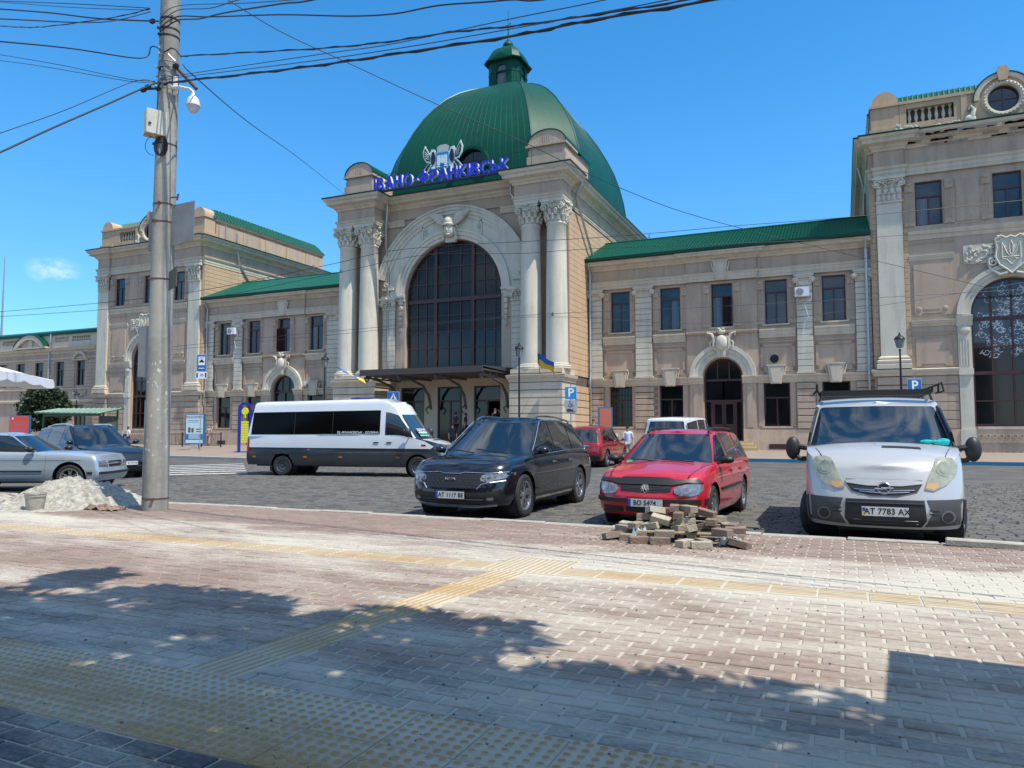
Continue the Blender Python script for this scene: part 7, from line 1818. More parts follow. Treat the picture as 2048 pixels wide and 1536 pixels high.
# ================================================================ STREET FURNITURE
M_CONC = stucco('pole_concrete', (.34, .33, .29), (.12, .115, .10), .85)
M_STEEL = mat('galvanised', (.36,.38,.39), .45, .6, noise=(4, .5, (.22,.20,.18)))
M_RUST = mat('rusty_steel', (.13,.06,.035), .8, .2, noise=(8, .6, (.05,.03,.02)))
M_CABLE = mat('cable_black', (.010,.009,.010), .55)
M_CABLEB = mat('cable_dark', (.02,.03,.05), .55)
M_BOXW = mat('box_enamel', (.52,.51,.44), .45, noise=(5, .5, (.34,.27,.18)))
M_SIGNB = mat('sign_blue', (.01,.11,.36), .4); M_SIGNW = mat('sign_white', (.68,.70,.72), .45); M_SIGNG = mat('sign_grey', (.30,.33,.36), .5)
M_WCAM = mat('camera_white', (.62,.63,.63), .3)
PX, PY = -10.62, 9.02
t = thing('concrete_pole', 'tall round concrete utility pole hung with cables and metal brackets', 'utility pole', (PX, PY, .13))
POLE = t
def pr_(z): return .205-.0052*(z)
b = MB().lathe([(0,0)]+[(pr_(z), z) for z in [0,.4,1,2,3,4,5,6,7,8,9,10,11]]+[(0,11)], 40); obj('shaft', b, M_CONC, t, smooth=True)
def band_at(z, m=M_RUST, h=.022, e=.006, name='strap'):
    q = pr_(z)
    o = obj(name, MB().lathe([(q, z-h/2), (q+e, z-h/2), (q+e, z+h/2), (q, z+h/2)], 32), m, t)
    a = random.random()*2-2.2
    obj('strap_bolt', MB().box(-.03, .03, -.02, .02, -.018, .018).xf(Matrix.Translation((cos(a)*(q+.018), sin(a)*(q+.018), z)) @ Matrix.Rotation(a, 4, 'Z')), m, o); return o
def zp(y): return 1.32+(864-y)/118.9
for y in (437, 555, 996, 275, 400): band_at(zp(y))
for y in (100, 112, 122, 131, 139, 147, 153, 158): band_at(zp(y), M_STEEL, .016)
for y in (8, 30, 45): band_at(zp(y), M_IRON, .03)
# camera facing directions: r_ = image right, f_ = towards the camera
r_ = Vector((.913, .408, 0)); f_ = Vector((.73, -.68, 0))   # f_ roughly from pole towards viewer
def lp(a, c, z): v = r_*a+f_*c; return (v.x, v.y, z)
bx = obj('junction_box', MB().box(-.16, .16, -.11, .11, -.215, .215), M_BOXW, t); bx.location = lp(-.19, .20, zp(237)); bx.rotation_euler = (0, 0, R(62))
obj('box_door', MB().box(-.15, .15, -.115, -.1101, -.205, .205), M_BOXW, bx); obj('latch', MB().box(-.13, -.09, -.135, -.1151, -.06, -.03), M_IRON, bx)
obj('rust_edge', MB().box(-.1605, .1605, -.1105, .1105, -.217, -.185), mat('rusty_enamel', (.28,.15,.07), .8, noise=(12, .8, (.5,.47,.4))), bx)
cl = MB(); 
for k in range(5):
    cl.tube([tuple(Vector(lp(-.12+.015*k, .22, zp(284)))+Vector(r_)*(.075+.004*k)*cos(a)+Vector((0,0,(.15+.004*k)*sin(a)))) for a in [2*pi*i/20 for i in range(20)]], .011, 5, closed=True)
tag(obj('cable_coil', cl, M_CABLE), 'coil of black cable hanging under the pole junction box', 'cable coil').location = t.location
cc = MB(); cc.tube([tuple(Vector(lp(-.20, .20, zp(282)))+Vector(r_)*.15*cos(a)+Vector((0,0,.17*sin(a)))) for a in [2*pi*i/20 for i in range(16)]], .005, 4)
tag(obj('loose_cable', cc, M_CABLEB), 'thin loose cable loop beside the black coil on the pole', 'cable').location = t.location
# security camera
sc = thing('security_camera', 'white dome security camera hanging from an arm on the concrete pole', 'camera', (PX, PY, .13))
z0 = zp(160)
obj('arm', MB().tube([lp(.05, .20, z0), lp(.20, .18, z0+.02), lp(.38, .16, z0-.01), lp(.44, .16, z0-.06), lp(.45, .16, z0-.12)], .028, 8).box(-.0,.0,-.0,.0,0,0), M_WCAM, sc, smooth=True)
c0 = lp(.45, .16, 0)
obj('housing', MB().lathe([(0,.0),(.035,-.0),(.045,-.04),(.085,-.08),(.105,-.14),(.112,-.19),(.122,-.195),(.122,-.215),(.0,-.215)], 24, (c0[0], c0[1], z0-.10)), M_WCAM, sc, smooth=True)
obj('dome', MB().ball((c0[0], c0[1], z0-.325), (.098, .098, .115), 20, 12), mat('dome_white', (.50,.52,.53), .12, coat=.6), sc, smooth=True)
obj('mount_plate', MB().tube([lp(.13, .12, z0-.1), lp(.13, .12, z0+.22)], .04, 6), M_WCAM, sc)
# bracket arms and insulators
m = MB(); m.tube([lp(.12, .1, zp(110)), lp(.28, .1, zp(130)), lp(.50, .1, zp(158))], .03, 7); obj('bracket_arm', m, M_RUST, t)
m = MB(); m.tube([lp(.10, .14, zp(388)), lp(.24, .14, zp(386))], .012, 6); m.tube([lp(.24, .14, zp(380)), lp(.22, .14, zp(393))], .018, 6); obj('bracket_arm', m, M_RUST, t)
m = MB(); m.tube([lp(-.45, .14, zp(161)), lp(-.1, .14, zp(158))], .02, 6); obj('bracket_arm', m, M_IRON, t)
for a, y in ((-.42, 163), (-.34, 157), (-.16, 160), (-.12, 118), (.13, 112), (-.3, 17)):
    p_ = lp(a, .16, zp(y)); obj('insulator', MB().lathe([(0,-.05),(.03,-.05),(.045,-.02),(.03,0),(.045,.02),(.03,.05),(0,.05)], 10, p_, axis='x'), M_IRON, t, smooth=True)
m = MB(); m.tube([lp(-.16, .15, zp(70)), lp(-.16, .2, zp(88)), lp(0, .24, zp(92)), lp(.12, .2, zp(104))], .012, 5); obj('hook', m, M_STEEL, t)
m = MB(); m.tube([lp(-.16, .13, zp(165)), lp(-.17, .14, zp(206))], .01, 5); obj('box_cable', m, M_CABLE, t)
cond = obj('conduit', MB().tube([lp(-.21, .0, 0.02), lp(-.205, .0, zp(800))], .022, 8), M_STEEL, t)
M_SPAPER = mat('scrap_paper', (.46,.46,.44), .8)
# posters remnants: scraps of paper stuck on the shaft
rr = random.Random(21)
for k in range(46):
    z = .9+rr.random()*1.6; a = math.atan2(f_.y, f_.x)+(rr.random()-.5)*1.9; q = pr_(z)+.0015; w = .008+.02*rr.random(); h = .006+.03*rr.random()
    n = 5; v = []; 
    for i in range(n):
        aa = 2*pi*i/n+rr.random(); da = (w/q)*cos(aa); v.append((q*cos(a+da), q*sin(a+da), z+h*sin(aa)))
    obj('paper_scrap', MB().add(v, [tuple(range(n))]), rr.choice((M_KERB, M_SPAPER, M_BOXW)), t, fix=False)
# back of a sign panel on the right, small tilted sign, long panel on the left
s1 = thing('sign_panel', 'grey back of a rectangular metal sign strapped to the pole right side', 'sign', (PX, PY, .13))
v0 = Vector(lp(.15, .08, 0)); v1 = Vector(lp(.53, .22, 0)); dirv = (v1-v0).normalized(); nn = Vector((dirv.y, -dirv.x, 0))
def slab(mb, a, b_, z0, z1, z2, z3, th=.012):
    q = [(a.x, a.y, z0), (b_.x, b_.y, z1), (b_.x, b_.y, z3), (a.x, a.y, z2)]; n_ = nn*th
    return mb.add(q+[(x+n_.x, y+n_.y, z) for x, y, z in q], [(0,1,2,3),(7,6,5,4),(0,4,5,1),(1,5,6,2),(2,6,7,3),(3,7,4,0)])
M_SPAN = mat('sign_back', (.24,.25,.26), .5, .3, noise=(3, .7, (.15,.15,.15)))
obj('panel', slab(MB(), v0, v1, zp(487), zp(476), zp(402), zp(397)), M_SPAN, s1)
for yy, (ua, ub) in ((430, (.30, .52)), (445, (.25, .6)), (420, (.68, .80)), (438, (.70, .85)), (452, (.66, .78)), (462, (.3, .42))):
    a = v0+(v1-v0)*ua-nn*.002; b_ = v0+(v1-v0)*ub-nn*.002
    obj('paint_mark', MB().add([(a.x, a.y, zp(yy)), (b_.x, b_.y, zp(yy-4)), (b_.x, b_.y, zp(yy+6)), (a.x, a.y, zp(yy+5))], [(0,1,2,3)]), mat('mark_dark', (.06,.06,.065), .8), s1, fix=False)
s2 = thing('sign_panel', 'small tilted square sign seen edge-on below the larger grey panel', 'sign', (PX, PY, .13))
v0 = Vector(lp(.13, .15, 0)); v1 = Vector(lp(.27, .35, 0)); dirv = (v1-v0).normalized(); nn = Vector((dirv.y, -dirv.x, 0))
obj('panel', slab(MB(), v0, v1, zp(580), zp(574), zp(542), zp(533)), mat('sign_back_dark', (.10,.09,.085), .6), s2)
s3 = thing('sign_panel', 'long vertical grey metal panel with torn posters left of the pole', 'sign', (PX, PY, .13))
v0 = Vector(lp(-.36, .02, 0)); v1 = Vector(lp(-.14, .10, 0)); dirv = (v1-v0).normalized(); nn = Vector((dirv.y, -dirv.x, 0))
obj('panel', slab(MB(), v0, v1, zp(752), zp(756), zp(650), zp(650)), M_SPAN, s3)
for k in range(16):
    u, zz = rr.random(), zp(745-70*rr.random()); a = v0+(v1-v0)*(.05+.8*u)-nn*.003; w = .02+.03*rr.random()
    obj('paper_scrap', MB().add([(a.x, a.y, zz), (a.x+w*r_.x, a.y+w*r_.y, zz-.01), (a.x+w*r_.x*.8, a.y+w*r_.y*.8, zz+.05), (a.x, a.y, zz+.03)], [(0,1,2,3)]), M_SIGNW, s3, fix=False)
s4 = thing('sign_panel', 'narrow grey panel edge showing left of the pole at cornice height', 'sign', (PX, PY, .13))
v0 = Vector(lp(-.25, .0, 0)); v1 = Vector(lp(-.12, .06, 0)); dirv = (v1-v0).normalized(); nn = Vector((dirv.y, -dirv.x, 0))
obj('panel', slab(MB(), v0, v1, zp(495), zp(497), zp(414), zp(412)), M_SPAN, s4)
# ---- cables
def smoothp(ps, n=6):
    P = [Vector(p) for p in ps]; out = []
    for i in range(len(P)-1):
        a = P[max(0, i-1)]; b = P[i]; c = P[i+1]; d = P[min(len(P)-1, i+2)]
        for k in range(n):
            t_ = k/n; out.append(.5*((2*b)+(c-a)*t_+(2*a-5*b+4*c-d)*t_*t_+(3*b-a-3*c+d)*t_**3))
    return out+[P[-1]]
def cable(ps, r, label, m=M_CABLE, twist=False, group='cables strung from the concrete pole'):
    P = smoothp(ps)
    mb = MB(); mb.tube(P, r, 6)
    if twist:
        Q = [p+Vector((0, r*1.1*cos(i*1.7), r*1.1*sin(i*1.7))) for i, p in enumerate(P)]; mb = MB(); mb.tube(P, r*.8, 6); mb.tube(Q, r*.7, 5)
    return tag(obj('cable', mb, m, fix=False, smooth=True), label, 'cable', group)
cable([(-10.5,8.83,7.40),(-10.15,8.76,7.35),(-8.16,8.41,6.93),(-6.5,8.11,6.59),(-5.1,7.86,6.33),(-3.38,7.56,6.02),(-2.41,7.38,5.88),(-1.06,7.14,5.65),(.16,6.92,5.5),(6.5,5.9,5.2)], .017, 'thickest black cable running from the pole across the lantern of the dome', twist=True)
cable([(-10.5,8.8,7.95),(-10.3,8.82,8.0),(-10.1,8.82,7.82),(-9.97,8.81,7.79),(-8.2,8.44,7.29),(-6.47,8.07,6.8),(-5.27,7.82,6.5),(-4.22,7.59,6.27),(-3.31,7.4,6.04),(-2.38,7.2,5.83),(-1.29,6.97,5.61),(-.24,6.74,5.46),(5,5.7,5.2)], .011, 'twisted black cable just above the thickest one, crossing the dome spire', twist=True)
cable([(-10.5,8.8,7.5),(-10.15,8.75,7.45),(-6.31,7.87,6.59),(-5.07,7.59,6.31),(-3.2,7.15,5.97),(-2.06,6.89,5.76),(-.64,6.56,5.54),(4,5.5,5.2)], .006, 'thin wire crossing over the twisted cable left of the spire', M_CABLEB)
cable([(-10.5,8.8,7.46),(-10.15,8.76,7.42),(-6.89,8.05,6.67),(-4.96,7.64,6.26),(-3.25,7.27,5.93),(-1.46,6.88,5.6),(-.44,6.65,5.46),(5,5.5,5.2)], .006, 'thin wire running between the thickest cable and the twisted cable', M_CABLEB)
cable([(-10.62,8.8,8.5),(-10.08,8.71,8.56),(-8.42,7.85,7.73),(-7.2,7.21,7.21),(-5.14,6.14,6.27)], .007, 'short wire leaving the frame nearest the pole top')
cable([(-10.6,8.8,8.42),(-10.09,8.71,8.45),(-9.19,8.57,8.16),(-7.48,8.29,7.64),(-6.04,8.05,7.15),(-5.22,7.92,6.92),(-4.47,7.79,6.78),(-3.5,7.63,6.52),(-2.28,7.42,6.27),(3,6.3,5.9)], .010, 'long sagging black cable in the upper sky right of the pole')
cable([(-10.6,8.8,8.35),(-10.09,8.72,8.39),(-9.22,8.39,8.04),(-8.35,8.07,7.76),(-6.75,7.47,7.18),(-6.02,7.2,6.9),(-4.25,6.53,6.33)], .011, 'thick cable rising from the pole to the top edge above the hall')
cable([(-10.6,8.8,8.6),(-10.08,8.7,8.63),(-7.25,7.44,7.3),(-4.75,6.32,6.16)], .006, 'topmost thin wire right of the pole', M_CABLEB)
cable([(-10.60,8.8,7.36),(-10.53,8.7,7.38),(-10.4,7.6,6.48),(-10.31,6.77,5.8),(-10.23,6.05,5.19),(-10.12,5.14,4.45),(-10,3.5,3.9)], .014, 'thick black cable dropping from the pole to the left edge')
cable([(-10.6,8.75,7.43),(-10.87,8.55,7.41),(-10.56,7.15,6.28),(-10.33,6.1,5.49),(-10.11,5.12,4.75),(-9.9,3.6,4.2)], .006, 'thin wire dropping left just above the thick black cable', M_CABLEB)
cable([(-10.45,8.72,7.95),(-10.62,8.66,8.02),(-10.75,8.57,7.8),(-10.47,7.13,7.21),(-10.26,6.0,6.71),(-10.07,5.03,6.27),(-9.9,3.8,6)], .010, 'black cable looping round the pole and leaving left at dome height')
cable([(-10.6,8.75,7.45),(-10.97,8.5,7.45),(-12.93,8.62,8.16),(-14.94,8.76,8.85),(-17.91,8.96,9.85)], .006, 'upper of the two thin parallel wires left of the pole', M_CABLEB)
cable([(-10.6,8.75,7.42),(-11.01,8.48,7.42),(-13.23,8.64,8.18),(-14.93,8.76,8.73),(-17.92,8.97,9.64)], .006, 'lower of the two thin parallel wires left of the pole', M_CABLEB)
cable([(-10.59,8.58,8.65),(-12.77,8.75,9.35),(-15.37,8.96,10.16),(-17.39,9.12,10.77)], .007, 'highest thin cable at the top left corner')
cable([(-10.46,8.66,8.43),(-12.1,8.77,8.92),(-13.66,8.88,9.46),(-15.42,8.99,10.02),(-17.4,9.13,10.64)], .013, 'thick cable nearly level across the top left sky')
cable([(-10.59,8.58,8.64),(-11.57,8.67,8.77),(-13.43,8.83,9.13),(-14.29,8.9,9.33),(-15.38,8.99,9.65),(-17.41,9.15,10.23)], .009, 'sagging twisted cable left of the pole top', twist=True)
cable([(-10.61,8.58,8.62),(-13.14,9.01,9.51),(-16.41,9.57,10.73)], .006, 'thin wire rising steeply to the top left')
cable([(-10.59,8.59,8.59),(-10.34,7.5,7.78),(-9.94,5.81,6.85),(-9.79,5.14,6.47),(-9.6,4,6.2)], .009, 'black cable leaving the pole top towards the left edge')
cable([(-10.2,8.95,7.75),(-9.89,8.98,7.45),(-12.5,12.92,8.66),(-17.81,20.91,11.37),(-30.55,40.08,17.63),(-32.2,42.4,18.4)], .010, 'stay wire from the pole bracket down to the hall left corner block', M_CABLEB)
TW = 'overhead wires spanning the square'
cable([(-10.55,10.06,9.7),(-9.98,11.06,9.37),(-9.23,12.33,9.14),(-8.0,14.42,8.77),(-6.92,16.24,8.5),(-5.22,19.13,7.97),(-3.1,22.68,7.71),(2.7,32.34,7.73),(7.83,40.89,7.82),(12.8,47.4,8.0)], .009, 'long thin wire descending across the dome to the right pavilion', M_CABLEB, group=TW)
cable([(-37.34,20.24,6.77),(-26.76,22.9,7.35),(-19.8,24.61,8.35),(-16.0,25.55,8.94),(-8.51,27.45,9.05),(-3.56,28.7,9.26),(1.1,29.88,9.43),(8.44,31.72,9.85)], .011, 'upper span wire crossing the hall arch and both wing roofs', group=TW)
cable([(-37.35,20.25,6.59),(-26.77,22.93,7.0),(-19.81,24.64,7.94),(-15.47,25.7,8.65),(-11.59,26.7,8.55),(-8.52,27.48,8.62),(1.07,29.92,8.61),(8.42,31.78,8.88)], .010, 'lower span wire running through the hall arch window top', group=TW)
cable([(-28.15,24.45,5.35),(-20.81,25.94,5.8),(-11.63,27.81,6.24),(-5.0,29.17,6.31),(8.36,31.91,6.6)], .009, 'wire crossing the hall columns at upper window height', M_CABLEB, group=TW)
cable([(-28.16,24.46,5.21),(-20.82,25.95,5.64),(-11.63,27.81,6.16),(-3.19,29.59,5.68),(8.37,31.88,7.13)], .008, 'wire sagging below the right wing upper windows', M_CABLEB, group=TW)
for p_, lb_ in (((-20.1, 24.55, 8.35), 'dark clamp on the upper span wire left of the hall arch top'), ((-18.9, 24.85, 8.12), 'dark clamp on the lower span wire inside the hall arch'), ((-10.7, 27.98, 6.24), 'dark clamp on the wire between the two right columns')): tag(obj('wire_clamp', MB().lathe([(0,-.06),(.07,-.05),(.05,.0),(.02,.08),(0,.09)], 10, p_), M_IRON, smooth=True), lb_, 'wire clamp', 'wire clamps')
# ---- lamp posts
def lamp(x, y, H, label):
    t = thing('street_lamp', label, 'street lamp', (x, y, fkz(x, y)), group='lamp posts along the station pavement')
    obj('post', MB().lathe([(0,0),(.14,0),(.14,.12),(.10,.2),(.09,.6),(.055,.75),(.05,H*.6),(.04,H-.75),(.07,H-.72),(.03,H-.66)], 12), M_IRON, t, smooth=True)
    l = obj('lantern', MB().lathe([(.05,H-.62),(.13,H-.60),(.21,H-.22),(.215,H-.20)], 6), mat('lamp_glass', (.22,.24,.26), .15, coat=.4), t)
    obj('lamp_frame', (lambda m: ([m.tube([(.13*cos(a), .13*sin(a), H-.60), (.21*cos(a), .21*sin(a), H-.21)], .012, 4) for a in [k*pi/3 for k in range(6)]], m)[1])(MB()), M_IRON, l)
    obj('lamp_cap', MB().lathe([(.24,H-.21),(.25,H-.18),(.16,H-.06),(.07,H-.02),(.06,H+.03),(.03,H+.05),(.04,H+.09),(0,H+.16)], 12), M_IRON, t, smooth=True)
lamp(-15.38, 35.3, 5.85, 'black lantern post in front of the hall right column pedestal')
lamp(2.55, 39.6, 5.88, 'black lantern post before the big pilaster of the right pavilion')
lamp(-28.4, 35.9, 5.85, 'black lantern post left of the hall columns, above the minibus roof')
lamp(-59.5, 42.3, 4.6, 'black lantern post behind the bus shelter at far left')
lamp(-47.6, 40.2, 5.3, 'black lantern post mostly hidden behind the right edge of the concrete pole')
# ---- traffic signs
def sign_post(x, y, H, label, z0=None, r=.03):
    t = thing('traffic_sign', label, 'traffic sign', (x, y, fkz(x, y) if z0 is None else z0)); t.rotation_euler = (0, 0, R(24)); obj('post', MB().tube([(0,0,0),(0,0,H)], r, 8), M_STEEL, t); return t
def board(t, z, w, h, m, txt=None, size=.4, tm=None, edge=True, name='sign_board'):
    b_ = obj(name, MB().box(-w/2, w/2, -.045, -.032, z-h/2, z+h/2), m, t)
    if edge: obj('border', MB().box(-w/2-.015, w/2+.015, -.0319, -.022, z-h/2-.015, z+h/2+.015), M_SIGNW, b_)
    if txt: text('lettering', txt, size, tm or M_SIGNW, b_, (0, -.048, z), (pi/2, 0, 0), .002, .012)
    return b_
t = sign_post(-12.75, 35.9, 3.75, 'blue parking sign with wheelchair plate on a thin post behind the black SUV')
M_SBL2 = mat('sign_azure', (.01,.22,.50), .4)
board(t, 3.30, .58, .62, M_SBL2, 'P', .62)
b_ = board(t, 2.74, .68, .38, M_SIGNG, edge=False)
obj('wheelchair_symbol', MB().tube([(-.10,-.05,2.62+.0),(-.06,-.05,2.60),(.03,-.05,2.61),(.05,-.05,2.66)], .012, 5).tube([(-.05,-.05,2.86),(-.04,-.05,2.74),(.05,-.05,2.73),(.10,-.05,2.62)], .015, 5).ball((-.05,-.05,2.89), (.025,.01,.025), 8, 5).tube([(-.05+.08*cos(a), -.05, 2.67+.07*sin(a)) for a in [2.2+k*.4 for k in range(10)]], .010, 5), M_PLTXT, b_)
b_ = board(t, 2.40, .58, .30, M_SIGNG, edge=False)
obj('lorry_symbol', MB().box(-.2, .02, -.052, -.046, 2.38, 2.48).box(.03, .12, -.052, -.046, 2.38, 2.45).box(-.2, .2, -.052, -.046, 2.32, 2.35), M_PLTXT, b_)
t = sign_post(3.02, 38.6, 3.85, 'blue parking sign seen above the silver van roof rack'); board(t, 3.40, .62, .64, M_SIGNB, 'P', .62)
t = sign_post(-22.19, 33.9, 3.5, 'blue pedestrian crossing sign rising behind the minibus roof'); b_ = board(t, 3.15, .60, .62, M_SIGNB)
obj('white_triangle', MB().prism([(-.25, 2.92), (.25, 2.92), (0, 3.40)], -.050, -.046), M_SIGNW, b_)
obj('walker_symbol', MB().tube([(.0,-.056,3.22),(.01,-.056,3.10),(-.05,-.056,2.95)], .022, 5).tube([(.01,-.056,3.10),(.06,-.056,2.95)], .02, 5).tube([(-.06,-.056,3.12),(.0,-.056,3.19),(.06,-.056,3.12)], .014, 5).ball((.0,-.056,3.28), (.028,.01,.028), 8, 5), M_PLTXT, b_)
t = sign_post(-39.45, 36.9, 6.5, 'blue taxi stop sign with white plate on a post by the left wing'); 
b_ = board(t, 5.95, .62, 1.1, M_SIGNB); obj('pictogram_field', MB().box(-.22, .22, -.050, -.046, 5.80, 6.38), M_SIGNW, b_); obj('taxi_symbol', MB().prism([(-.16,5.98),(.16,5.98),(.16,6.08),(.09,6.10),(.06,6.19),(-.06,6.19),(-.09,6.10),(-.16,6.08)], -.054, -.051), M_PLTXT, b_)
obj('print_line', MB().box(-.15, .15, -.053, -.0505, 6.27, 6.31), M_PLTXT, b_)
obj('print_line', MB().box(-.20, .20, -.049, -.0455, 5.57, 5.62), M_SIGNW, b_)
b_ = board(t, 5.12, .78, .46, M_SIGNW, edge=False); obj('left_mark', MB().box(-.34, -.24, -.05, -.046, 4.96, 5.28), M_PLTXT, b_); obj('right_mark', MB().box(.24, .34, -.05, -.046, 4.96, 5.28), M_PLTXT, b_); text('lettering', '10', .26, M_PLTXT, b_, (0, -.05, 5.12), (pi/2, 0, 0), .001, .004)
# ---- poster stands
def citylight(x, y, w, h, zb_, rim, face, label, lines, rz=24, foot=True):
    t = thing('poster_stand', label, 'poster stand', (x, y, fkz(x, y)), R(rz))
    obj('casing', MB().box(-w/2-.08, w/2+.08, -.12, .12, zb_-.08, zb_+h+.08), rim, t); fc = obj('poster', MB().box(-w/2, w/2, -.135, -.121, zb_, zb_+h), face, t)
    if foot: obj('foot', MB().box(-.28, .28, -.14, .14, -.05, zb_-.08), M_KERB, t)
    for (tx, sz, zz, mm, bo) in lines: text('lettering', tx, sz, mm, fc, (0, -.138, zb_+h*zz), (pi/2, 0, 0), .001, bo)
    return t, fc
M_PBLUE = mat('poster_blue', (.02,.14,.30), .4); M_PSKY = mat('poster_pale', (.42,.56,.62), .4); M_PRED = mat('poster_red', (.60,.05,.03), .45); M_GRYT = mat('print_grey', (.12,.16,.20), .5)
t, fc = citylight(-42.93, 39.7, 1.22, 2.05, .45, M_PBLUE, M_PSKY, 'blue framed poster stand with pale medical poster beside the elderly woman', [('МЕДСЕРВІС', .21, .92, M_GRYT, .006)])
obj('poster_block', MB().box(-.61, .61, -.137, -.1355, .45, 1.12), M_PBLUE, fc); obj('poster_strip', MB().box(-.61, .61, -.139, -.1375, .46, .70), M_PSKY, fc)
obj('printed_photo', MB().box(-.45, -.28, -.137, -.1355, 1.22, 1.60).box(-.22, -.05, -.137, -.1355, 1.22, 1.55).box(.12, .5, -.137, -.1355, 1.42, 1.5).box(.12, .5, -.137, -.1355, 1.26, 1.33), mat('print_dark', (.10,.06,.05), .6), fc)
for i in range(4): obj('print_line', MB().box(-.42+.04*(i % 2), .42-.05*(i % 3), -.1395, -.1372, .80+.08*i, .835+.08*i), M_SIGNW, fc)
for i in range(2): obj('print_line', MB().box(-.48, .35-.1*i, -.1375, -.1352, 2.08-.12*i, 2.12-.12*i), M_GRYT, fc)
t, fc = citylight(-61.6, 39.0, 1.45, 2.1, .45, M_PBLUE, M_PRED, 'red poster stand with blue side at the far left', [])
for i in range(4): obj('print_line', MB().box(-.5+.08*(i % 2), .5-.07*(i % 3), -.1385, -.1352, 2.0-.20*i, 2.08-.20*i), M_GRYT, fc)
obj('white_emblem', MB().box(-.60, -.50, -.1385, -.1352, 2.30, 2.46), M_SIGNW, fc)
t, fc = citylight(-11.75, 38.6, .62, 1.2, 1.35, M_PBLUE, mat('poster_brick', (.45,.12,.07), .6), 'small brick red poster in blue casing above the parking meter', [])
t = thing('parking_meter', 'white and dark parking payment machine with blue P below the brick red poster', 'parking meter', (-11.0, 36.6, fkz(-11, 36.6)), R(10))
obj('cabinet', MB().box(-.42, .42, -.25, .3, 0, 1.12), M_PLAS, t); obj('hood', MB().box(-.46, .46, -.32, .32, 1.12, 1.22).box(.34, .46, -.32, .3, .1, 1.12), M_SIGNW, t)
b_ = obj('p_panel', MB().box(.05, .30, -.262, -.251, .45, .95), M_SBLUE, t); text('lettering', 'P', .3, M_SIGNW, b_, (.17, -.266, .72), (pi/2, 0, 0), .001, .006)
# totem
t = thing('totem_sign', 'tall blue totem with yellow disc and yellow route plates left of the minibus', 'totem', (-34.85, 36.2, fkz(-34, 36.2)), R(20))
M_TBL = mat('totem_blue', (.006,.02,.30), .4); M_TYE = mat('totem_yellow', (.62,.62,.02), .5)
for s in (-1, 1): obj('leg', MB().box(s*.37-.08, s*.37+.08, -.06, .06, 0, 2.75), M_TBL, t)
obj('arch', MB(), M_TBL, t) if False else obj('arch', band(MB(), 0, 2.75, .29, .45, -.06, .06, 0, pi, 14), M_TBL, t)
obj('disc', MB().lathe([(0,-.05),(.22,-.05),(.24,0),(.22,.05),(0,.05)], 20, (0, 0, 2.62), axis='y').tube([(0,0,2.42),(0,0,2.2)], .06, 6), M_TYE, t)
for i in range(9): obj('route_plate', MB().box(-.25, .25, -.03, .03, .62+i*.155, .745+i*.155), M_TYE, t)
obj('base', MB().box(-.6, .6, -.2, .2, 0, .07), M_TBL, t)
# bus shelter
t = thing('bus_shelter', 'bus shelter with ribbed green roof in front of the dark tree', 'bus shelter', (-54.8, 39.3, fkz(-54, 39.3)))
M_SGRN = mat('shelter_green', (.03,.10,.06), .5); 
rf = obj('roof', MB().add([(-3.9,-1.1,2.72),(3.6,-1.1,2.62),(3.6,1.1,3.05),(-3.9,1.1,3.12),(-3.9,-1.1,2.78),(3.6,-1.1,2.68),(3.6,1.1,3.11),(-3.9,1.1,3.18)], [(3,2,1,0),(4,5,6,7),(0,1,5,4),(1,2,6,5),(2,3,7,6),(3,0,4,7)]), M_SGRN, t)
for i in range(13): x = -3.8+i*.6; obj('roof_rib', MB().tube([(x, -1.12, 2.84-.013*i), (x-.2, 1.1, 3.2-.005*i)], .04, 5), mat('rib_pale', (.30,.42,.36), .5), rf)
for x in (-3.3, -.6, 1.6, 3.2): obj('post', MB().box(x-.05, x+.05, .75, .85, 0, 2.95), M_SGRN, t)
for x in (-3.3, 3.2): obj('post', MB().box(x-.05, x+.05, -.75, -.65, 0, 2.72), M_SGRN, t)
obj('side_glass', MB().box(3.16, 3.18, -.65, .75, .3, 2.5), mat('shelter_glass', (.09,.11,.10), .1), t); obj('beam', MB().box(-3.3, 3.2, -.76, -.66, 2.5, 2.66), M_SGRN, t); obj('bench', MB().box(-2.6, 2.4, .2, .6, .42, .48), M_IRON, t)
# pavement railing
for k, (xa, xb) in enumerate(((-52.6, -44.4),)):
    t = thing('railing', 'black iron railing with scrolled panels in front of the left pavilion', 'railing', (xa, 43.6, fkz(xa, 43.6)))
    n = int((xb-xa)/.155); obj('top_rail', MB().box(0, xb-xa, -.025, .025, 1.0, 1.05), M_IRON, t); obj('bottom_rail', MB().box(0, xb-xa, -.02, .02, .12, .16), M_IRON, t)
    for i in range(n): x = .08+i*.155; obj('baluster_bar', MB().tube([(x,0,.16),(x,0,1.0)], .017, 4), M_IRON, t)
    for i in range(5): x = (xb-xa)*i/4; obj('post', MB().box(x-.035, x+.035, -.035, .035, 0, 1.15), M_IRON, t)
    for i in range(6): obj('scroll', MB().tube([(.8+i*1.3+.12*cos(a), 0, .62+.16*sin(a)) for a in [j*2*pi/10 for j in range(10)]], .012, 4, closed=True), M_IRON, t)
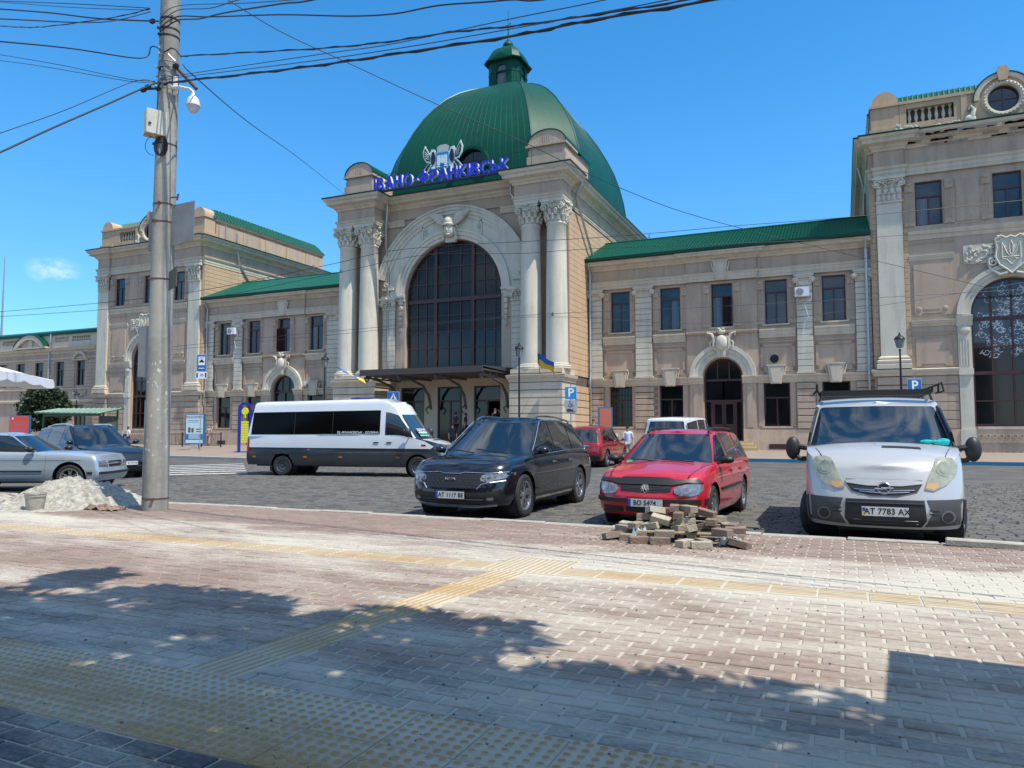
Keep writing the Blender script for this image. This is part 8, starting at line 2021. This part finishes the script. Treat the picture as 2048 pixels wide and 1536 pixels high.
# air conditioners, speaker, blue board, flags
def aircon(x, y, z, label):
    t = thing('air_conditioner', label, 'air conditioner', (x, y, z)); obj('casing', MB().box(-.42, .38, -.40, -.02, -.28, .28), M_SIGNW, t)
    g = obj('fan_grille', MB().lathe([(0,-.42),(.20,-.42),(.22,-.401)], 20, (-.14, 0, 0), axis='y'), mat('grille_grey', (.16,.165,.17), .5), t)
    for k in range(4): obj('grille_ring', MB().lathe([(.05*(k+1)-.008,-.428),(.05*(k+1),-.428)], 18, (-.14, 0, 0), axis='y'), M_SIGNW, g)
    obj('bracket', MB().box(-.3, -.26, -.4, 0, -.34, -.285).box(.2, .24, -.4, 0, -.34, -.285), M_STEEL, t)
    obj('hose', MB().tube([(.36,-.1,-.1),(.52,-.12,-.15),(.45,-.1,-.5),(.1,-.08,-.7),(.2,-.06,-1.1),(.3,-.05,-1.5),(.05,-.05,-1.9),(.0,-.05,-2.6)], .016, 5), M_SIGNW, t)
aircon(-2.05, 47.62, 9.87, 'white air conditioner with dangling hose on the right wing pilaster'); aircon(-47.3, 47.62, 10.02, 'white air conditioner on the left wing pilaster')
t = thing('wall_lamp', 'small white wall lamp left of the hall on the left wing', 'wall lamp', (-39.7, 47.9, 5.33)); obj('housing', MB().box(-.15, .15, -.2, 0, -.05, .25), M_SIGNW, t); obj('bulb_cover', MB().ball((0, -.12, -.1), .1, 10, 6), M_SIGNW, t)
t = thing('name_board', 'dark blue station board on the left column pedestal above the minibus', 'sign', (-30.05, 41.95, 3.5)); obj('board', MB().box(-.85, .85, -.04, 0, -.2, .28), M_TBL, t)
def flag(x, y, z, dx, dz, label, rot=0):
    t = thing('flag', label, 'flag', (x, y, z)); obj('staff', MB().tube([(0,0,0),(dx,-1.0,dz)], .02, 6), M_IRON, t)
    e = Vector((dx, -1.0, dz)); N = 14; Mh = 6
    for nm, a0, a1, cc in (('blue_half', 0, .5, (.01,.12,.50)), ('yellow_half', .5, 1, (.62,.48,.03))):
        v = []; f = []
        for i in range(N+1):
            for j in range(Mh//2+1):
                u = i/N; w_ = a0+(a1-a0)*j/(Mh//2)
                base = e-(e*(.55*w_)); along = Vector((.92, .30, -.32 if dx < 0 or True else 0))*u*1.0
                wav = .10*sin(u*9+w_*2)*u; p = base+along+Vector((.1*wav, wav, -.25*u*u+.06*sin(u*7+w_*3))); v.append(tuple(p))
        for i in range(N):
            for j in range(Mh//2): k = i*(Mh//2+1)+j; f.append((k, k+Mh//2+1, k+Mh//2+2, k+1))
        obj(nm, MB().add(v, f), mat('flag_'+nm, cc, .7), t, smooth=True, fix=False)
flag(-16.9, 42.0, 4.9, .25, 1.25, 'blue and yellow flag on the right column pedestal of the hall'); flag(-29.6, 42.0, 4.9, -1.9, .95, 'blue and yellow flag on the left column pedestal of the hall')
# distant mast
t = thing('radio_mast', 'thin lattice mast far away on the left horizon', 'mast', (-154.5, 93.3, 0)); obj('mast_shaft', MB().tube([(0,0,0),(0,0,20),(0,0,37)], [.35,.25,.08], 5), M_STEEL, t)
# ---- bucket, paper, bricks, pallet
t = thing('bucket', 'dirty white plastic bucket standing in front of the sand heap', 'bucket', (-12.35, 8.12, .145)); 
M_BK = mat('bucket_plastic', (.44,.42,.35), .7, noise=(9, .8, (.26,.235,.18)))
obj('pail', MB().lathe([(0,0),(.125,0),(.13,.01),(.158,.27),(.165,.275),(.165,.30),(.155,.30),(.150,.275),(.122,.02),(0,.02)], 28), M_BK, t, smooth=True); obj('rim', MB().lathe([(.158,.235),(.168,.235),(.168,.25),(.158,.25)], 28), M_BK, t); obj('handle', MB().tube([(.165*cos(a), .165*sin(a)-.02, .25-.05*sin(a)) for a in [pi+k*pi/12 for k in range(13)]], .005, 4), M_STEEL, t)
rr = random.Random(8)
def crumple(name, x, y, z, sx, sy, h, m, label, cat, seed):
    v = []; f = []; n = 14
    for i in range(n+1):
        for j in range(n+1):
            u, w_ = -1+2*i/n, -1+2*j/n; q = max(0, 1-(u*u+w_*w_)*.5)
            v.append((x+u*sx*(1+.2*mnoise.noise(Vector((u*2, w_*2, seed)))), y+w_*sy*(1+.2*mnoise.noise(Vector((u*2, w_*2, seed+4)))), z+.004+h*q*abs(mnoise.noise(Vector((u*2.6, w_*2.6, seed+9))))*2.0))
    for i in range(n):
        for j in range(n): a = i*(n+1)+j; f.append((a, a+n+1, a+n+2, a+1))
    me = obj(name, MB().add(v, f), m, fix=False); return tag(me, label, cat)
crumple('paper_bag', -11.42, 8.72, .142, .36, .17, .13, mat('kraft_paper', (.27,.19,.13), .8, noise=(10, .6, (.17,.12,.08))), 'crumpled brown paper bag beside the sand heap near the pole', 'paper bag', 3.1)
M_BR = [mat('loose_paver_%s' % n_, c_, .9, noise=(14, .6, tuple(k*.6 for k in c_)), bump=(50, .6)) for n_, c_ in (('brown', (.22,.155,.115)), ('grey', (.30,.255,.195)), ('mauve', (.23,.165,.135)), ('dusty', (.42,.375,.29)))]
# pallet
t = thing('pallet', 'broken wooden pallet under the pile of loose pavers', 'pallet', (-1.72, 9.25, .145), R(6)); M_WOOD = mat('weathered_wood', (.34,.26,.17), .85, noise=(6, .6, (.22,.17,.12)), stretch=(1, 8, 8), bump=(20, .5))
for i in range(4): obj('slat', MB().cbox(-.60, .62, -.40+i*.24, -.29+i*.24, .105, .125, .003), M_WOOD, t)
for x in (-.55, .02, .55):
    obj('runner', MB().box(x-.05, x+.05, -.42, .44, 0, .02), M_WOOD, t)
    for y in (-.36, .0, .36): obj('block', MB().box(x-.05, x+.05, y-.06, y+.06, .0201, .104), M_WOOD, t)
# the pile: each paver settles on what is below it
PH = {}
def settle(cx, cy, hx, hy, a):
    c_, s_ = abs(cos(a)), abs(sin(a)); ex, ey = hx*c_+hy*s_, hx*s_+hy*c_; ks = [(i, j) for i in range(int((cx-ex*.75)/.03), int((cx+ex*.75)/.03)+1) for j in range(int((cy-ey*.75)/.03), int((cy+ey*.75)/.03)+1)]
    return max([PH.get(k, 0) for k in ks]+[0]), ks
for i in range(int(-2.3/.03), int(-1.1/.03)):
    for j in range(int(8.9/.03), int(9.62/.03)): PH[(i, j)] = .125
bm_ = [MB().cbox(-.115, .115, -.055, .055, -.038, .038, .006).mesh('loose_paver') for _ in range(4)]
for me_, m_ in zip(bm_, M_BR): me_.materials.append(m_)
def envelope(x, y):
    u = (x+1.86)/.88; w_ = (y-9.2)/.50; return .47*max(0, 1-(u*u+w_*w_)**.62*.92)+.02*rr.random()
first = [(-2.56, 9.02), (-2.40, 8.86), (-2.25, 8.70), (-1.70, 8.64), (-1.50, 8.58), (-1.18, 9.0), (-2.62, 9.2), (-1.26, 9.35), (-2.55, 9.35), (-2.0, 8.72), (-1.3, 8.8)]
placed = 0; tries = 0
while placed < 66 and tries < 4000:
    tries += 1
    if placed < len(first): x, y = first[placed]
    else: x, y = -1.86+rr.uniform(-.80, .78), 9.2+rr.uniform(-.46, .40)
    a = rr.gauss(.15, .6) if rr.random() < .6 else rr.random()*pi; tilt = rr.random() < .5 and placed > 14; up_ = rr.random() < .16 and placed > 11
    z0, ks = settle(x, y, .115 if not up_ else .055, .055, a); h = .115 if up_ else .038
    if placed >= len(first) and z0+2*h > max(.09, envelope(x, y)): continue
    if up_ and z0 > .12: continue
    k = rr.choice((0,0,1,1,2,3)); o = link('loose_paver', bm_[k], None)
    o.location = (x, y, .143+z0+h+(.010 if tilt else 0)); o.rotation_euler = ((rr.random()-.5)*.7 if tilt else (rr.random()-.5)*.08, (pi/2 if up_ else 0)+((rr.random()-.5)*.6 if tilt else 0), a)
    for q in ks: PH[q] = z0+2*h*(.95 if not tilt else 1.05)
    tag(o, 'loose concrete paver in the jumbled pile before the red estate', 'paver', 'loose pavers piled on the pallet'); placed += 1
for x, y, s_ in ((-2.25, 8.86, 2.2), (-1.2, 8.88, 6.3)): crumple('plastic_sheet', x, y, .143, .14, .09, .16, mat('plastic_film', (.50,.52,.52), .25), 'scrap of clear plastic film caught %s of the loose paver pile' % ('in the left' if x < -2 else 'at the right foot'), 'plastic film', s_)
# ================================================================ PEOPLE
M_SKIN = mat('skin', (.42,.24,.17), .6)
def skinned(name, pts, edges, m, parent, sub=1):
    me = bpy.data.meshes.new(name); me.from_pydata([p[:3] for p in pts], edges, []); o = bpy.data.objects.new(name, me); COL.objects.link(o)
    sk = o.modifiers.new('skin', 'SKIN'); sv = me.skin_vertices[0].data
    for i, p in enumerate(pts): sv[i].radius = (p[3], p[4] if len(p) > 4 else p[3]); sv[i].use_root = (i == 0)
    ss = o.modifiers.new('sub', 'SUBSURF'); ss.levels = sub; ss.render_levels = sub
    dg = bpy.context.evaluated_depsgraph_get(); out = bpy.data.meshes.new_from_object(o.evaluated_get(dg)); bpy.data.objects.remove(o); bpy.data.meshes.remove(me)
    out.materials.clear(); out.materials.append(m); out.polygons.foreach_set('use_smooth', [True]*len(out.polygons)); return link(name, out, parent)
def person(x, y, z, h, rz, label, shirt, legs, hair, pose='walk', skirt=False, bag=None, hairlen=.0, sleeves=.45, group=None, striped=None):
    """faces local -y"""
    t = thing('person', label, 'person', (x, y, z), rz, group); s = h/1.72
    st = {'walk': (.16, -.14), 'stand': (.02, -.02), 'sit': (0, 0)}.get(pose, (.02, -.02)); f1, f2 = st
    if pose == 'sit':
        L1 = [(.10,-.02,.46),(.11,-.42,.47),(.11,-.44,.08),(.11,-.56,.05)]; L2 = [(-.10,-.02,.46),(-.11,-.42,.47),(-.11,-.44,.08),(-.11,-.56,.05)]; dz = -.46
    else:
        L1 = [(.10,0,.90),(.11,-f1*.6,.49),(.11,-f1*.5+.06,.09),(.12,-f1*.5-.10,.04)]; L2 = [(-.10,0,.90),(-.11,-f2*.9,.50),(-.11,-f2*1.7+.03,.10),(-.12,-f2*1.7-.10,.04)]; dz = 0
    if pose == 'phone': A1 = [(.19,0,1.42),(.25,-.02,1.14),(.10,-.24,1.30),(.05,-.27,1.42)]; A2 = [(-.19,0,1.42),(-.25,.0,1.13),(-.20,-.18,.98),(-.15,-.26,1.0)]
    elif pose == 'raise': A1 = [(.19,0,1.42),(.34,-.06,1.50),(.16,-.10,1.66),(.10,-.10,1.68)]; A2 = [(-.19,0,1.42),(-.24,.02,1.12),(-.22,-.10,.86),(-.21,-.13,.78)]
    else: A1 = [(.19,0,1.42),(.25,.06*f1*9*.3+.02,1.12),(.24,-.06,.86),(.23,-.09,.77)]; A2 = [(-.19,0,1.42),(-.25,-.03,1.12),(-.25,-.12,.87),(-.24,-.15,.79)]
    def S(p, r, r2=None): return (p[0]*s, p[1]*s, p[2]*s, r*s, (r2 or r)*s)
    def up(p): return (p[0], p[1], p[2]+dz)
    T = [S(up((0,0,.95)), .135, .10), S(up((0,.0,1.12)), .125, .09), S(up((0,.0,1.32)), .155, .105), S(up((0,.01,1.44)), .10, .075), S(up((0,0,1.52)), .052), S(up((0,-.015,1.60)), .078, .085), S(up((0,-.01,1.67)), .070, .080)]
    n0 = len(T); arms = [S(up(a), r) for A in (A1, A2) for a, r in zip(A, (.060, .045, .034, .030))]; legs_ = [S(a, r) for A in (L1, L2) for a, r in zip(A, (.095, .066, .045, .042))]
    pts = T+arms+legs_; e = [(i, i+1) for i in range(6)]+[(3, 7), (7, 8), (8, 9), (9, 10), (3, 11), (11, 12), (12, 13), (13, 14), (0, 15), (15, 16), (16, 17), (17, 18), (0, 19), (19, 20), (20, 21), (21, 22)]
    skinned('body', pts, e, M_SKIN, t)
    # clothing follows the body
    a = sleeves; up1 = [S(up(A1[0]), .075), S(up(tuple(A1[0][i]+(A1[1][i]-A1[0][i])*min(1, a*2) for i in range(3))), .062)]; up2 = [S(up(A2[0]), .075), S(up(tuple(A2[0][i]+(A2[1][i]-A2[0][i])*min(1, a*2) for i in range(3))), .062)]
    tp = [S(up((0,0,.88)), .155, .12), S(up((0,0,1.05)), .15, .11), S(up((0,0,1.32)), .175, .122), S(up((0,.01,1.45)), .115, .09)]+up1+up2
    skinned('shirt', tp, [(0,1),(1,2),(2,3),(3,4),(4,5),(3,6),(6,7)], shirt, t)
    if skirt: obj('skirt', MB().lathe([(.15*s,.98*s),(.19*s,.85*s),(.25*s,.5*s),(.26*s,.48*s)], 16), legs, t, smooth=True)
    else: skinned('trousers', [S((0,0,.93+dz), .15, .12)]+[S(q, r) for A in (L1, L2) for q, r in zip(A[:3], (.112, .085, .070))], [(0,1),(1,2),(2,3),(0,4),(4,5),(5,6)], legs, t)
    hz = (1.665+dz)*s; hp = MB(); hp.ball((0, .012*s, hz+.018*s), (.088*s, .100*s, .088*s), 14, 9)
    if hairlen: hp.ball((0, .05*s, hz-.09*s), (.075*s, .05*s, hairlen*s), 10, 7)
    obj('hair', hp, hair, t, smooth=True)
    obj('nose', MB().ball((0, -.098*s, hz-.045*s), (.012*s, .018*s, .018*s), 6, 4), M_SKIN, t)
    obj('shoe', MB().ball((L1[3][0]*s, (L1[3][1]+.04)*s, .045*s), (.048*s, .13*s, .045*s), 8, 5), M_IRON, t); obj('shoe', MB().ball((L2[3][0]*s, (L2[3][1]+.04)*s, .045*s), (.048*s, .13*s, .045*s), 8, 5), M_IRON, t)
    if bag: b_ = tag(obj('handbag', MB().cbox(-.10, .10, -.16, .16, -.14, .14, .03).tube([(0,-.1,.12),(0,-.04,.34),(0,.04,.34),(0,.1,.12)], .012, 5), bag[0]), bag[1], 'bag'); b_.location = (x+bag[2][0], y+bag[2][1], z+bag[2][2]); b_.rotation_euler = (0, 0, rz)
    return t
K = lambda n, c, **k: mat(n, c, .8, **k)
BR_, BK_, GY_ = K('hair_brown', (.05,.028,.018)), K('hair_black', (.012,.010,.010)), K('hair_grey', (.30,.28,.26))
def stripes(name, c1, c2, sc=26):
    m = bpy.data.materials.new(name); m.use_nodes = True; n = m.node_tree; b = n.nodes['Principled BSDF']; tcx = n.nodes.new('ShaderNodeTexCoord'); w_ = n.nodes.new('ShaderNodeTexWave'); w_.inputs['Scale'].default_value = sc/6
    r = n.nodes.new('ShaderNodeValToRGB'); r.color_ramp.interpolation = 'CONSTANT'; r.color_ramp.elements[0].color = (*c1, 1); r.color_ramp.elements[1].color = (*c2, 1); r.color_ramp.elements[1].position = .5
    n.links.new(tcx.outputs['Object'], w_.inputs['Vector']); n.links.new(w_.outputs['Fac'], r.inputs[0]); n.links.new(r.outputs[0], b.inputs['Base Color']); b.inputs['Roughness'].default_value = .8; return m
F = lambda x, y: fkz(x, y)
person(-9.42, 34.6, .03, 1.66, R(20), 'woman in white T-shirt and striped trousers standing beside the red SUV', K('cotton_white', (.50,.52,.66)), stripes('striped_cotton', (.04,.14,.18), (.50,.55,.55), 60), BK_, 'stand')
person(-20.43, 43.0, 1.02, 1.90, R(60), 'dark-haired man in black T-shirt with raised hand in the right entrance doorway', K('cotton_black', (.012,.012,.014)), K('jeans_dark', (.02,.025,.04)), BR_, 'raise')
person(-22.57, 43.0, .95, 1.70, R(-70), 'woman with long dark hair in dark dress by the pillar between entrance doors', K('dress_navy', (.012,.018,.05)), K('dress_navy2', (.012,.018,.05)), BK_, 'stand', skirt=True, hairlen=.16)
person(-23.5, 43.4, 1.0, 1.72, R(150), 'person in navy shirt and cap inside the middle entrance doorway', K('shirt_blue', (.02,.03,.09)), K('trousers_dark', (.015,.015,.02)), BK_, 'phone')
person(-22.1, 40.4, F(-25, 40.4), 1.72, R(40), 'person with dark red hair just above the minibus windscreen', K('jacket_dark', (.03,.025,.03)), K('trousers_dark', (.015,.015,.02)), K('hair_auburn', (.10,.03,.025)), 'stand')
person(-12.2, 37.95, .32, 1.78, R(10), 'bareheaded man behind the red SUV, only head and shoulders showing', K('shirt_brown', (.14,.09,.07)), K('trousers_dark', (.015,.015,.02)), BR_, 'stand')
person(-48.4, 46.2, F(-48, 46.2), 1.62, R(-160), 'elderly woman in patterned dress walking past the blue framed poster stand', mat('dress_floral', (.32,.16,.18), .8, noise=(22, 1.0, (.55,.50,.45))), mat('dress_floral', (.3,.2,.2)), GY_, 'walk', bag=(K('bag_blue', (.03,.15,.35)), 'blue shopping bag carried by the elderly woman', (-.42, -.25, .55)))
person(-48.7, 38.8, F(-48, 38.8), 1.66, R(170), 'woman in white top and jeans seen from behind near the railing', K('top_white', (.60,.60,.60)), K('jeans_mid', (.05,.08,.13)), BR_, 'raise', hairlen=.12, bag=(K('bag_brown', (.06,.03,.02)), 'brown shoulder bag on the woman in the white top', (-.34, .05, 1.0)))
for i, (x, y, lb, sh_, hr) in enumerate(((-60.6, 40.2, 'person in white sun hat left of the other hat before the red poster', (.35,.33,.32), K('hat_white', (.6,.58,.55))), (-58.9, 39.9, 'person in white sun hat right of the other hat before the red poster', (.4,.36,.34), K('hat_white', (.6,.58,.55))),
        (-63.6, 40.0, 'dark-haired person at the far left behind the pale blue saloon', (.03,.03,.05), BK_))):
    person(x, y, F(x, y), 1.50, R(30*i), lb, K('clothes_%d' % i, sh_), K('trousers_dark', (.015,.015,.02)), hr, 'stand')
for i, (x, lb, c_) in enumerate(((-56.2, 'person in dark clothes sitting leftmost on the shelter bench', (.03,.02,.04)), (-54.6, 'person in grey shirt sitting in the middle of the shelter bench', (.25,.25,.27)), (-53.2, 'person in navy jacket sitting rightmost on the shelter bench', (.02,.03,.07)))):
    person(x, 39.55, F(x, 39.5), 1.70, R(0), lb, K('sitter_%d' % i, c_), K('trousers_dark', (.015,.015,.02)), BK_ if i != 1 else GY_, 'sit')
# ================================================================ TREES AND PARASOLS
M_BARK = mat('bark', (.10,.075,.055), .9, noise=(6, .6, (.05,.04,.03)), bump=(14, .8))
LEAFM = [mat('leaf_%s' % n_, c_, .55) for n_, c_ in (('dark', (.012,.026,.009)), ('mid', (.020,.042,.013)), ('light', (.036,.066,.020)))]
def crown(parent, blobs, n, size, seed, name='crown'):
    r = random.Random(seed); v = []; f = []; mi = []
    tot = sum(b[3]**2 for b in blobs)
    for cx, cy, cz, rad, fz in blobs:
        for k in range(int(n*rad*rad/tot)):
            d = Vector((r.gauss(0, 1), r.gauss(0, 1), r.gauss(0, 1))).normalized(); q = rad*(.45+.62*r.random()**.5)*(1+.22*mnoise.noise(d*2.3+Vector((cx, cy, seed))))
            p = Vector((cx+d.x*q, cy+d.y*q, cz+d.z*q*fz)); s_ = size*(.6+.8*r.random())
            a = Vector((r.gauss(0, 1), r.gauss(0, 1), r.gauss(0, .6))).normalized(); b_ = a.cross(Vector((r.gauss(0, 1), r.gauss(0, 1), r.gauss(0, 1)))).normalized()
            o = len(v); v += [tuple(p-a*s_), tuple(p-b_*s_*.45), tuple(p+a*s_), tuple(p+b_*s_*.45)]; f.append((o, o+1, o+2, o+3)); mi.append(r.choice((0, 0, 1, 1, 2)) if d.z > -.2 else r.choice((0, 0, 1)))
    me = bpy.data.meshes.new(name); me.from_pydata(v, [], f); me.polygons.foreach_set('material_index', mi); [me.materials.append(m_) for m_ in LEAFM]; me.update(); return link(name, me, parent)
def limbs(parent, base, tops, r0, seed):
    r = random.Random(seed); mb = MB(); bx, by, bz, fork = base; mb.tube([(bx, by, bz), (bx+.03, by, bz+(fork-bz)*.5), (bx, by+.05, fork)], [r0*1.25, r0, r0*.85], 10)
    for tx, ty, tz in tops:
        m1 = Vector((bx, by, fork)); m2 = Vector((tx, ty, tz)); mid = (m1+m2)/2+Vector((r.gauss(0, .15), r.gauss(0, .15), .25)); mb.tube([tuple(m1-Vector((0,0,.15))), tuple(mid), tuple(m2)], [r0*.55, r0*.33, r0*.10], 7)
        for k in range(3): q = mid+(m2-mid)*r.random(); mb.tube([tuple(q), tuple(q+Vector((r.gauss(0, .5), r.gauss(0, .5), .5)))], [r0*.15, r0*.04], 5)
    return obj('trunk', mb, M_BARK, parent, smooth=True)
t = thing('round_tree', 'dense dark round-headed tree behind the bus shelter at far left', 'tree', (-64.6, 43.0, fkz(-62, 43))); t.scale = (.86, .86, .86)
limbs(t, (0, 0, -.1, 1.9), [(-1.2, .2, 3.6), (1.0, -.3, 3.8), (.1, .5, 4.6), (-.3, -.7, 3.8)], .16, 3)
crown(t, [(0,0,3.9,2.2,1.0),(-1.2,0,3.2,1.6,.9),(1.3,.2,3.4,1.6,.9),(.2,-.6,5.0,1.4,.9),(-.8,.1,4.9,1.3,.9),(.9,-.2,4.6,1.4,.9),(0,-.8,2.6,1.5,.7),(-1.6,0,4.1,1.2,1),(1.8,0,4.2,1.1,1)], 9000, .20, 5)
# trees over the near pavement, behind and beside the camera: they shade the foreground
def shade_tree(x, y, label, blobs, tops, seed, n, fork=3.2):
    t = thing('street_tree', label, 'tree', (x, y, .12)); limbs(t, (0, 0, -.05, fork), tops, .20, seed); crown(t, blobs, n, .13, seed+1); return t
G1 = [(-6.3,4.6,.38,5.6),(-5.0,3.9,.75,6.2),(-4.3,4.25,.5,5.8),(-3.9,3.2,1.0,6.4),(-2.9,4.15,.6,5.9),(-5.2,2.8,1.0,6.6),(-3.6,1.9,.8,6.9),(-6.3,3.4,.6,6.2),(-5.6,1.6,.7,6.8)]
G2 = [(-2.6,3.0,1.0,6.2),(-2.15,4.35,.42,5.7),(-1.6,3.0,.9,6.5),(-1.0,3.35,.75,5.9),(-.3,3.25,.85,6.1),(-2.4,1.9,1.0,7.0),(-1.0,1.9,1.1,6.8),(.3,2.3,1.0,6.6),(.9,3.3,.9,6.2)]
def canopy(G, x, y): return [(gx+.5*h-x, gy-.14*h-y, h, r_*1.05, .5) for gx, gy, r_, h in G]
def tops_(B): return [(b[0], b[1], b[2]-.1) for b in B]
B1 = canopy(G1, -1.9, -2.6); B2 = canopy(G2, 2.8, -1.6)
SHT = [shade_tree(-1.9, -2.6, 'leafy street tree behind the camera shading the left foreground', B1, tops_(B1), 23, 7600), shade_tree(2.8, -1.6, 'leafy street tree beside the camera shading the middle foreground', B2, tops_(B2), 11, 9000)]
M_CANV = mat('parasol_canvas', (.72,.73,.76), .8)
def parasol(x, y, z, half, H, rz, label, marks=False):
    t = thing('market_parasol', label, 'parasol', (x, y, z), rz); obj('pole', MB().tube([(0,0,0),(0,0,H+.5)], .028, 10), M_WCAM, t)
    zt, ze = H+.55, H-.0
    N = 8; v = []; f = []
    def sag(u, w_): r_m = max(abs(u), abs(w_)); return zt+(ze-zt)*r_m-.10*sin(pi*min(1, r_m))*0-.09*(1-(min(abs(u), abs(w_))/max(r_m, 1e-6)))*r_m*-.6
    n = 16
    for i in range(n+1):
        for j in range(n+1): u, w_ = -1+2*i/n, -1+2*j/n; v.append((u*half, w_*half, sag(u, w_)))
    for i in range(n):
        for j in range(n): a = i*(n+1)+j; f.append((a, a+n+1, a+n+2, a+1))
    cp = obj('canopy', MB().add(v, f), M_CANV, t, smooth=True, fix=False)
    for s_ in range(4):
        vv = []; ff = []
        for i in range(n+1):
            u = -1+2*i/n; p = {0: (u, -1), 1: (1, u), 2: (-u, 1), 3: (-1, -u)}[s_]; zt_ = sag(*p); dip = .15+.05*abs(sin(i*pi/4))
            vv += [(p[0]*half, p[1]*half, zt_), (p[0]*half*1.005, p[1]*half*1.005, zt_-dip)]
        for i in range(n): ff.append((2*i, 2*i+1, 2*i+3, 2*i+2))
        obj('valance', MB().add(vv, ff), M_CANV, cp, smooth=True, fix=False)
    for i in range(4): a = pi/4+i*pi/2; obj('rib', MB().tube([(0,0,H+.45),(half*1.40*cos(a),half*1.40*sin(a),ze+.02)], .010, 5), M_WCAM, t)
    if marks:
        for nm, c_, (u0, u1, w0, w1) in (('blue_print', (.02,.04,.35), (.30,.62,.38,.50)), ('red_print', (.45,.05,.10), (.60,.80,.55,.70))):
            mb = MB(); q = []
            for u, w_ in ((u0, -w0), (u1, -w1), (u1-.05, -w1-.08), (u0-.05, -w0-.12)): q.append((u*half, w_*half, sag(u, w_)+.012))
            mb.add(q, [(0,1,2,3)]); obj(nm, mb, mat(nm, c_, .7), cp, fix=False)
    return t
parasol(-17.15, 8.95, .13, 1.75, 2.50, R(38), 'white market parasol with blue and red print entering at the left edge', marks=True)
parasol(2.85, 3.12, .13, 1.55, 2.35, R(-3), 'white market parasol standing just beyond the right edge of the view')

# the street side behind the camera, seen only in reflections and as blocked sky
t = thing('town_house', 'plain plastered town house standing behind the camera across the pavement', 'house', (-6, -30, 0))
hw_ = [(x, x+1.3, z, z+2.0) for x in range(-24, 24, 4) for z in (1.2, 5.0, 8.6)]
obj('wall', wall(MB(), -26, 26, 0, 12, -.4, 0, rects=hw_), mat('house_render', (.30,.24,.18), .9, noise=(.6, .5, (.22,.18,.14))), t)
obj('roof', MB().prism([(-.4, 12), (.6, 12), (-5, 15)], -26, 26, 'x'), mat('house_roof', (.16,.07,.05), .8), t)
for a, b, c_, d in hw_: obj('window', MB().box(a, b, -.3, -.25, c_, d), M_GLASSD, t)
for i, (x, y) in enumerate(((-22, -7), (-13, -9), (9, -8))):
    t = thing('street_tree', ('street tree far behind the camera on the left', 'street tree behind the camera in front of the house', 'street tree behind the camera on the right')[i], 'tree', (x, y, .1)); limbs(t, (0,0,0,2.8), [(-1,0,5),(1,.3,5.2),(0,-.8,5.6)], .2, 40+i); crown(t, [(0,0,6.2,2.6,1),(-1.5,.5,5.2,1.8,.9),(1.6,-.4,5.4,1.9,.9),(.2,.2,8,1.8,1)], 3500, .28, 50+i)
